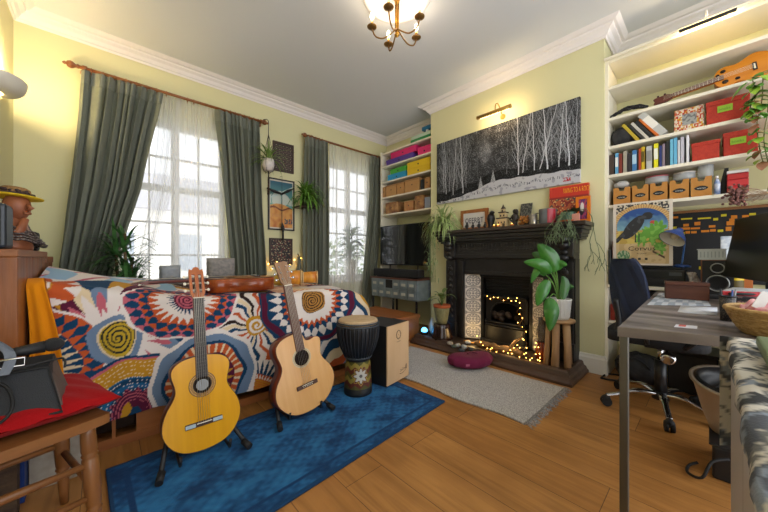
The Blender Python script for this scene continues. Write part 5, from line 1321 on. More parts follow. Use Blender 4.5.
M().grid(lambda u, v: (3.04+.05*v, yb+(ya-yb)*u, MZ+.075+.16*v), 24, 36, col=lambda u, v: hx('#6a6a60') if noise.noise(V((u*9, v*14, 1))) > .12 else hx('#20211f'), thick=(.003, 0, 0)).part('print', vmat('printed_paper', .5), t, world=True)
M().bb((3.03, ya+.02, MZ+.001), (3.075, yb-.02, MZ+.076), bev=.004).part('prop_box', mdr, t, world=True)
m = M(); rd = random.Random(31)
for k in range(26): m.ball((2.95+rd.uniform(-.02, .02), mx(524, 2.95)+rd.uniform(-.04, .04), MZ+.018+rd.uniform(0, .07)), rd.uniform(.008, .016), 7)
m.solo('dried_berries', mat('amber_berries', '#8a4a1a', .5, col2='#c98a3a', nscale=60), 'cluster of amber dried berries left of the tin cup', 'dried berries', kind='stuff')
def mug(px_, x, r, h, mt, nm, label, handle=None, band=None, cat='cup'):
    yy = mx(px_, x); t = thing(nm, label, cat, (x, yy, MZ))
    M().lathe([(0, 0), (r*.98, 0), (r, .004), (r, h), (r*.92, h), (r*.92, .01), (0, .01)], (x, yy, MZ+.001), 26).part('body', mt, t, world=True, smooth=False)
    if handle: M().tube(bez([(x, yy+r, MZ+h*.8), (x, yy+r*1.5, MZ+h*.75), (x, yy+r*1.55, MZ+h*.4), (x, yy+r, MZ+h*.25)], 5), .005, 6).part('handle', mt, t, world=True)
    if band:
        b0_, b1_, c = band; m = M(); m.grid(lambda u, v: (x+(r+.001)*math.cos(b0_+(b1_-b0_)*u), yy+(r+.001)*math.sin(b0_+(b1_-b0_)*u), MZ+.004+(h-.008)*v), 14, 2, thick=None); m.part('coloured_band', c, t, world=True)
    return t
mug(533.3, 2.90, .034, .09, mat('tin', '#8f8a84', .3, metal=.8), 'tin_cup', 'small plain tin cup on the mantel shelf')
mug(547.5, 2.93, .070, .13, mat('grey_enamel', '#5a5d60', .4), 'tin', 'wide grey tin with a red side on the mantel shelf', True, (PI*1.10, PI*1.45, mat('red_enamel', '#a01f30', .4)), 'tin')
ya, yb = mx(547, 2.99), mx(538, 2.99); M().bb((3.0, ya+.03, MZ+.001), (3.09, yb, MZ+.045), bev=.008).solo('tin', mat('dark_red_tin', '#4a1418', .4), 'low dark red tin behind the tin cup', 'tin')
# red boxed poster and orange frame
def redbox(u, v):
    n = noise.noise(V((u*7, v*6, 4))); n2 = noise.noise(V((u*22, v*16, 9)))
    if v > .62: return hx('#c02a1a') if v < .97 else hx('#d8521e')
    if v > .56: return hx('#8a1a18')
    if n2 > .35: return hx('#d8b070')
    return hx('#7a1c1c') if n > .1 else hx('#a8502c') if n > -.2 else hx('#3c3a3c')
ya, yb = mx(588.8, 3.07), mx(549.8, 3.07); Hb = .26; zb = MZ+.085
t = thing('board_game', 'red and orange boxed game with yellow lettering propped at the right of the mantel', 'game box', (3.07, (ya+yb)/2, MZ))
M().grid(lambda u, v: (3.045+.02*v, yb+(ya-yb)*u, zb+Hb*v), 90, 60, col=redbox, thick=(.035, 0, 0), smooth=False).part('printed_box', vmat('printed_paper', .5), t, world=True)
text('SWING TO A ROCK', (3.061, yb-.115, zb+Hb*.72), (0, -1, 0), (-.05, 0, 1), .05, width=(yb-ya)*.68).part('lettering', mat('yellow_print', '#f0b01c', .5), t, world=True)
M().bb((3.03, ya+.03, MZ+.001), (3.10, yb-.03, zb-.001), bev=.003).part('support_box', mdr, t, world=True)
ya, yb = mx(590.5, 2.99), mx(576, 2.99); Hf = .215
t = thing('framed_picture', 'bright orange picture frame at the right end of the mantel', 'picture', (2.99, (ya+yb)/2, MZ)); m = M(); fw = .022
for (a0, c0, a1, c1) in ((ya, 0, yb, fw), (ya, Hf-fw, yb, Hf), (ya, fw, ya+fw, Hf-fw), (yb-fw, fw, yb, Hf-fw)): m.bb((2.98, a0, MZ+.001+c0), (3.0, a1, MZ+.001+c1))
m.part('frame', mat('orange_gloss', '#d8700c', .4), t, world=True)
M().grid(lambda u, v: (2.985, yb-fw+(ya-yb+2*fw)*u, MZ+fw+(Hf-2*fw)*v), 24, 30, col=lambda u, v: hx('#d8d0cc') if math.hypot(u-.4, v-.62) < .22 else hx('#28252c') if math.hypot(u-.35, v-.5) < .3 else hx('#a83a5c') if noise.noise(V((u*5, v*5, 0))) > -.1 else hx('#5a2c6a'), thick=(.008, 0, 0)).part('picture', vmat('printed_paper', .5), t, world=True)
# trailing cactus
cy = mx(568, 2.93)
t = thing('mistletoe_cactus', 'trailing thin-stemmed cactus spilling over the right end of the mantel', 'plant', (2.93, cy, MZ))
M().lathe([(0, 0), (.055, 0), (.065, .02), (.06, .075), (.055, .085), (.05, .08), (0, .07)], (2.93, cy, MZ+.001), 20).part('pot', mat('teal_glaze', '#4a6a5c', .4), t, world=True, smooth=True)
M().lathe([(.055, 0), (.085, .0), (.09, .012), (.06, .014)], (2.93, cy, MZ+.002), 20).part('saucer', mat('terracotta', '#a5532c', .8), t, world=True)
m = M(); rd = random.Random(41); 
def strand(m, p, d, l, r, dep, lim):
    p = V(p); q = [p.copy()]; d = V(d).normalized()
    for k in range(4):
        d = (d+V((rd.uniform(-.3, .3)*.5, rd.uniform(-.35, .35), -.28))).normalized(); p = p+d*l/4; 
        if p.x > 3.08: p.x = 3.08
        q.append(p.copy())
    m.tube(q, r, 5)
    if dep and p.z > lim:
        for k in range(2): strand(m, p, (d.x+rd.uniform(-.3, .3), d.y+rd.uniform(-.9, .9), d.z*.8), l*rd.uniform(.6, .9), r*.92, dep-1, lim)
for k in range(9):
    strand(m, (2.93, cy+rd.uniform(-.03, .03), MZ+.08), (-1, rd.uniform(-.6, .9), .5), .13, .0026, 3, MZ-.28)
m.part('trailing_stems', mat('grey_green_stem', '#6a7a5a', .6, col2='#52643f', nscale=40), t, world=True)
m = M()
m.tube([(2.93, cy-.02, MZ+.08), (2.90, .70, MZ+.10), (2.92, .665, MZ+.03), (2.95, .66, MZ-.05)], .0032, 5)
for k in range(2): strand(m, (2.95, .66, MZ-.05), (0, rd.uniform(-.2, .5), -1), .13, .0025, 3, MZ-.4)
m.part('long_trailing_stem', MATS['grey_green_stem'], t, world=True)
m = M()
for k in range(40): a = rd.uniform(0, 2*PI); leaf(m, (2.92, cy+rd.uniform(-.09, .03), MZ+.085), (math.cos(a), math.sin(a), rd.uniform(.1, 1)), rd.uniform(.04, .08), .02, .5, n=4, prof='oval')
m.part('foliage', mat('dark_mantel_leaf', '#34482c', .6), t, world=True)
yy = mx(576, 2.88); M().box((2.875, yy, MZ+.032), (.014, .055, .06), bev=.004).solo('name_tag', mat('coral_tag', '#c98a78', .6), 'small coral and white tag in front of the trailing cactus', 'tag')
# ================= canvas and picture light =================
cw0, cw1, cz0, cz1 = .79, 2.352, 1.662, 2.415
def cu_(px_): return (cw1-X(px_, 150, XB-.034).y)/(cw1-cw0)
TR = [(cu_(a), cu_(b), v0, w_, br) for a, b, v0, w_, br in ((443.8, 443, .20, .0035, .5), (446, 444.5, .16, .004, .55), (449.5, 450, .2, .003, .4), (453, 456.5, .12, .004, .5), (457, 455.5, .2, .0025, .35), (463, 460.2, .12, .0055, .6), (466, 467, .2, .0025, .3), (478, 477, .2, .002, .2), (507, 508, .3, .002, .22),
    (518.4, 517.4, .25, .0055, .62), (522.7, 531, .27, .0045, .55), (534.6, 532.2, .27, .005, .6), (540.5, 556.8, .27, .0045, .6), (547.2, 543.6, .25, .0065, .66), (559, 564.2, .25, .0045, .58), (569.4, 565.4, .24, .006, .64), (566, 560, .3, .003, .4), (575.5, 577.5, .25, .003, .45), (552, 551, .3, .0025, .35), (527, 526, .3, .002, .3))]
SN = [(cu_(a), b) for a, b in ((439.6, .03), (455, .05), (470, .10), (482, .15), (490, .20), (503, .205), (520, .19), (545, .175), (581, .155))]
def snow_h(u): return float(np.interp(u, [a for a, _ in SN], [b for _, b in SN]))+.006*math.sin(u*50)
pine = (cu_(493), cu_(480.5)); gl = (cu_(486), cu_(545))
def forest(u, v):
    sh = snow_h(u)
    if v < sh:
        if .955 > u > .915 and .03 < v < .08 and noise.noise(V((u*90, v*60, 3))) > .0: return hx('#b0303c')
        if abs(v-sh*.55-.01*math.sin(u*60)) < .016 and noise.noise(V((u*190, v*20, 0))) > .12: return hx('#50505a')
        return hx('#bcbcc2') if noise.noise(V((u*40, v*20, 1))) > -.3 else hx('#9c9ca6')
    g = noise.noise(V((u*130, v*62, 2)))*.6 + noise.noise(V((u*300, v*140, 5)))*.8 + .3*noise.noise(V((u*30, v*16, 8)))
    cloud = noise.noise(V((u*16, v*9, 0)))
    glow = math.exp(-(((u-gl[0]-.03*cloud)/.045)**2+((v-.66-.05*cloud)/.17)**2))
    b = .035+.46*g**1.4 if g > 0 else .028
    b = b*(1+.5*cloud)+glow*(.16+.5*max(0, g))
    if v < sh+.13+.03*cloud: b *= .35
    if .36 < u < .5: b *= .7
    for (bx_, tx, base, w_, br) in TR:
        if v > base*.9:
            hv = (v-base)/(1-base); cx = bx_+(tx-bx_)*hv+.002*math.sin(v*22+bx_*40); d = u-cx
            if abs(d) < w_*(1-.55*hv)*.62: b = max(b, br)
            elif abs(d) < .045 and hv > .1 and w_ > .0022:
                for k in range(22):
                    z0 = .10+.040*k+.03*math.sin(k*3+bx_*70); s_ = 1 if k % 2 else -1
                    if hv > z0 and s_*d > 0 and abs(s_*d-(hv-z0)*(.14+.05*math.sin(k+bx_*20))-.002*math.sin(hv*60+k)) < .0011*(1.6-hv) and abs(d) < .04: b = max(b, br*(.62-.25*hv))
    for c in pine:
        if sh-.02 < v < sh+.17 and abs(u-c) < .018*(1-(v-sh)/.17) and noise.noise(V((u*260, v*90, 7))) > -.2: b = .4
    b = max(.008, min(.75, b)); return (b*.94, b*.97, b*1.05)
t = thing('canvas_print', 'wide black and white canvas of snowy birch trees above the mantel', 'picture', (XB-.03, 1.57, cz0))
M().grid(lambda u, v: (XB-.034, cw1+(cw0-cw1)*u, cz0+(cz1-cz0)*v), 560, 270, col=forest, thick=(.031, 0, 0), smooth=False).part('printed_canvas', vmat('matt_canvas_print', .8, spec=.2), t, world=True)
m_brass = mat('aged_brass', '#a8843e', .35, metal=.7)
la, lb = X(477.5, 117.5, 2.94), X(510.5, 106.5, 2.94); lz = (la.z+lb.z)/2
t = thing('picture_light', 'aged brass picture light above the birch canvas', 'wall light', (2.94, (la.y+lb.y)/2, lz))
M().cyl((2.94, la.y, lz), (2.94, lb.y, lz), .019, n=18).part('tubular_shade', m_brass, t, world=True)
for yy in (la.y, lb.y): M().cyl((2.94, yy-.004, lz), (2.94, yy+.004, lz), .021, n=18).part('end_cap', m_brass, t, world=True)
ym = (la.y+lb.y)/2-.02
M().tube(bez([(2.94, ym, lz+.015), (2.95, ym, lz+.075), (3.0, ym, lz+.10), (3.06, ym, lz+.05), (3.10, ym, lz+.0)], 6), .006, 8).part('arm', m_brass, t, world=True)
M().lathe([(.03, 0), (.028, .01), (.012, .014)], (XB-.0005, ym, lz), 16, (-1, 0, 0)).part('wall_plate', m_brass, t, world=True)
M().bb((2.955, lb.y+.02, lz-.012), (2.9605, la.y-.02, lz-.002)).part('lit_strip', mat('warm_strip', '#ffdca0', .5, emit=10, ecol='#ffcf8a'), t, world=True)
for dy in (-.12, 0, .12): lamp('picture_lamp', 'POINT', (2.968, ym+dy, lz-.012), .38, (1, .78, .48), .006)
# ================= chandelier =================
t = thing('chandelier', 'brass five-arm candle chandelier hanging from the ceiling rose', 'chandelier', (1.605, 1.595, 2.67))
cx, cy_ = 1.605, 1.595; m_br = mat('bright_brass', '#b98a3a', .22, metal=1)
m_dk = mat('antique_brass_cup', '#8a683a', .35, metal=.8)
m = M(); m.lathe([(0, -.02), (.012, -.01), (.02, .0), (.012, .02), (.008, .03), (.008, .22), (.014, .23), (.02, .25), (.012, .27), (.03, .275), (.035, .285), (0, .29)], (cx, cy_, 2.655), 16); m.part('stem', m_br, t, world=True, smooth=True)
for q in range(4): a = q*PI/2+.4; M().tube([(cx+.011*math.cos(a), cy_+.011*math.sin(a), 2.68), (cx+.014*math.cos(a), cy_+.014*math.sin(a), 2.9)], .004, 6).part('rib', m_br, t, world=True)
for (du, dd) in ((-.186, 0), (-.065, -.178), (-.061, .185), (.158, -.095), (.156, .11)):
    ex, ey = du*RT[0]+dd*FW[0], du*RT[1]+dd*FW[1]; P_ = V((cx+ex, cy_+ey, 0)); E_ = lambda k, z: (cx+ex*k, cy_+ey*k, z)
    a_ = M().tube(bez([E_(.04, 2.70), E_(.25, 2.665), E_(.55, 2.632), E_(.85, 2.645), E_(1, 2.70)], 6), .0056, 8).part('arm', m_dk, t, world=True)
    M().lathe([(.004, 0), (.015, .004), (.034, .012), (.037, .018), (.012, .018), (0, .018)], (cx+ex, cy_+ey, 2.70), 18).part('drip_cup', m_dk, a_, world=True, smooth=True)
    M().cyl((cx+ex, cy_+ey, 2.718), (cx+ex, cy_+ey, 2.765), .0085, n=12).part('candle_tube', m_br, a_, world=True)
    M().lathe([(.0, 0), (.009, .005), (.0155, .025), (.013, .042), (.006, .058), (.0, .066)], (cx+ex, cy_+ey, 2.766), 14).part('bulb', mat('candle_bulb', '#fff2dc', .3, emit=4, ecol='#ffe6bf'), a_, world=True, smooth=True)
    lamp('chandelier_bulb', 'POINT', (cx+ex, cy_+ey, 2.80), .55, (1, .82, .58), .03)
# ================= right alcove shelves =================
RX = 3.135; ZR = [2.66, 2.435, 2.174, 1.934, 1.693, 1.436]; YE = -.80
m_lime = mat('alcove_paint', '#b9c28c', .85)
t = thing('shelving', 'tall cream shelves crowded with books and boxes in the alcove right of the fireplace', 'shelves', (3.3, -.1, 0))
for z in ZR: M().bb((RX, YE, z-.024), (XA, Y0-.026, z), bev=.002).part('shelf', m_shelf, t, world=True)
M().bb((3.10, YE, 2.655), (XA, Y0-.001, 2.675)).part('top_board', m_shelf, t, world=True)
for y in (Y0-.001, YE): M().bb((RX-.01, y-.024, 0), (XA, y, 2.655), bev=.001).part('upright', m_shelf, t, world=True)
M().bb((RX-.03, YE, .745), (XA, Y0-.026, .77), bev=.002).part('desk_height_shelf', m_shelf, t, world=True)
M().bb((RX, YE, .445), (XA, Y0-.026, .465), bev=.002).part('low_shelf', m_shelf, t, world=True)
def yr(px_, x=RX+.02): return X(px_, 200, x).y
def ry(a, b, x=RX+.02): return sorted((yr(a, x), yr(b, x)))
# slim bar light
la, lb = X(679, 34.5, 3.075), X(737, 10, 3.075); lz = 2.64
t = thing('strip_light', 'slim black bar light along the front of the topmost shelf', 'light', (3.075, (la.y+lb.y)/2, lz))
M().bb((3.066, lb.y, lz-.009), (3.084, la.y, lz+.009), bev=.002).part('bar', m_black, t, world=True)
M().bb((3.084, lb.y+.01, lz-.006), (3.0865, la.y-.01, lz+.006)).part('lit_strip', mat('warm_strip2', '#ffdca0', .5, emit=1.5, ecol='#ffcf7a'), t, world=True)
M().tube([(3.075, (la.y+lb.y)/2, lz+.009), (3.075, (la.y+lb.y)/2, lz+.075), (3.10, (la.y+lb.y)/2, lz+.08), (3.11, (la.y+lb.y)/2, lz+.036)], .006, 6).part('bracket', m_white, t, world=True)
for k in range(4): lamp('strip_lamp', 'POINT', (3.096, lb.y+(la.y-lb.y)*(k+.5)/4, lz-.006), .28, (1, .76, .36), .006)
# ukulele on the highest used shelf
za = ZR[2]
t = thing('ukulele', 'orange ukulele lying on its side on the second shelf from the top', 'ukulele', (3.2, -.2, za))
ub = [(0, 0), (.02, .068), (.06, .102), (.10, .106), (.15, .08), (.18, .072), (.22, .082), (.26, .068), (.28, .024), (.283, 0)]
uo = sym(ub); d_ = V((0, .978, -.1)).normalized(); e_ = V((.25, .09, .93)).normalized(); n_ = e_.cross(d_).normalized(); n_ = n_ if n_.x < 0 else -n_
o_ = V((3.215, -.29, za+.118)); m_ot = lacquer('orange_koa', '#c9780f', '#d98a1c', 1, 20); m_os = lacquer('orange_koa_side', '#a85e0c', '#b86c14', 1, 20)
M().prism(uo, o_, e_, d_, -n_*.055, smooth=True).part('body', m_os, t, world=True)
M().prism([(x*.995, z*.995+.0007) for x, z in uo], o_+n_*.002, e_, d_, -n_*.004).part('soundboard', m_ot, t, world=True)
for (a, b, r) in ((.048, .235, .014), (.030, .262, .010), (-.040, .232, .016), (-.045, .175, .012)): M().lathe([(r, 0), (.001, .0004)], o_+e_*a+d_*b+n_*.0025, 16, n_).part('sound_hole', m_hole, t, world=True)
M().prism([(-.03, .085), (.03, .085), (.03, .105), (-.03, .105)], o_+n_*.008, e_, d_, -n_*.006).part('bridge', mat('dark_bridge', '#2a1c18', .4), t, world=True)
M().prism([(-.02, .092), (.02, .092), (.02, .099), (-.02, .099)], o_+n_*.009, e_, d_, -n_*.002).part('saddle', m_bone, t, world=True)
M().prism([(-.019, .235), (.019, .235), (.016, .50), (-.016, .50)], o_+n_*.009, e_, d_, -n_*.006).part('fingerboard', mat('rosewood_brown', '#6a4030', .5), t, world=True)
M().prism([(-.016, .28), (.016, .28), (.015, .50), (-.015, .50)], o_+n_*.003, e_, d_, -n_*.016).part('neck', m_os, t, world=True)
for k in range(12): b = .26+.24*(k/12)**.85; M().prism([(-.018, b), (.018, b), (.018, b+.0018), (-.018, b+.0018)], o_+n_*.0102, e_, d_, -n_*.001).part('fret', m_bone, t, world=True)
M().prism([(-.018, .50), (-.03, .53), (-.028, .60), (-.018, .61), (0, .60), (.018, .61), (.028, .60), (.03, .53), (.018, .50)], o_+n_*.003, e_, d_, -n_*.012).part('headstock', mat('red_head', '#5f2a1e', .5), t, world=True)
for s in (-1, 1):
    for b in (.54, .58): M().ball(o_+e_*s*.038+d_*b, .008, 8).part('tuning_peg', mat('peg_brown', '#4a2a22', .4), t, world=True)
for k in range(4): M().tube([o_+e_*(-.014+.0095*k)+d_*.095+n_*.012, o_+e_*(-.012+.008*k)+d_*.50+n_*.0125, o_+e_*(-.014+.0095*k)+d_*.55+n_*.006], .0007, 4).part('string', m_bone, t, world=True)
# striped black bundle
ya, yb = ry(647, 611)
m = M(); rd = random.Random(12)
for k in range(9):
    q = [(3.17+.02*rd.random(), ya+(yb-ya)*(j/8)+rd.uniform(-.01, .01), za+.012+.045*math.sin(PI*(j+.5)/9)*rd.uniform(.5, 1.1)+.004*k*.3) for j in range(9)]
    m.tube(bez(q, 3), .009, 6, flat=.6)
m.solo('black_sling', mat('black_white_webbing', '#1c1c1e', .8, col2='#6a6a6a', nscale=60, lo=.6, hi=.65), 'bundle of black and white straps at the left of the ukulele shelf', 'strap bundle', kind='stuff')
# shelf with leaning books
zb_2 = ZR[3]
m = M(); ya, yb = ry(640, 609)
def bag(u, v): 
    a = 2*PI*u; th = PI*v; n = 1+.12*noise.noise(V((3*math.cos(a), 3*math.sin(a), 4*v)))
    return (3.24+.08*math.sin(th)*math.cos(a)*n, (ya+yb)/2+(yb-ya)/2*math.sin(th)**.7*math.sin(a)*n*.98, zb_2+.085-.084*math.cos(th)*n if math.cos(th) < .95 else zb_2+.002)
m.grid(bag, 40, 20); m.solo('soft_bag', mat('dark_grey_felt_bag', '#26272a', .9, col2='#3a3b3e', nscale=20, bump=.4), 'crumpled dark grey bag in the left corner of the leaning-books shelf', 'bag', smooth=True)
def book(y, w_, h_, dep, c, label, z, grp, lean=0, x=RX+.02, band=None):
    t = thing('book', label, 'book', (x, y, z), group=grp, rot=(lean, 0, 0))
    cm = mat('cover_'+c[1:], c, .55)
    M().bb((0.0, -w_/2, 0), (dep, w_/2, h_), bev=min(.0015, w_/6)).part('cover', cm, t)
    M().bb((.004, -w_/2+.0015, h_-.001), (dep+.001, w_/2-.0015, h_+.0006)).part('pages', mat('paper_edge', '#d8d2c2', .9), t)
    if band: M().bb((-.0006, -w_/2+.001, h_*.35), (.001, w_/2-.001, h_*.8)).part('spine_title', mat('title_'+band[1:], band, .6), t)
    return t
gl_ = 'leaning books on the upper right shelf'
lean = [(626, .022, .20, '#b8a02c', 'mustard yellow leaning book next to the dark bag', 32), (631.5, .016, .18, '#2a2a2c', 'black leaning book right of the mustard one', 33), (635.5, .02, .195, '#c4bfb4', 'cream leaning book with a thin spine, left of the orange one', 33), (640.5, .02, .2, '#1d1d20', 'black leaning book just left of the orange one', 33), (646, .018, .215, '#c8641c', 'orange leaning book beside the thick grey binder', 34), (652, .05, .26, '#b9b9b4', 'thick pale grey leaning binder at the right of the leaning books', 35)]
for px_, w_, h_, c, l, a in lean:
    y = yr(px_+12); book(y, w_, h_*.92, .2, c, l, zb_2+w_/2*math.sin(R(a))+.001, gl_, lean=-R(a), band='#e8e4da' if c == '#b9b9b4' else None)
def mos(u, v):
    if .27 < u < .76 and .25 < v < .76: return hx('#9a9c98') if noise.noise(V((u*9, v*9, 0))) > -.1 else hx('#6a6a6c')
    k = noise.cell(V((u*22, v*18, 0))); return [hx('#c8501c'), hx('#d8d0c0'), hx('#c99a1c'), hx('#a83218'), hx('#d8cdb8')][int(k*5) % 5]
ya, yb = ry(704, 674); t = thing('mosaic_frame', 'orange and white mosaic picture frame beside the upper red box', 'picture', (3.2, (ya+yb)/2, zb_2))
M().grid(lambda u, v: (3.165+.03*v, yb+(ya-yb)*u, zb_2+.002+.175*v), 60, 50, col=mos, smooth=False, thick=(.015, 0, 0)).part('mosaic', vmat('mosaic_tiles', .4), t, world=True)
M().tube([(3.195, (ya+yb)/2, zb_2+.10), (3.25, (ya+yb)/2, zb_2+.004)], .004, 6).part('strut', m_black, t, world=True)
def redb(px0, px1, z, h, label, lab=True, dep=.26, x=RX+.02):
    a, b = ry(px0, px1, x); a += .003; b -= .003; c_ = mat('red_wicker', '#a82a18', .7, col2='#b8351e', nscale=60, bump=.35, bscale=220)
    t = thing('red_box', label, 'box', (x+dep/2, (a+b)/2, z), group='red storage boxes on the right shelves')
    M().bb((x+.004, a+.004, z+.001), (x+dep, b-.004, z+h*.82), bev=.003).part('body', c_, t, world=True)
    M().bb((x, a, z+h*.80), (x+dep+.004, b, z+h), bev=.004).part('lid', c_, t, world=True)
    if lab:
        c = (a+b)/2+.01; M().bb((x-.001, c-.035, z+h*.45), (x+.005, c+.035, z+h*.72)).part('lime_label', mat('lime_label', '#8fb82c', .6), t, world=True)
        text('books', (x-.0015, c+.03, z+h*.52), (0, -1, 0), (0, 0, 1), .018, width=.055).part('label_writing', mat('pencil', '#5a7a2a', .7), t, world=True)
redb(705, 751, zb_2, .165, 'red lidded box with a lime label on the shelf above, right of the mosaic frame')
zc2 = ZR[4]
redb(690.5, 721, zc2, .135, 'plain red box without a label, next to the row of books', lab=False); redb(722, 760, zc2, .165, 'red lidded box with a lime label, lower right, above the red packets')
gb_ = 'upright books on the right shelf'
bl = [(607.8, 614, .185, '#3a2a24', 'dark brown book at the left end of the upright row', None), (615, 618.4, .19, '#5fa0c8', 'slim light blue book second from the left end', '#e8e8e4'), (618.7, 622.2, .18, '#7a2e20', 'brick red book near the left end of the upright row', None), (623, 627, .195, '#a09a8a', 'stone-coloured book between the brick red and the dark one', None), (627.3, 631.6, .165, '#26242a', 'low dark book left of the mid-blue one', None), (632, 636.8, .185, '#3a72a8', 'mid-blue book, broader than its neighbours', '#a8c8dc'), (637, 638.4, .17, '#101012', 'very thin black book right of the mid-blue one', None), (638.5, 641, .19, '#a84020', 'rust red thin book left of the first yellow one', None), (641.2, 644.8, .2, '#c9a81a', 'golden yellow book, left of the wide white one', '#5a4a10'), (646, 652, .195, '#b8b8b4', 'wide white book in the middle of the upright row', '#8a8a88'), (653.6, 658.2, .205, '#e0d818', 'bright lemon yellow book', '#e8e8d8'), (659, 661.9, .18, '#26336a', 'navy book right of the lemon yellow one', None), (662.2, 665, .19, '#8a7a84', 'mauve-grey book right of the navy one', None), (665.4, 669.5, .205, '#1b1c1e', 'tall black book left of the two sky-blue ones', None), (670, 673, .215, '#6fb8d4', 'left one of the two tall sky-blue books', None), (673.3, 677.2, .22, '#5fa8cc', 'right one of the two tall sky-blue books', None), (677.5, 680, .195, '#c8c8cc', 'short pale book right of the sky-blue pair', None), (680.4, 684.2, .215, '#b8b6c0', 'pale lilac book near the red box', None), (684.5, 685.8, .2, '#151517', 'very thin black book near the right end of the row', None), (686.2, 689, .22, '#dcdce0', 'tall white book at the right end against the red box', None)]
for a0, a1, h_, c, l, bnd in bl:
    a, b = ry(a0, a1); book((a+b)/2, (b-a)*.94, h_*.93, .17, c, l, zc2+.0005, gb_, band=bnd)
# cardboard drawers
zd = ZR[5]; gd = 'small cardboard drawers with oval labels'
m_cd = mat('tan_cardboard', '#b07630', .75, col2='#bd8440', nscale=14)
names = ['leftmost cardboard drawer with an oval label', 'cardboard drawer second from the left', 'middle one of the five cardboard drawers', 'cardboard drawer second from the right', 'rightmost and largest-looking cardboard drawer, beside the blue bottle']
for (a0, a1), l in zip(((613, 630.6), (631.7, 648.8), (649.6, 668), (669, 689.5), (690.3, 712.5)), names):
    a, b = ry(a0, a1); a += .003; b -= .003; x = RX+.02; h = .14; yc = (a+b)/2; t = thing('cardboard_box', l, 'box', (x+.1, yc, zd), group=gd)
    q = [(a, 0), (b, 0), (b, h), (yc+.022, h), (yc+.014, h-.03), (yc-.014, h-.03), (yc-.022, h), (a, h)]
    M().prism([(p, r) for p, r in q], (x+.004, 0, zd+.001), (0, 1, 0), (0, 0, 1), (-.004, 0, 0)).part('front', m_cd, t, world=True)
    m = M(); m.bb((x+.004, a, zd+.001), (x+.22, a+.004, zd+h)); m.part('side', m_cd, t, world=True); m = M(); m.bb((x+.004, b-.004, zd+.001), (x+.22, b, zd+h)); m.part('side', m_cd, t, world=True)
    M().bb((x+.004, a+.004, zd+.001), (x+.22, b-.004, zd+.006)).part('bottom', m_cd, t, world=True); M().bb((x+.216, a+.004, zd+.006), (x+.22, b-.004, zd+h)).part('back', m_cd, t, world=True)
    M().bb((x+.03, a+.01, zd+.006), (x+.20, b-.01, zd+.09)).part('contents', mat('dark_contents', '#3a3230', .8), t, world=True)
    w_ = (b-a)*.34
    M().prism(bez2([(-w_, 0), (-w_*.6, .012), (0, .017), (w_*.6, .012), (w_, 0), (w_*.6, -.012), (0, -.017), (-w_*.6, -.012)], 3), (x-.0002, yc, zd+.06), (0, 1, 0), (0, 0, 1), (-.001, 0, 0)).part('oval_label', mat('black_label', '#141414', .5), t, world=True)
    text('wires', (x-.0013, yc+w_*.6, zd+.054), (0, -1, 0), (0, 0, 1), .012, width=w_*1.2).part('label_writing', mat('chalk', '#c8c8c4', .7), t, world=True)
zt_ = zd+.1425; clear = mat('clear_plastic', '#c9cdd0', .15, alpha=.55, coat=.3)
def drum_(px0, px1, h, nm, label, cat, mt, lid=None, z=zt_, x=3.24, sx=.06):
    a, b = ry(px0, px1, x); r = (b-a)/2; yc = (a+b)/2; t = thing(nm, label, cat, (x, yc, z))
    M().lathe([(0, 0), (r*.85, 0), (r, .01), (r, h*.85), (r*.96, h*.88), (0, h*.88)], (x, yc, z+.001), 24, sx=min(1, sx/r)).part('body', mt, t, world=True, smooth=True)
    if lid: M().lathe([(r*1.03, 0), (r*1.03, h*.12), (r*.95, h*.14), (0, h*.14)], (x, yc, z+h*.87), 24, sx=min(1, sx/r)).part('lid', lid, t, world=True)
drum_(645, 669, .062, 'plastic_tub', 'clear plastic tub with a red-edged lid above the middle cardboard drawers', 'tub', clear, mat('red_lid', '#a8404a', .4)); drum_(673, 696, .06, 'plastic_tub', 'clear plastic tub with a pale lid to the left of the glass jar', 'tub', clear, mat('pale_lid', '#c8c0b8', .4)); drum_(697.5, 714, .10, 'glass_jar', 'clear glass jar on top of the rightmost cardboard drawer', 'jar', clear, mat('steel_lid', '#9a9c9e', .3, metal=.7))
m = M(); m.grid(lambda u, v: (3.24+.05*math.sin(PI*v)*math.cos(2*PI*u)*(1+.2*math.sin(6*PI*u)), yr(622, 3.24)+.05*math.sin(PI*v)*math.sin(2*PI*u)*(1+.15*math.sin(10*PI*u)), zt_+.036-.034*math.cos(PI*v)), 30, 16); m.solo('plastic_bag', mat('frosted_bag', '#c9c6c4', .3, alpha=.85, bump=.5), 'crumpled frosted plastic bag on the leftmost cardboard drawer', 'bag', smooth=True)
y_ = yr(717); t = thing('bottle', 'blue and white bottle between the rightmost cardboard drawer and the red packets', 'bottle', (3.18, y_, zd))
M().lathe([(0, 0), (.016, 0), (.017, .08), (.012, .1), (.007, .115), (0, .115)], (3.17, y_, zd+.001), 16).part('body', mat('blue_white_bottle', '#5a7ab0', .3, col2='#c8ccd4', nscale=30), t, world=True, smooth=True); M().cyl((3.17, y_, zd+.115), (3.17, y_, zd+.135), .008, n=12).part('cap', m_white, t, world=True)
M().prism([(0, 0), (.055, 0), (.055, .19), (.035, .19)], (3.22, yr(717, 3.22), zd+.001), (0, -1, 0), (0, 0, 1), (.12, 0, 0)).solo('magazine_file', m_black, 'black sloping magazine file behind the blue bottle', 'file holder')
for k, (c, h) in enumerate((('#b01c22', .045), ('#b8242a', .045), ('#a81a20', .04))):
    a, b = ry(727, 749); M().bb((3.16+.003*k, a, zd+.001+.047*k), (3.33, b, zd+.001+.047*k+h), bev=.004).solo('red_packet', mat('red_packet_'+c[1:], c, .45), ['lowest red packet of the stack on the lowest full shelf', 'middle red packet of the stack', 'top red packet, under the white card'][k], 'packet', 'stacked red packets')
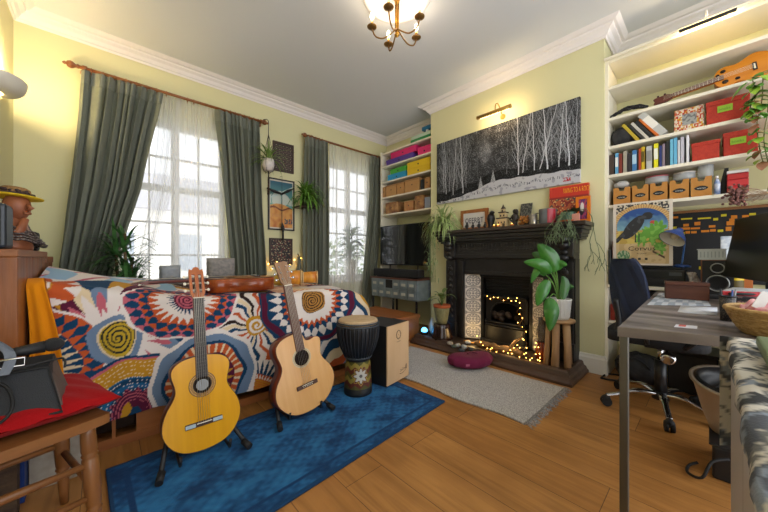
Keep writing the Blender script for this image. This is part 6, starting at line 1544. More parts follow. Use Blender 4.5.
a, b = ry(727, 749); M().bb((3.17, a, zd+.138), (3.32, b, zd+.158), bev=.001).solo('card_box', mat('white_card', '#d0cccc', .6), 'white card lying on the stacked red packets', 'card')
# trailing plant at the right edge
pr_ = X(768, 60, 3.10)
t = thing('trailing_plant', 'trailing green and blush-leaved plant hanging down at the right edge of the shelves', 'plant', (3.12, -.33, za))
M().lathe([(0, 0), (.06, 0), (.08, .12), (.07, .12), (0, .10)], (3.22, -.36, za+.11), 20).part('pot', mat('terracotta', '#a5532c', .8), t, world=True, smooth=True) if False else None
rd = random.Random(17); m = M(); lf = []
vines = [((752, 78), (756, 96), (750, 108), (753, 118)), ((763, 72), (762, 100), (757, 124), (760, 150), (764, 165)), ((770, 80), (768, 110), (764, 140), (770, 175), (766, 195)), ((775, 70), (778, 120), (772, 160), (776, 200))]
for vn in vines:
    P_ = bez([X(a, b, 3.08) for a, b in vn], 6); m.tube([(3.2, -.34, za+.06)]+P_, .0028, 5)
    for k in range(1, len(P_)):
        lf.append(P_[k])
        if k % 2: lf.append(P_[k])
m.part('vines', mat('vine_stem', '#6a6a3a', .6), t, world=True)
lm = [mat('mid_green_leaf', '#4a8030', .4, col2='#6aa03c', nscale=20), mat('yellow_green_leaf', '#8fae38', .45), mat('blush_leaf', '#b07a60', .5, col2='#8a5a3c', nscale=20)]
for k, p in enumerate(lf[:60]):
    m = M(); a = rd.uniform(-1.4, 1.4); leaf(m, p, (-.5, math.sin(a), rd.uniform(-.9, .2)), rd.uniform(.05, .085), .05, .5, n=5, prof='oval'); m.part('leaf', lm[0 if k % 5 < 3 else k % 3], t, world=True)
m = M(); p = X(748, 82, 3.07); leaf(m, p, (0, .55, -.6), .12, .06, .2, n=8, prof='oval'); m.part('leaf', lm[0], t, world=True)
M().lathe([(0, 0), (.05, 0), (.06, .07), (.055, .075), (0, .06)], (3.24, -.52, za+.001), 20).part('pot', mat('terracotta', '#a5532c', .8), t, world=True, smooth=True)
# dried flowers
t = thing('dried_flowers', 'bunch of purple-brown dried flowers on pale stalks in front of the lowest full shelf', 'dried flowers', X(745, 197, 2.98))
m = M(); rd = random.Random(51); hub = X(772, 193, 2.90)
for k in range(34):
    tip = X(rd.uniform(727, 752), rd.uniform(186, 206), 2.98); mid = (tip+hub)/2+V((0, 0, rd.uniform(-.01, .02))); tl = hub+V((.0, -.16, rd.uniform(-.10, .05)))
    m.tube(bez([tip, mid, hub, tl], 4), .0013, 4)
m.part('stalks', mat('pale_stalk', '#b59c84', .8), t, world=True, kind='stuff')
m = M()
for k in range(190):
    c = X(rd.gauss(738, 5), rd.gauss(195, 4.5), 2.98+rd.uniform(-.03, .03)); m.ball(c, rd.uniform(.005, .012), 5)
m.part('flower_heads', mat('dusky_flower', '#4a2a2a', .9, col2='#8a5f58', nscale=80), t, world=True, kind='stuff')
M().tube([hub, hub+V((.12, -.02, .16)), (RX, hub.y-.03, zd-.0)], .002, 5).part('tie', mat('twine', '#8a7a5a', .9), t, world=True)
# poster
def corvus(u, v):
    if u < .055 or u > .945 or v < .03 or v > .97: return hx('#d4cabd')
    x, y = (u-.5)*.72, v
    r = math.hypot(x/.335, (y-.62)/.30)
    n = noise.noise(V((u*14, v*18, 0)))
    if y > .62 and r > 1.12: return hx('#2c2a30') if noise.noise(V((u*26, v*30, 2))) > -.05 else hx('#c8bda8')
    if y > .5 and .93 < r < 1.12: return hx('#c9a86a') if (math.atan2(y-.62, x)*10) % 1 < .7 else hx('#a8704a')
    # bird silhouette
    bx_, by_ = u, v
    body = ((bx_-.36)*math.cos(.75)+(by_-.60)*math.sin(.75))/.245; bod2 = (-(bx_-.36)*math.sin(.75)+(by_-.60)*math.cos(.75))/.105
    head = math.hypot((bx_-.60)/.085, (by_-.77)/.06) < 1; beak = .62 < bx_ < .72 and abs(by_-.775-(bx_-.62)*.2) < .022*(1-(bx_-.62)/.10)
    tail = bx_ < .26 and by_ > .36 and abs((by_-.40)-(bx_-.08)*.9) < .045
    legs = (abs(bx_-.40-.0) < .012 or abs(bx_-.46) < .012) and .36 < by_ < .5
    if body**2+bod2**2 < 1 or head or beak or tail or legs: return hx('#26272c') if n < .25 else hx('#3e4048')
    g = noise.noise(V((u*9, v*12, 5)))
    for (lx, ly, lr) in ((.62, .50, .12), (.50, .42, .10), (.78, .55, .11), (.72, .42, .09), (.80, .27, .085)):
        if math.hypot((u-lx), (v-ly)*.9) < lr*(.75+.5*abs(math.sin(4*math.atan2(v-ly, u-lx)))) and g > -.35: return hx('#5f9a35') if n > -.1 else hx('#7ab04a')
    if math.hypot((u-.69)/.05, (v-.665)/.03) < 1: return hx('#b84038')
    if math.hypot((u-.19), (v-.155)*1.4) < .115: return hx('#4a7a52') if noise.noise(V((u*30, v*36, 1))) > -.05 else hx('#a8b090')
    if .08 < v < .12 and .33 < u < .66 and (u*9) % 1 < .42: return hx('#2a2624')
    if .68 < u < .88 and abs(v-.22+(u-.68)*.5) < .016: return hx('#4a3424')
    if r < .93 and y > .55: 
        k = max(0, min(1, (y-.56)/.3)); return mixc(hx('#7aa8b8'), hx('#1f4a8a'), min(1, k*1.3+n*.3))
    if .34 < v <= .56: return hx('#cdb45c') if g > -.1 else hx('#b99a48')
    return hx('#cbb184') if g > 0 else hx('#bda070')
px_ = 3.105; tl = X(613.3, 206, px_); br_ = X(673, 265, px_); ya, yb = br_.y, tl.y; z0, z1 = .935, 1.435
t = thing('poster', 'illustrated raven poster with green leaves and a cream border hung on the shelves', 'poster', (px_, (ya+yb)/2, z0))
M().grid(lambda u, v: (px_-.004*math.sin(PI*v)-.006*(1-v), yb+(ya-yb)*u, z0+(z1-z0)*v), 150, 200, col=corvus, smooth=False, thick=(.0012, 0, 0)).part('printed_sheet', vmat('printed_paper', .5), t, world=True)
text('Corvus', (px_-.009, yb-(yb-ya)*.27, z0+(z1-z0)*.232), (0, -1, 0), (0, 0, 1), .034, width=(yb-ya)*.46).part('lettering', mat('poster_ink', '#231f1d', .6), t, world=True)
text('A LEAF', (px_-.0095, yb-(yb-ya)*.42, z0+(z1-z0)*.175), (0, -1, 0), (0, 0, 1), .010, width=(yb-ya)*.17).part('lettering', MATS['poster_ink'], t, world=True)
M().bb((3.106, (ya+yb)/2-.01, 1.405), (3.134, (ya+yb)/2+.01, 1.425)).part('clip', m_black, t, world=True)
# pinboard with notes
t = thing('pinboard', 'black pinboard covered in yellow and orange sticky notes behind the monitor', 'noticeboard', (3.45, -.15, .80))
M().bb((3.455, YE+.03, .80), (3.478, .56, 1.355)).part('board', mat('black_board', '#1e1e20', .8), t, world=True); M().bb((3.45, YE+.03, 1.355), (3.478, .56, 1.375)).part('frame_top', mat('board_frame', '#8a5a30', .5), t, world=True)
nt_ = [(5, 55, 125, 135, 1), (80, 140, 122, 133, 1), (150, 172, 125, 138, 1), (185, 210, 108, 120, 1), (230, 258, 113, 130, 0), (280, 310, 112, 124, 0), (312, 342, 103, 115, 1), (302, 330, 127, 135, 1), (338, 362, 124, 133, 1), (15, 40, 152, 165, 0), (65, 92, 143, 160, 0), (0, 45, 168, 180, 0), (48, 90, 168, 178, 0), (130, 160, 158, 170, 0), (210, 245, 140, 160, 0), (95, 132, 180, 191, 0), (136, 162, 176, 188, 0), (170, 195, 178, 190, 1), (0, 22, 190, 202, 1), (25, 45, 185, 197, 0), (50, 75, 185, 196, 0), (206, 232, 165, 185, 0), (222, 246, 128, 142, 0), (-45, -8, 118, 130, 0), (-45, -15, 165, 176, 1), (-45, -12, 185, 198, 0), (85, 115, 345, 358, 1), (88, 112, 418, 428, 1)]
for a0, a1, b0, b1, c in nt_:
    p = X(680+a0/4.51, 190+b1/4.51, 3.4545); q = X(680+a1/4.51, 190+b0/4.51, 3.4545); o = M().bb((3.4505, q.y, p.z), (3.4545, p.y, q.z)); 
    o.part('sticky_note', mat('note_yellow', '#c9b81c', .7) if c else mat('note_orange', '#cc7a14', .7), t, world=True)
# on the desk-height shelf
SZ = .7705
a, b = ry(686, 620, 3.15); t = thing('printer', 'black printer on the desk-height shelf under the raven poster', 'printer', (3.3, (a+b)/2, SZ))
M().bb((3.13, a, SZ), (3.44, b, .905), bev=.01).part('case', mat('printer_black', '#191a1c', .35), t, world=True); M().bb((3.15, a+.02, .905), (3.43, b-.02, .92), bev=.004).part('lid', mat('printer_lid', '#232426', .3), t, world=True)
M().bb((3.122, a+.05, .795), (3.131, b-.05, .835)).part('paper_tray', m_black, t, world=True); M().bb((3.126, a+.02, .86), (3.131, a+.09, .885)).part('control_panel', mat('panel_grey', '#4a4d52', .3), t, world=True)
M().bb((3.125, a+.025, .80), (3.131, a+.045, .815)).part('sticker', m_white, t, world=True)
a, b = ry(611.5, 605.5, 3.12); M().bb((3.105, a, SZ), (3.34, .592, 1.06), bev=.006).solo('file_box', mat('charcoal_box', '#23262a', .5), 'tall charcoal box at the left end of the desk-height shelf', 'box')
a, b = ry(616, 612.5, 3.13); M().bb((3.12, a, SZ+.29*0+.0), (3.3, b, 1.13), bev=.002).solo('folder', mat('pink_card', '#a8807a', .7), 'tall dusty pink folder beside the charcoal box', 'folder')
# desk lamp
lp = X(683, 266, 3.14); ly = lp.y
t = thing('desk_lamp', 'blue desk lamp with a white-lined dome shade standing on the printer', 'lamp', (3.19, ly, .921)); m_bl = mat('royal_blue_enamel', '#133f86', .3, coat=.4)
M().lathe([(0, 0), (.05, 0), (.052, .012), (.03, .022), (0, .024)], (3.20, ly+.01, .922), 24).part('base', m_bl, t, world=True, smooth=True)
hd = X(673, 238, 3.02)
M().tube(bez([(3.20, ly+.01, .945), (3.20, ly-.0, 1.04), (3.17, ly-.005, 1.12), (3.10, ly+.02, 1.15), hd+V((.03, 0, .035))], 6), .0055, 8).part('arm', mat('pale_blue_arm', '#3f6aa8', .3), t, world=True)
ax_ = V((-.55, .45, -.75)).normalized()
prf = [(.018, -.085), (.024, -.068), (.038, -.052), (.064, -.02), (.076, .010), (.078, .014)]
M().lathe(prf, hd, 28, ax_, cap=False).part('shade', m_bl, t, world=True, smooth=True)
M().lathe([(.014, -.078), (.022, -.064), (.035, -.049), (.061, -.018), (.075, .013)], hd, 28, ax_, cap=False).part('shade_lining', mat('white_enamel', '#d4cfc8', .4), t, world=True, smooth=True)
M().ball(hd+ax_*(-.02), .026, 12).part('bulb', mat('plain_bulb', '#d8c8a8', .3), t, world=True)
M().lathe([(0, 0), (.05, .004), (.06, .035), (.055, .035), (.045, .008), (0, .006)], (3.05, yr(697, 3.05), .7411), 22).solo('bowl', m_bl, 'small royal blue bowl beside the wooden speaker', 'bowl', smooth=True)
m = M(); rd = random.Random(5)
for k in range(7): m.tube(bez([(3.05+rd.uniform(-.02, .02), yr(697, 3.05)+rd.uniform(-.03, .03), .757), (3.05, yr(696, 3.05)+rd.uniform(-.03, .03), .82), (3.06+rd.uniform(-.02, .02), yr(692, 3.06)+rd.uniform(-.03, .03), .89)], 3), [.012]*6+[.007], 6)
m.solo('cloth_bundle', mat('brown_grey_rag', '#6a5a50', .9, col2='#a8a098', nscale=40), 'crumpled brown and grey rags standing in the blue bowl', 'rags', kind='stuff')
# ================= desk =================
m_desk = wood('weathered_desk_top', '#524b49', '#8d8480', .42, 1, 9, coat=.1)
TZ = .74
dq = [(1.400, .236), (3.095, .285), (3.095, -.50), (1.62, -.50)]
t = thing('desk', 'grey weathered wooden desk running into the right alcove', 'desk', (2.2, -.1, 0))
M().prism(dq, (0, 0, TZ-.032), (1, 0, 0), (0, 1, 0), (0, 0, .032)).part('top', m_desk, t, world=True)
M().prism([(dq[0][0]-.002, dq[0][1]+.002), (dq[3][0]-.002, dq[3][1]-.002), (dq[3][0]+.012, dq[3][1]), (dq[0][0]+.012, dq[0][1])], (0, 0, TZ-.034), (1, 0, 0), (0, 1, 0), (0, 0, .0345)).part('front_edge', wood('desk_edge', '#5c5048', '#71655a', .5, 1, 12), t, world=True)
m_leg = mat('brushed_grey_steel', '#6f6f6a', .4, metal=.7)
for (x, y) in ((1.425, .222), (3.05, .25), (3.05, -.46), (1.64, -.46)): 
    M().bb((x-.013, y-.013, 0), (x+.013, y+.013, TZ-.032), bev=.003).part('leg', m_leg, t, world=True)
def flat(nm, quad, z, c, label, cat, th=.0012, mt=None, col=None):
    q = [Z(a, b, z) for a, b in quad]
    m = M(); f = lambda u, v: q[0]*(1-u)*(1-v)+q[1]*u*(1-v)+q[2]*u*v+q[3]*(1-u)*v
    if col: m.grid(f, 60, 40, col=col, thick=(0, 0, -th)); mt = vmat('printed_paper', .5)
    else: m.grid(f, 2, 2, thick=(0, 0, -th))
    return m.solo(nm, mt or mat(nm+'_'+c[1:], c, .7), label, cat)
flat('desk_mat', [(647, 304.5), (711, 305.5), (702, 294), (659, 293)], TZ+.003, '', 'blue-grey checked mat under the brown wooden box', 'mat', .0022, col=lambda u, v: hx('#8f9aa8') if (int(u*9)+int(v*5)) % 2 else hx('#c4cad2'))
flat('paper', [(677.5, 311.9), (717.5, 315.2), (717.5, 307.5), (681, 305)], TZ+.0022, '#cfd2da', 'white sheet of paper on the desk in front of the checked mat', 'paper')
flat('label_card', [(674, 326.8), (697, 328.6), (697.5, 326.0), (676, 324.2)], TZ+.0022, '', 'small white and red card near the front edge of the desk', 'card', col=lambda u, v: hx('#c85a58') if .15 < u < .5 and v > .3 else hx('#d0d0d8'))
bx0 = V((2.64, .105, TZ+.0035)); t = thing('wooden_box', 'dark reddish-brown wooden box on the checked mat', 'box', tuple(bx0), R(-84))
m_rb = wood('red_brown_box', '#4a241a', '#6a3a28', .5, 0, 16)
M().bb((-.10, -.06, 0), (.09, .06, .082), bev=.003).part('body', m_rb, t); M().bb((-.102, -.062, .083), (.092, .062, .102), bev=.003).part('lid', m_rb, t)
# speaker and what stands on it
sp = V((3.0, X(718, 280, 3.0).y, TZ+.001)); rzs = R(-8)
t = thing('speaker', 'bookshelf speaker with wooden sides and a black two-driver front', 'speaker', tuple(sp), rzs)
M().bb((-.005, -.08, 0), (.17, .08, .24), bev=.002).part('cabinet', wood('walnut_speaker', '#6a3d22', '#84502e', .4, 2, 14), t); M().bb((-.012, -.072, .005), (-.005, .072, .235), bev=.001).part('baffle', m_black, t)
for z, r in ((.085, .056), (.185, .033)):
    M().lathe([(r, 0), (r, .004), (r*.86, .004), (r*.8, .001), (r*.35, -.006), (.0, .0)], (-.012, 0, z), 28, (-1, 0, 0)).part('driver', mat('driver_cone', '#2a2c2e', .4), t, smooth=True)
    M().tube([(-.0165, r*.93*math.cos(a), z+r*.93*math.sin(a)) for a in [2*PI*k/32 for k in range(32)]], .0035, 6, closed=True).part('trim_ring', mat('silver_ring', '#a8aaa8', .3, metal=.8), t)
wb_ = Matrix.Translation(sp) @ Matrix.Rotation(rzs, 4, 'Z')
t = thing('basket', 'small white slatted plastic basket on top of the wooden speaker', 'basket', tuple(sp+V((.05, .02, .2405))), rzs)
m = M(); 
for s in range(2): m.bb((-.05+.1*s-.002, -.06, 0), (-.05+.1*s+.002, .065, .07)); 
for s in (-.06, .065): m.bb((-.05, s-.002, 0), (.05, s+.002, .07))
m.bb((-.05, -.06, 0), (.05, .065, .004)); m.bb((-.056, -.066, .066), (-.048, .071, .073)); m.bb((.048, -.066, .066), (.056, .071, .073))
m.part('basket_body', mat('white_basket', '#c0c6c8', .4), t)
for k in range(7): M().bb((-.0535, -.052+.017*k, .015), (-.0515, -.047+.017*k, .055)).part('slot', mat('slot_shadow', '#9aa4a8', .6), t)
M().bb((-.03, -.075, .08-.07), (.0, .02, .17), bev=.004).solo('dummy', m_white).name = 'packet'
o = [q for q in C.objects if q.name.startswith('packet')][0]; o.location = sp+V((.125, -.06, .2405)); o.data.materials[0] = mat('pale_blue_packet', '#a8b4c4', .5, col2='#d8dce0', nscale=40); _tag(o, 'pale blue and white packet standing behind the slatted basket', 'packet', None, None)
y_ = X(731, 275, 3.03).y; t = thing('tin', 'bright yellow round tin beneath the monitor, left of the orange box', 'tin', (3.02, y_, TZ))
M().lathe([(0, 0), (.042, 0), (.042, .165), (.036, .172), (0, .172)], (3.02, y_-.018, TZ+.001), 24).part('body', mat('yellow_tin', '#d9b812', .4), t, world=True); M().lathe([(.0425, 0), (.0425, .05)], (3.02, y_-.018, TZ+.06), 24, cap=False).part('label_band', mat('dark_band', '#5a4a18', .5), t, world=True)
a = X(739.5, 275, 3.0).y; b = X(753, 275, 3.0).y; M().bb((3.0, b, TZ+.001), (3.06, a, TZ+.17), bev=.002).solo('notebook', mat('orange_card', '#b8662a', .6), 'upright orange-brown notebook beneath the monitor', 'notebook')
# monitor
A = V((2.985, -.045, .875)); B = V((2.29, -.215, .875)); up_ = V((.03, -.06, .365)); nn = (B-A).cross(up_).normalized(); nn = nn if nn.y > 0 else -nn
t = thing('monitor', 'large black computer monitor tilted towards the office chair', 'monitor', (2.66, -.2, TZ))
def slab(m, a, u, v, w): m.raw([a, a+u, a+u+v, a+v, a+w, a+u+w, a+u+v+w, a+v+w], [(0, 1, 2, 3), (7, 6, 5, 4), (0, 4, 5, 1), (1, 5, 6, 2), (2, 6, 7, 3), (3, 7, 4, 0)]); return m
slab(M(), A, B-A, up_, -nn*.025).part('casing', m_tv, t, world=True)
U = (B-A).normalized(); Vv = up_.normalized(); slab(M(), A+U*.008+Vv*.014+nn*.001, (B-A)-U*.016, up_-Vv*.022, -nn*.003).part('screen', mat('monitor_screen', '#17180f', .32, spec=.4), t, world=True)
M().box((2.62, -.135, .889), (.02, .004, .008), rz=.24).part('badge', mat('badge', '#8a9aa0', .3), t, world=True) if False else None
M().tube([(2.66, -.22, TZ+.01), (2.66, -.22, 1.02)], .022, 12).part('stand_neck', m_tv, t, world=True); M().bb((2.54, -.31, TZ+.001), (2.78, -.15, TZ+.014), bev=.004).part('stand_foot', m_tv, t, world=True)
# papers, tidy, pens
rd = random.Random(61); cols = ['#b8b8bc', '#c8c8cc', '#8a2a34', '#c4c0b8', '#d0d0d4', '#a89a90', '#c8ccd2']
labs = ['lowest white paper pad of the stack beneath the monitor', 'second sheet pile from the bottom beneath the monitor', 'dark red folder in the paper stack beneath the monitor', 'cream folder lying on the dark red one', 'white booklet near the top of the paper stack', 'buff sheet near the top of the paper stack', 'topmost pale sheet of the paper stack beneath the monitor']
z = TZ+.001
for k, (c, l) in enumerate(zip(cols, labs)):
    h = .014 if k < 5 else .005
    m = M(); m.box((2.50+rd.uniform(-.02, .03), -.15+rd.uniform(-.015, .015), z+h/2), (.26, .19, h), rz=-.1+rd.uniform(-.14, .14)); m.solo('papers', mat('paper_'+c[1:], c, .7), l, 'papers', 'stack of papers and folders on the desk'); z += h+.0008
t = thing('desk_tidy', 'black wire-mesh pen pot at the front of the patterned box', 'pen pot', (1.86, -.035, TZ))
mm = mat('black_mesh', '#1a1a1c', .5, col2='#6a6058', nscale=300, lo=.5, hi=.62)
M().lathe([(.020, 0), (.021, .0), (.024, .1), (.022, .1), (.019, .004), (0, .004)], (1.87, -.043, TZ+.001), 20, cap=True).part('pot', mm, t, world=True); M().tube([(1.87+.024*math.cos(a), -.043+.024*math.sin(a), TZ+.1) for a in [2*PI*k/24 for k in range(24)]], .003, 6, closed=True).part('rim', m_black, t, world=True)
for k, (dx, dy, c, l) in enumerate(((.01, .012, '#20242a', 'black pen sticking out of the mesh pot'), (-.012, -.008, '#2a4a8a', 'blue pen in the mesh pot'), (.008, -.014, '#8a8a8c', 'silver pen in the mesh pot'))):
    p = V((1.87+dx*.7, -.043+dy*.7, TZ+.008)); M().cyl(p, p+V((dx*.9, dy*.9, .12)), .0035, .003, 8).solo('pen', mat('pen_'+c[1:], c, .4), l, 'pen', 'pens in the mesh pot')
t = thing('storage_box', 'dark box with a small floral pattern behind the wicker basket', 'box', (2.03, -.11, TZ))
fl = mat('floral_dark', '#20242e', .5, col2='#8a6a6a', nscale=70, lo=.56, hi=.62)
M().box((2.03, -.13, TZ+.041), (.16, .20, .08), rz=-.1).part('body', fl, t, world=True); M().box((2.03, -.13, TZ+.088), (.165, .205, .012), rz=-.1).part('lid', fl, t, world=True)
M().box((2.0, -.09, TZ+.1035), (.13, .016, .018), rz=-1.2).solo('marker', mat('red_plastic', '#b01c24', .4), 'red marker case lying on the floral box', 'marker')
M().cyl((2.05, -.18, TZ+.103), (1.96, -.05, TZ+.103), .006, n=8).solo('pen', m_black, 'black pen lying across the floral box', 'pen')
M().bb((2.6, .02, TZ+.0) , (2.95, .05, TZ+.012)).solo('ruler', m_black, 'black ruler lying behind the brown wooden box', 'ruler') if False else None
t = thing('keyboard', 'black keyboard lying between the wooden box and the speaker', 'keyboard', (2.80, .0, TZ), R(-75))
M().bb((-.16, -.055, .001), (.12, .055, .018), bev=.004).part('case', m_black, t)
for k in range(4): M().bb((-.15, -.045+.023*k, .018), (.11, -.027+.023*k, .022)).part('key_row', mat('key_grey', '#26282b', .5), t)
# wicker basket
bc = V((1.635, -.175, TZ+.001)); t = thing('wicker_basket', 'oval wicker basket holding pink cloth at the front corner of the desk', 'basket', tuple(bc))
mw = mat('pale_wicker', '#a07c48', .7, col2='#c2a068', nscale=50, stretch=(1, 1, 3), bump=.4, bscale=150)
m = M(); 
for k in range(11):
    z = .006+.0068*k; r = .105+.035*(k/10)**.8
    m.tube([(bc.x+r*1.0*math.cos(a), bc.y+r*math.sin(a), bc.z+z+.0012*math.sin(18*a+k*PI)) for a in [2*PI*j/72 for j in range(72)]], .0055, 6, closed=True)
m.part('woven_wall', mw, t, world=True); M().lathe([(0, 0), (.105, 0), (.105, .005), (0, .005)], bc, 36).part('base', mw, t, world=True)
M().tube([(bc.x+.143*math.cos(a), bc.y+.143*math.sin(a), bc.z+.082) for a in [2*PI*j/48 for j in range(48)]], .008, 8, closed=True).part('rim', mw, t, world=True)
M().lathe([(.0, .0), (.098, .0), (.133, .072), (.129, .072), (.095, .006), (0, .006)], bc+V((0, 0, .006)), 36, cap=False).part('lining', mat('basket_inside', '#8a6a3c', .8), t, world=True)
m = M(); m.grid(lambda u, v: (bc.x+.02+(.1*math.cos(2*PI*u))*math.sin(PI*v*.5), bc.y+.02+(.09*math.sin(2*PI*u))*math.sin(PI*v*.5), bc.z+.112+.03*noise.noise(V((3*math.cos(2*PI*u)*v, 3*math.sin(2*PI*u)*v, 1)))-.05*v*v), 36, 14); m.solo('pink_cloth', mat('pink_cloth', '#b85a68', .85, col2='#d8a8a8', nscale=25, bump=.4), 'crumpled pink cloth in the wicker basket', 'cloth', smooth=True)
p = X(762, 313, 1.60); M().box((1.60, p.y, bc.z+.115), (.004, .026, .06), rot=(.5, .2, .3)).solo('card', mat('white_card', '#d0cccc', .6), 'white card sticking up out of the wicker basket', 'card')
M().ball((1.66, -.255, bc.z+.105), .034, 16).solo('orange', mat('orange_peel', '#d8741a', .5, bump=.3, bscale=300), 'orange fruit at the right of the pink cloth in the basket', 'fruit', smooth=True)
# ================= foreground cabinet with patterned cloth =================
t = thing('side_cabinet', 'white-fronted cabinet at the right edge of the picture', 'cabinet', (.87, -.25, 0))
mwc = mat('white_cabinet', '#a9a5a4', .5)
M().bb((.30, -.50, .08), (1.31, -.045, .768), bev=.003).part('body', mwc, t, world=True); M().bb((.32, -.48, 0), (1.29, -.065, .08)).part('plinth', mwc, t, world=True)
for x0, x1 in ((.31, .80), (.81, 1.30)): M().bb((x0, -.045, .09), (x1, -.036, .755), bev=.002).part('door', mwc, t, world=True)
def leafcloth(x, y, s):
    n = noise.noise(V((x*11, y*13+s*9, 0)))+.4*noise.noise(V((x*40, y*40, 2))); w_ = math.sin(70*x+90*y+8*n)
    if n > .22: return hx('#2c2e30') if w_ > -.3 else hx('#8a8a84')
    if n < -.25: return hx('#7f8894') if w_ > 0 else hx('#4a4e56')
    return hx('#c4beb2') if w_ > -.75 else hx('#6a6a68')
prof = [(-.50, .769), (-.30, .7715), (-.10, .7715), (-.050, .7715), (-.034, .768), (-.030, .760), (-.029, .750)]
pl = [0]
for a, b in zip(prof, prof[1:]): pl.append(pl[-1]+math.hypot(a[0]-b[0], a[1]-b[1]))
def cl(u, v):
    s = v*pl[-1]; y = float(np.interp(s, pl, [p[0] for p in prof])); z = float(np.interp(s, pl, [p[1] for p in prof])); x = .28+1.045*u
    hem = .012*abs(math.sin(x*13))*max(0, (v-.93)/.07)
    return (x, y+.002*math.sin(x*40)*v, z-hem+.0015*noise.noise(V((x*20, y*20, 0))))
m = M(); m.grid(cl, 170, 80, col=lambda u, v: leafcloth(.28+1.04*u, v*.6, 0)); 
m.grid(lambda u, v: (1.325+.018*math.sin(v*3)*v+.01*math.sin(u*16)*v, -.50+.485*u, .770-.33*v+.02*math.sin(u*9)*v), 60, 60, col=lambda u, v: leafcloth(u*.5, v*.35, 1))
m.solo('table_cloth', vmat('leaf_print_cotton', .9, bump=.2, bscale=250), 'black, white and grey leaf-print cloth over the white cabinet', 'cloth', smooth=True)
t = thing('case', 'sage green flat case lying on the leaf-print cloth', 'case', (1.0, -.16, .774))
mg = mat('sage_green_plastic', '#6a7a58', .45); mg2 = mat('sage_green_dark', '#4c5a42', .5)
M().box((1.02, -.175, .789), (.38, .20, .026), rz=.0, bev=.006).part('body', mg, t, world=True); M().box((1.03, -.185, .808), (.34, .165, .012), bev=.004).part('lid', mg2, t, world=True)
M().box((1.12, -.20, .828), (.13, .11, .026), bev=.005).solo('pouch', mat('dark_grey_pouch', '#2c3032', .7), 'dark grey pouch on top of the sage green case', 'pouch')
# ================= office chair =================
CX, CY = 2.63, .225
t = thing('office_chair', 'dark blue office chair on a five-star chrome base beside the desk', 'chair', (CX, CY, 0)); m_nv = mat('navy_mesh', '#1f2c4a', .6, bump=.3, bscale=500); m_bp = mat('black_plastic', '#17181a', .4)
cast = [(2.49, .485), (2.375, .165), (2.865, .475), (2.93, .075)]; cast.append((2.62, -.02))
for (x, y) in cast:
    m = M(); m.tube(bez([(CX, CY, .115), (CX+(x-CX)*.4, CY+(y-CY)*.4, .125), (CX+(x-CX)*.8, CY+(y-CY)*.8, .085), (x, y, .07)], 6), [.022]*8+[.016]*11, 10, flat=.7); a_ = m.part('base_arm', m_chrome, t, world=True)
    for s in (-.012, .012):
        d = V((x-CX, y-CY, 0)).normalized(); n2 = V((-d.y, d.x, 0)); c = V((x, y, .030))+n2*s*1.2; M().cyl(c-n2*.008, c+n2*.008, .029, n=18).part('caster_wheel', m_rub, a_, world=True)
    M().ball((x, y, .048), .026, 12, (1, 1, .9)).part('caster_hood', m_rub, a_, world=True)
M().cyl((CX, CY, .09), (CX, CY, .14), .045, .035, 20).part('hub', m_bp, t, world=True)
M().cyl((CX, CY, .14), (CX, CY, .34), .033, .030, 20).part('column_cover', m_bp, t, world=True); M().cyl((CX, CY, .34), (CX, CY, .43), .016, n=14).part('gas_lift', m_chrome, t, world=True)
M().bb((CX-.10, CY-.07, .425), (CX+.10, CY+.07, .455), bev=.006).part('seat_mechanism', m_bp, t, world=True)
kd = X(660, 350, 2.48); M().lathe([(.0, .012), (.030, .010), (.037, .0), (.037, -.01), (0, -.012)], (2.49, CY-.045, .39), 24, (-1, .05, .25)).part('chrome_knob', m_chrome, t, world=True, smooth=True); M().cyl((2.49, CY-.045, .39), (2.60, CY-.03, .43), .01, n=8).part('knob_shaft', m_chrome, t, world=True)
m = M(); m.prism(bez2([(-.22, -.2), (-.23, .1), (-.18, .23), (.18, .23), (.23, .1), (.22, -.2), (0, -.24)], 5), (CX+.03, CY+.02, .458), (1, 0, 0), (0, 1, 0), (0, 0, .06), smooth=True); m.part('seat', mat('black_seat_cloth', '#15161a', .8, bump=.2), t, world=True)
# backrest: curved shell leaning away from the seat
fd = V((.80, -.60, 0)).normalized(); wd = V((-fd.y, fd.x, 0)); c0 = V((2.58, .375, 0))
def bk(u, v):
    a = (u-.5)*2; wv = .145*(1-.20*(2*v-1)**4)*(1-.10*v)*(math.sin(PI*min(1, max(0, .06+.9*v)))**.14); lean_ = -.06*v**1.2
    return c0+wd*(a*wv)+fd*(lean_+.028*a*a)+V((0, 0, .56+.43*v))
M().grid(bk, 16, 24, thick=-fd*.018).part('backrest', m_nv, t, world=True, smooth=False)
M().tube(bez([(CX, CY, .44), c0-fd*.07+V((0, 0, .46)), c0-fd*.075+V((0, 0, .58)), c0-fd*.10+V((0, 0, .72))], 5), .018, 8).part('back_support', m_bp, t, world=True)
for s in (-1, 1):
    c = V((CX+.25*s+.02, CY, 0)); M().tube(bez([c+V((-s*.03, .04, .47)), c+V((.0, .05, .56)), c+V((0, .03, .625)), c+V((0, -.15, .63)), c+V((0, -.18, .56)), c+V((-s*.03, -.12, .47))], 5), .013, 8).part('armrest', m_bp, t, world=True)
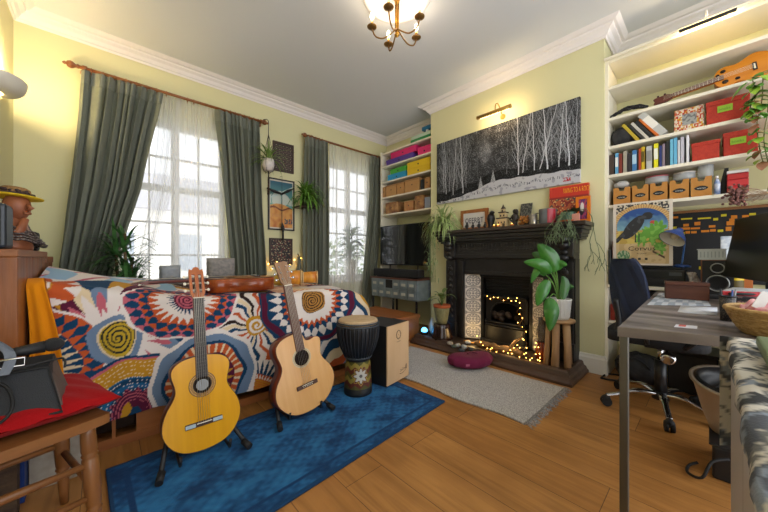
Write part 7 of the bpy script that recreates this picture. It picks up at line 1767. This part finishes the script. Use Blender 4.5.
# ================= floor things at the right =================
t = thing('bag', 'black bag slumped on the floor at the foot of the right shelves', 'bag', (3.12, .42, 0))
def bg_(u, v):
    a = 2*PI*u; th = PI*v; n = 1+.15*noise.noise(V((2*math.cos(a), 2*math.sin(a), 3*v))); return (3.16+.11*math.sin(th)**.6*math.cos(a)*n, .40+.155*math.sin(th)**.6*math.sin(a)*n, max(.002, .11-.11*math.cos(th)*n))
M().grid(bg_, 44, 22).part('body', mat('black_nylon', '#15161a', .55, col2='#23262c', nscale=20, bump=.4), t, world=True, smooth=True)
M().tube(bez([(3.06, .50, .12), (3.00, .52, .18), (3.02, .40, .21), (3.06, .32, .14)], 6), .008, 6).part('handle', m_rub, t, world=True)
pts = [Z(a, b, .009) for a, b in ((601, 378), (607, 374), (618, 375), (629, 377), (640, 380), (628, 381), (612, 380), (601, 378))]
M().tube(bez(pts, 5), .007, 6).solo('strap', m_rub, 'loop of black strap on the floorboards at the end of the skirting', 'strap')
t = thing('storage_tub', 'black plastic crate on the floor under the desk, beneath the cream tub', 'crate', (2.12, -.10, 0))
M().bb((2.02, -.30, 0), (2.3, .0, .15), bev=.01).part('body', m_bp, t, world=True); M().bb((2.01, -.31, .15), (2.31, .01, .162), bev=.005).part('rim', m_bp, t, world=True)
M().tube(bez([(1.995, -.05, .12), (1.96, .0, .10), (1.93, .03, .03), (1.97, .075, .01), (2.04, .075, .01), (2.06, .045, .03)], 5), .006, 6).part('cable', m_rub, t, world=True)
tb = V((2.19, -.07, .295)); rotm = Euler((R(4), R(-7), 0)).to_matrix().to_4x4()
t = thing('laundry_basket', 'cream oval plastic tub with a black tray inside, tipped against the side of the desk', 'tub', tuple(tb)); mcr = mat('cream_plastic', '#a89a88', .5)
def tub(prof, mt, nm, sx=1.0, sy=.85):
    m = M(); m.lathe(prof, (0, 0, 0), 40, sx=sx, sy=sy, cap=False); m.xf(Matrix.Translation(tb) @ rotm); return m.part(nm, mt, t, world=True, smooth=True)
tub([(.02, -.13), (.085, -.13), (.12, -.05), (.172, .10), (.186, .105), (.186, .117), (.166, .112), (.115, -.04), (.08, -.12), (.02, -.12)], mcr, 'shell'); tub([(.01, .02), (.12, .03), (.145, .08), (.160, .118), (.150, .122), (.135, .085), (.11, .045), (.01, .04)], m_bp, 'black_tray')
for k, r in enumerate((.05, .085)): 
    m = M(); m.tube([(r*math.cos(a), r*.8*math.sin(a), .055) for a in [2*PI*j/28 for j in range(28)]], .006, 6, closed=True); m.xf(Matrix.Translation(tb) @ rotm); m.part('moulded_ridge', m_bp, t, world=True)
# books on the low shelf
M().bb((3.15, .555, .466), (3.33, .585, .60), bev=.002).solo('book', mat('brick_red_book', '#8a2a1c', .5), 'brick red book on the low shelf behind the office chair', 'book', 'books on the low shelf')
for k, (c, l) in enumerate((('#3a3028', 'dark brown book next to the brick red one on the low shelf'), ('#5a564c', 'grey book third from the upright on the low shelf'), ('#2a2c34', 'slate book fourth from the upright on the low shelf'))):
    M().bb((3.15, .52-.035*k, .466), (3.33, .549-.035*k, .62-.02*k), bev=.002).solo('book', mat('lowbook_'+c[1:], c, .6), l, 'book', 'books on the low shelf')

mdk = mat('dark_box_board', '#1c1b1d', .6)
t0 = thing('filler_box_file', 'dark box file in a row added to darken the low shelf behind the desk', 'box file', (3.28, .33, .466), group='added dark box files on the low shelf')  # added dark filler, hides the bright wall behind the desk
M().bb((-.12, -.042, 0), (.14, .042, .25), bev=.003).part('case', mdk, t0); M().bb((-.122, -.028, .14), (-.12, .028, .20)).part('spine_label', mat('file_label', '#4a4846', .7), t0); M().lathe([(.011, 0), (.007, .001)], (-.120, 0, .06), 12, (-1, 0, 0)).part('finger_ring', m_chrome, t0)
for k in range(1, 9): dup(t0, (3.28, .33-.09*k, .466))
t = thing('computer_tower', 'black computer tower added to darken the space under the desk', 'computer', (2.96, -.18, 0))  # invented black block, put in to darken the space under the desk
M().bb((2.74, -.28, .01), (3.09, -.09, .44), bev=.006).part('case', m_bp, t, world=True); M().bb((2.733, -.27, .03), (2.74, -.10, .42), bev=.002).part('front_panel', mat('tower_front', '#232528', .35), t, world=True)
for y in (-.26, -.11): M().bb((2.78, y-.01, 0), (3.05, y+.01, .011)).part('foot', m_rub, t, world=True)
t0 = thing('filler_crate', 'dark plastic crate added to darken the floor beneath the low shelf', 'crate', (3.30, .10, 0), group='added dark crates beneath the low shelf')  # made-up crates that keep the floor below the shelf dark
M().bb((-.14, -.13, .001), (.15, .13, .28), bev=.008).part('body', m_bp, t0); M().bb((-.15, -.14, .28), (.16, .14, .30), bev=.004).part('rim', m_bp, t0)
dup(t0, (3.30, -.20, 0)); dup(t0, (3.30, -.50, 0))
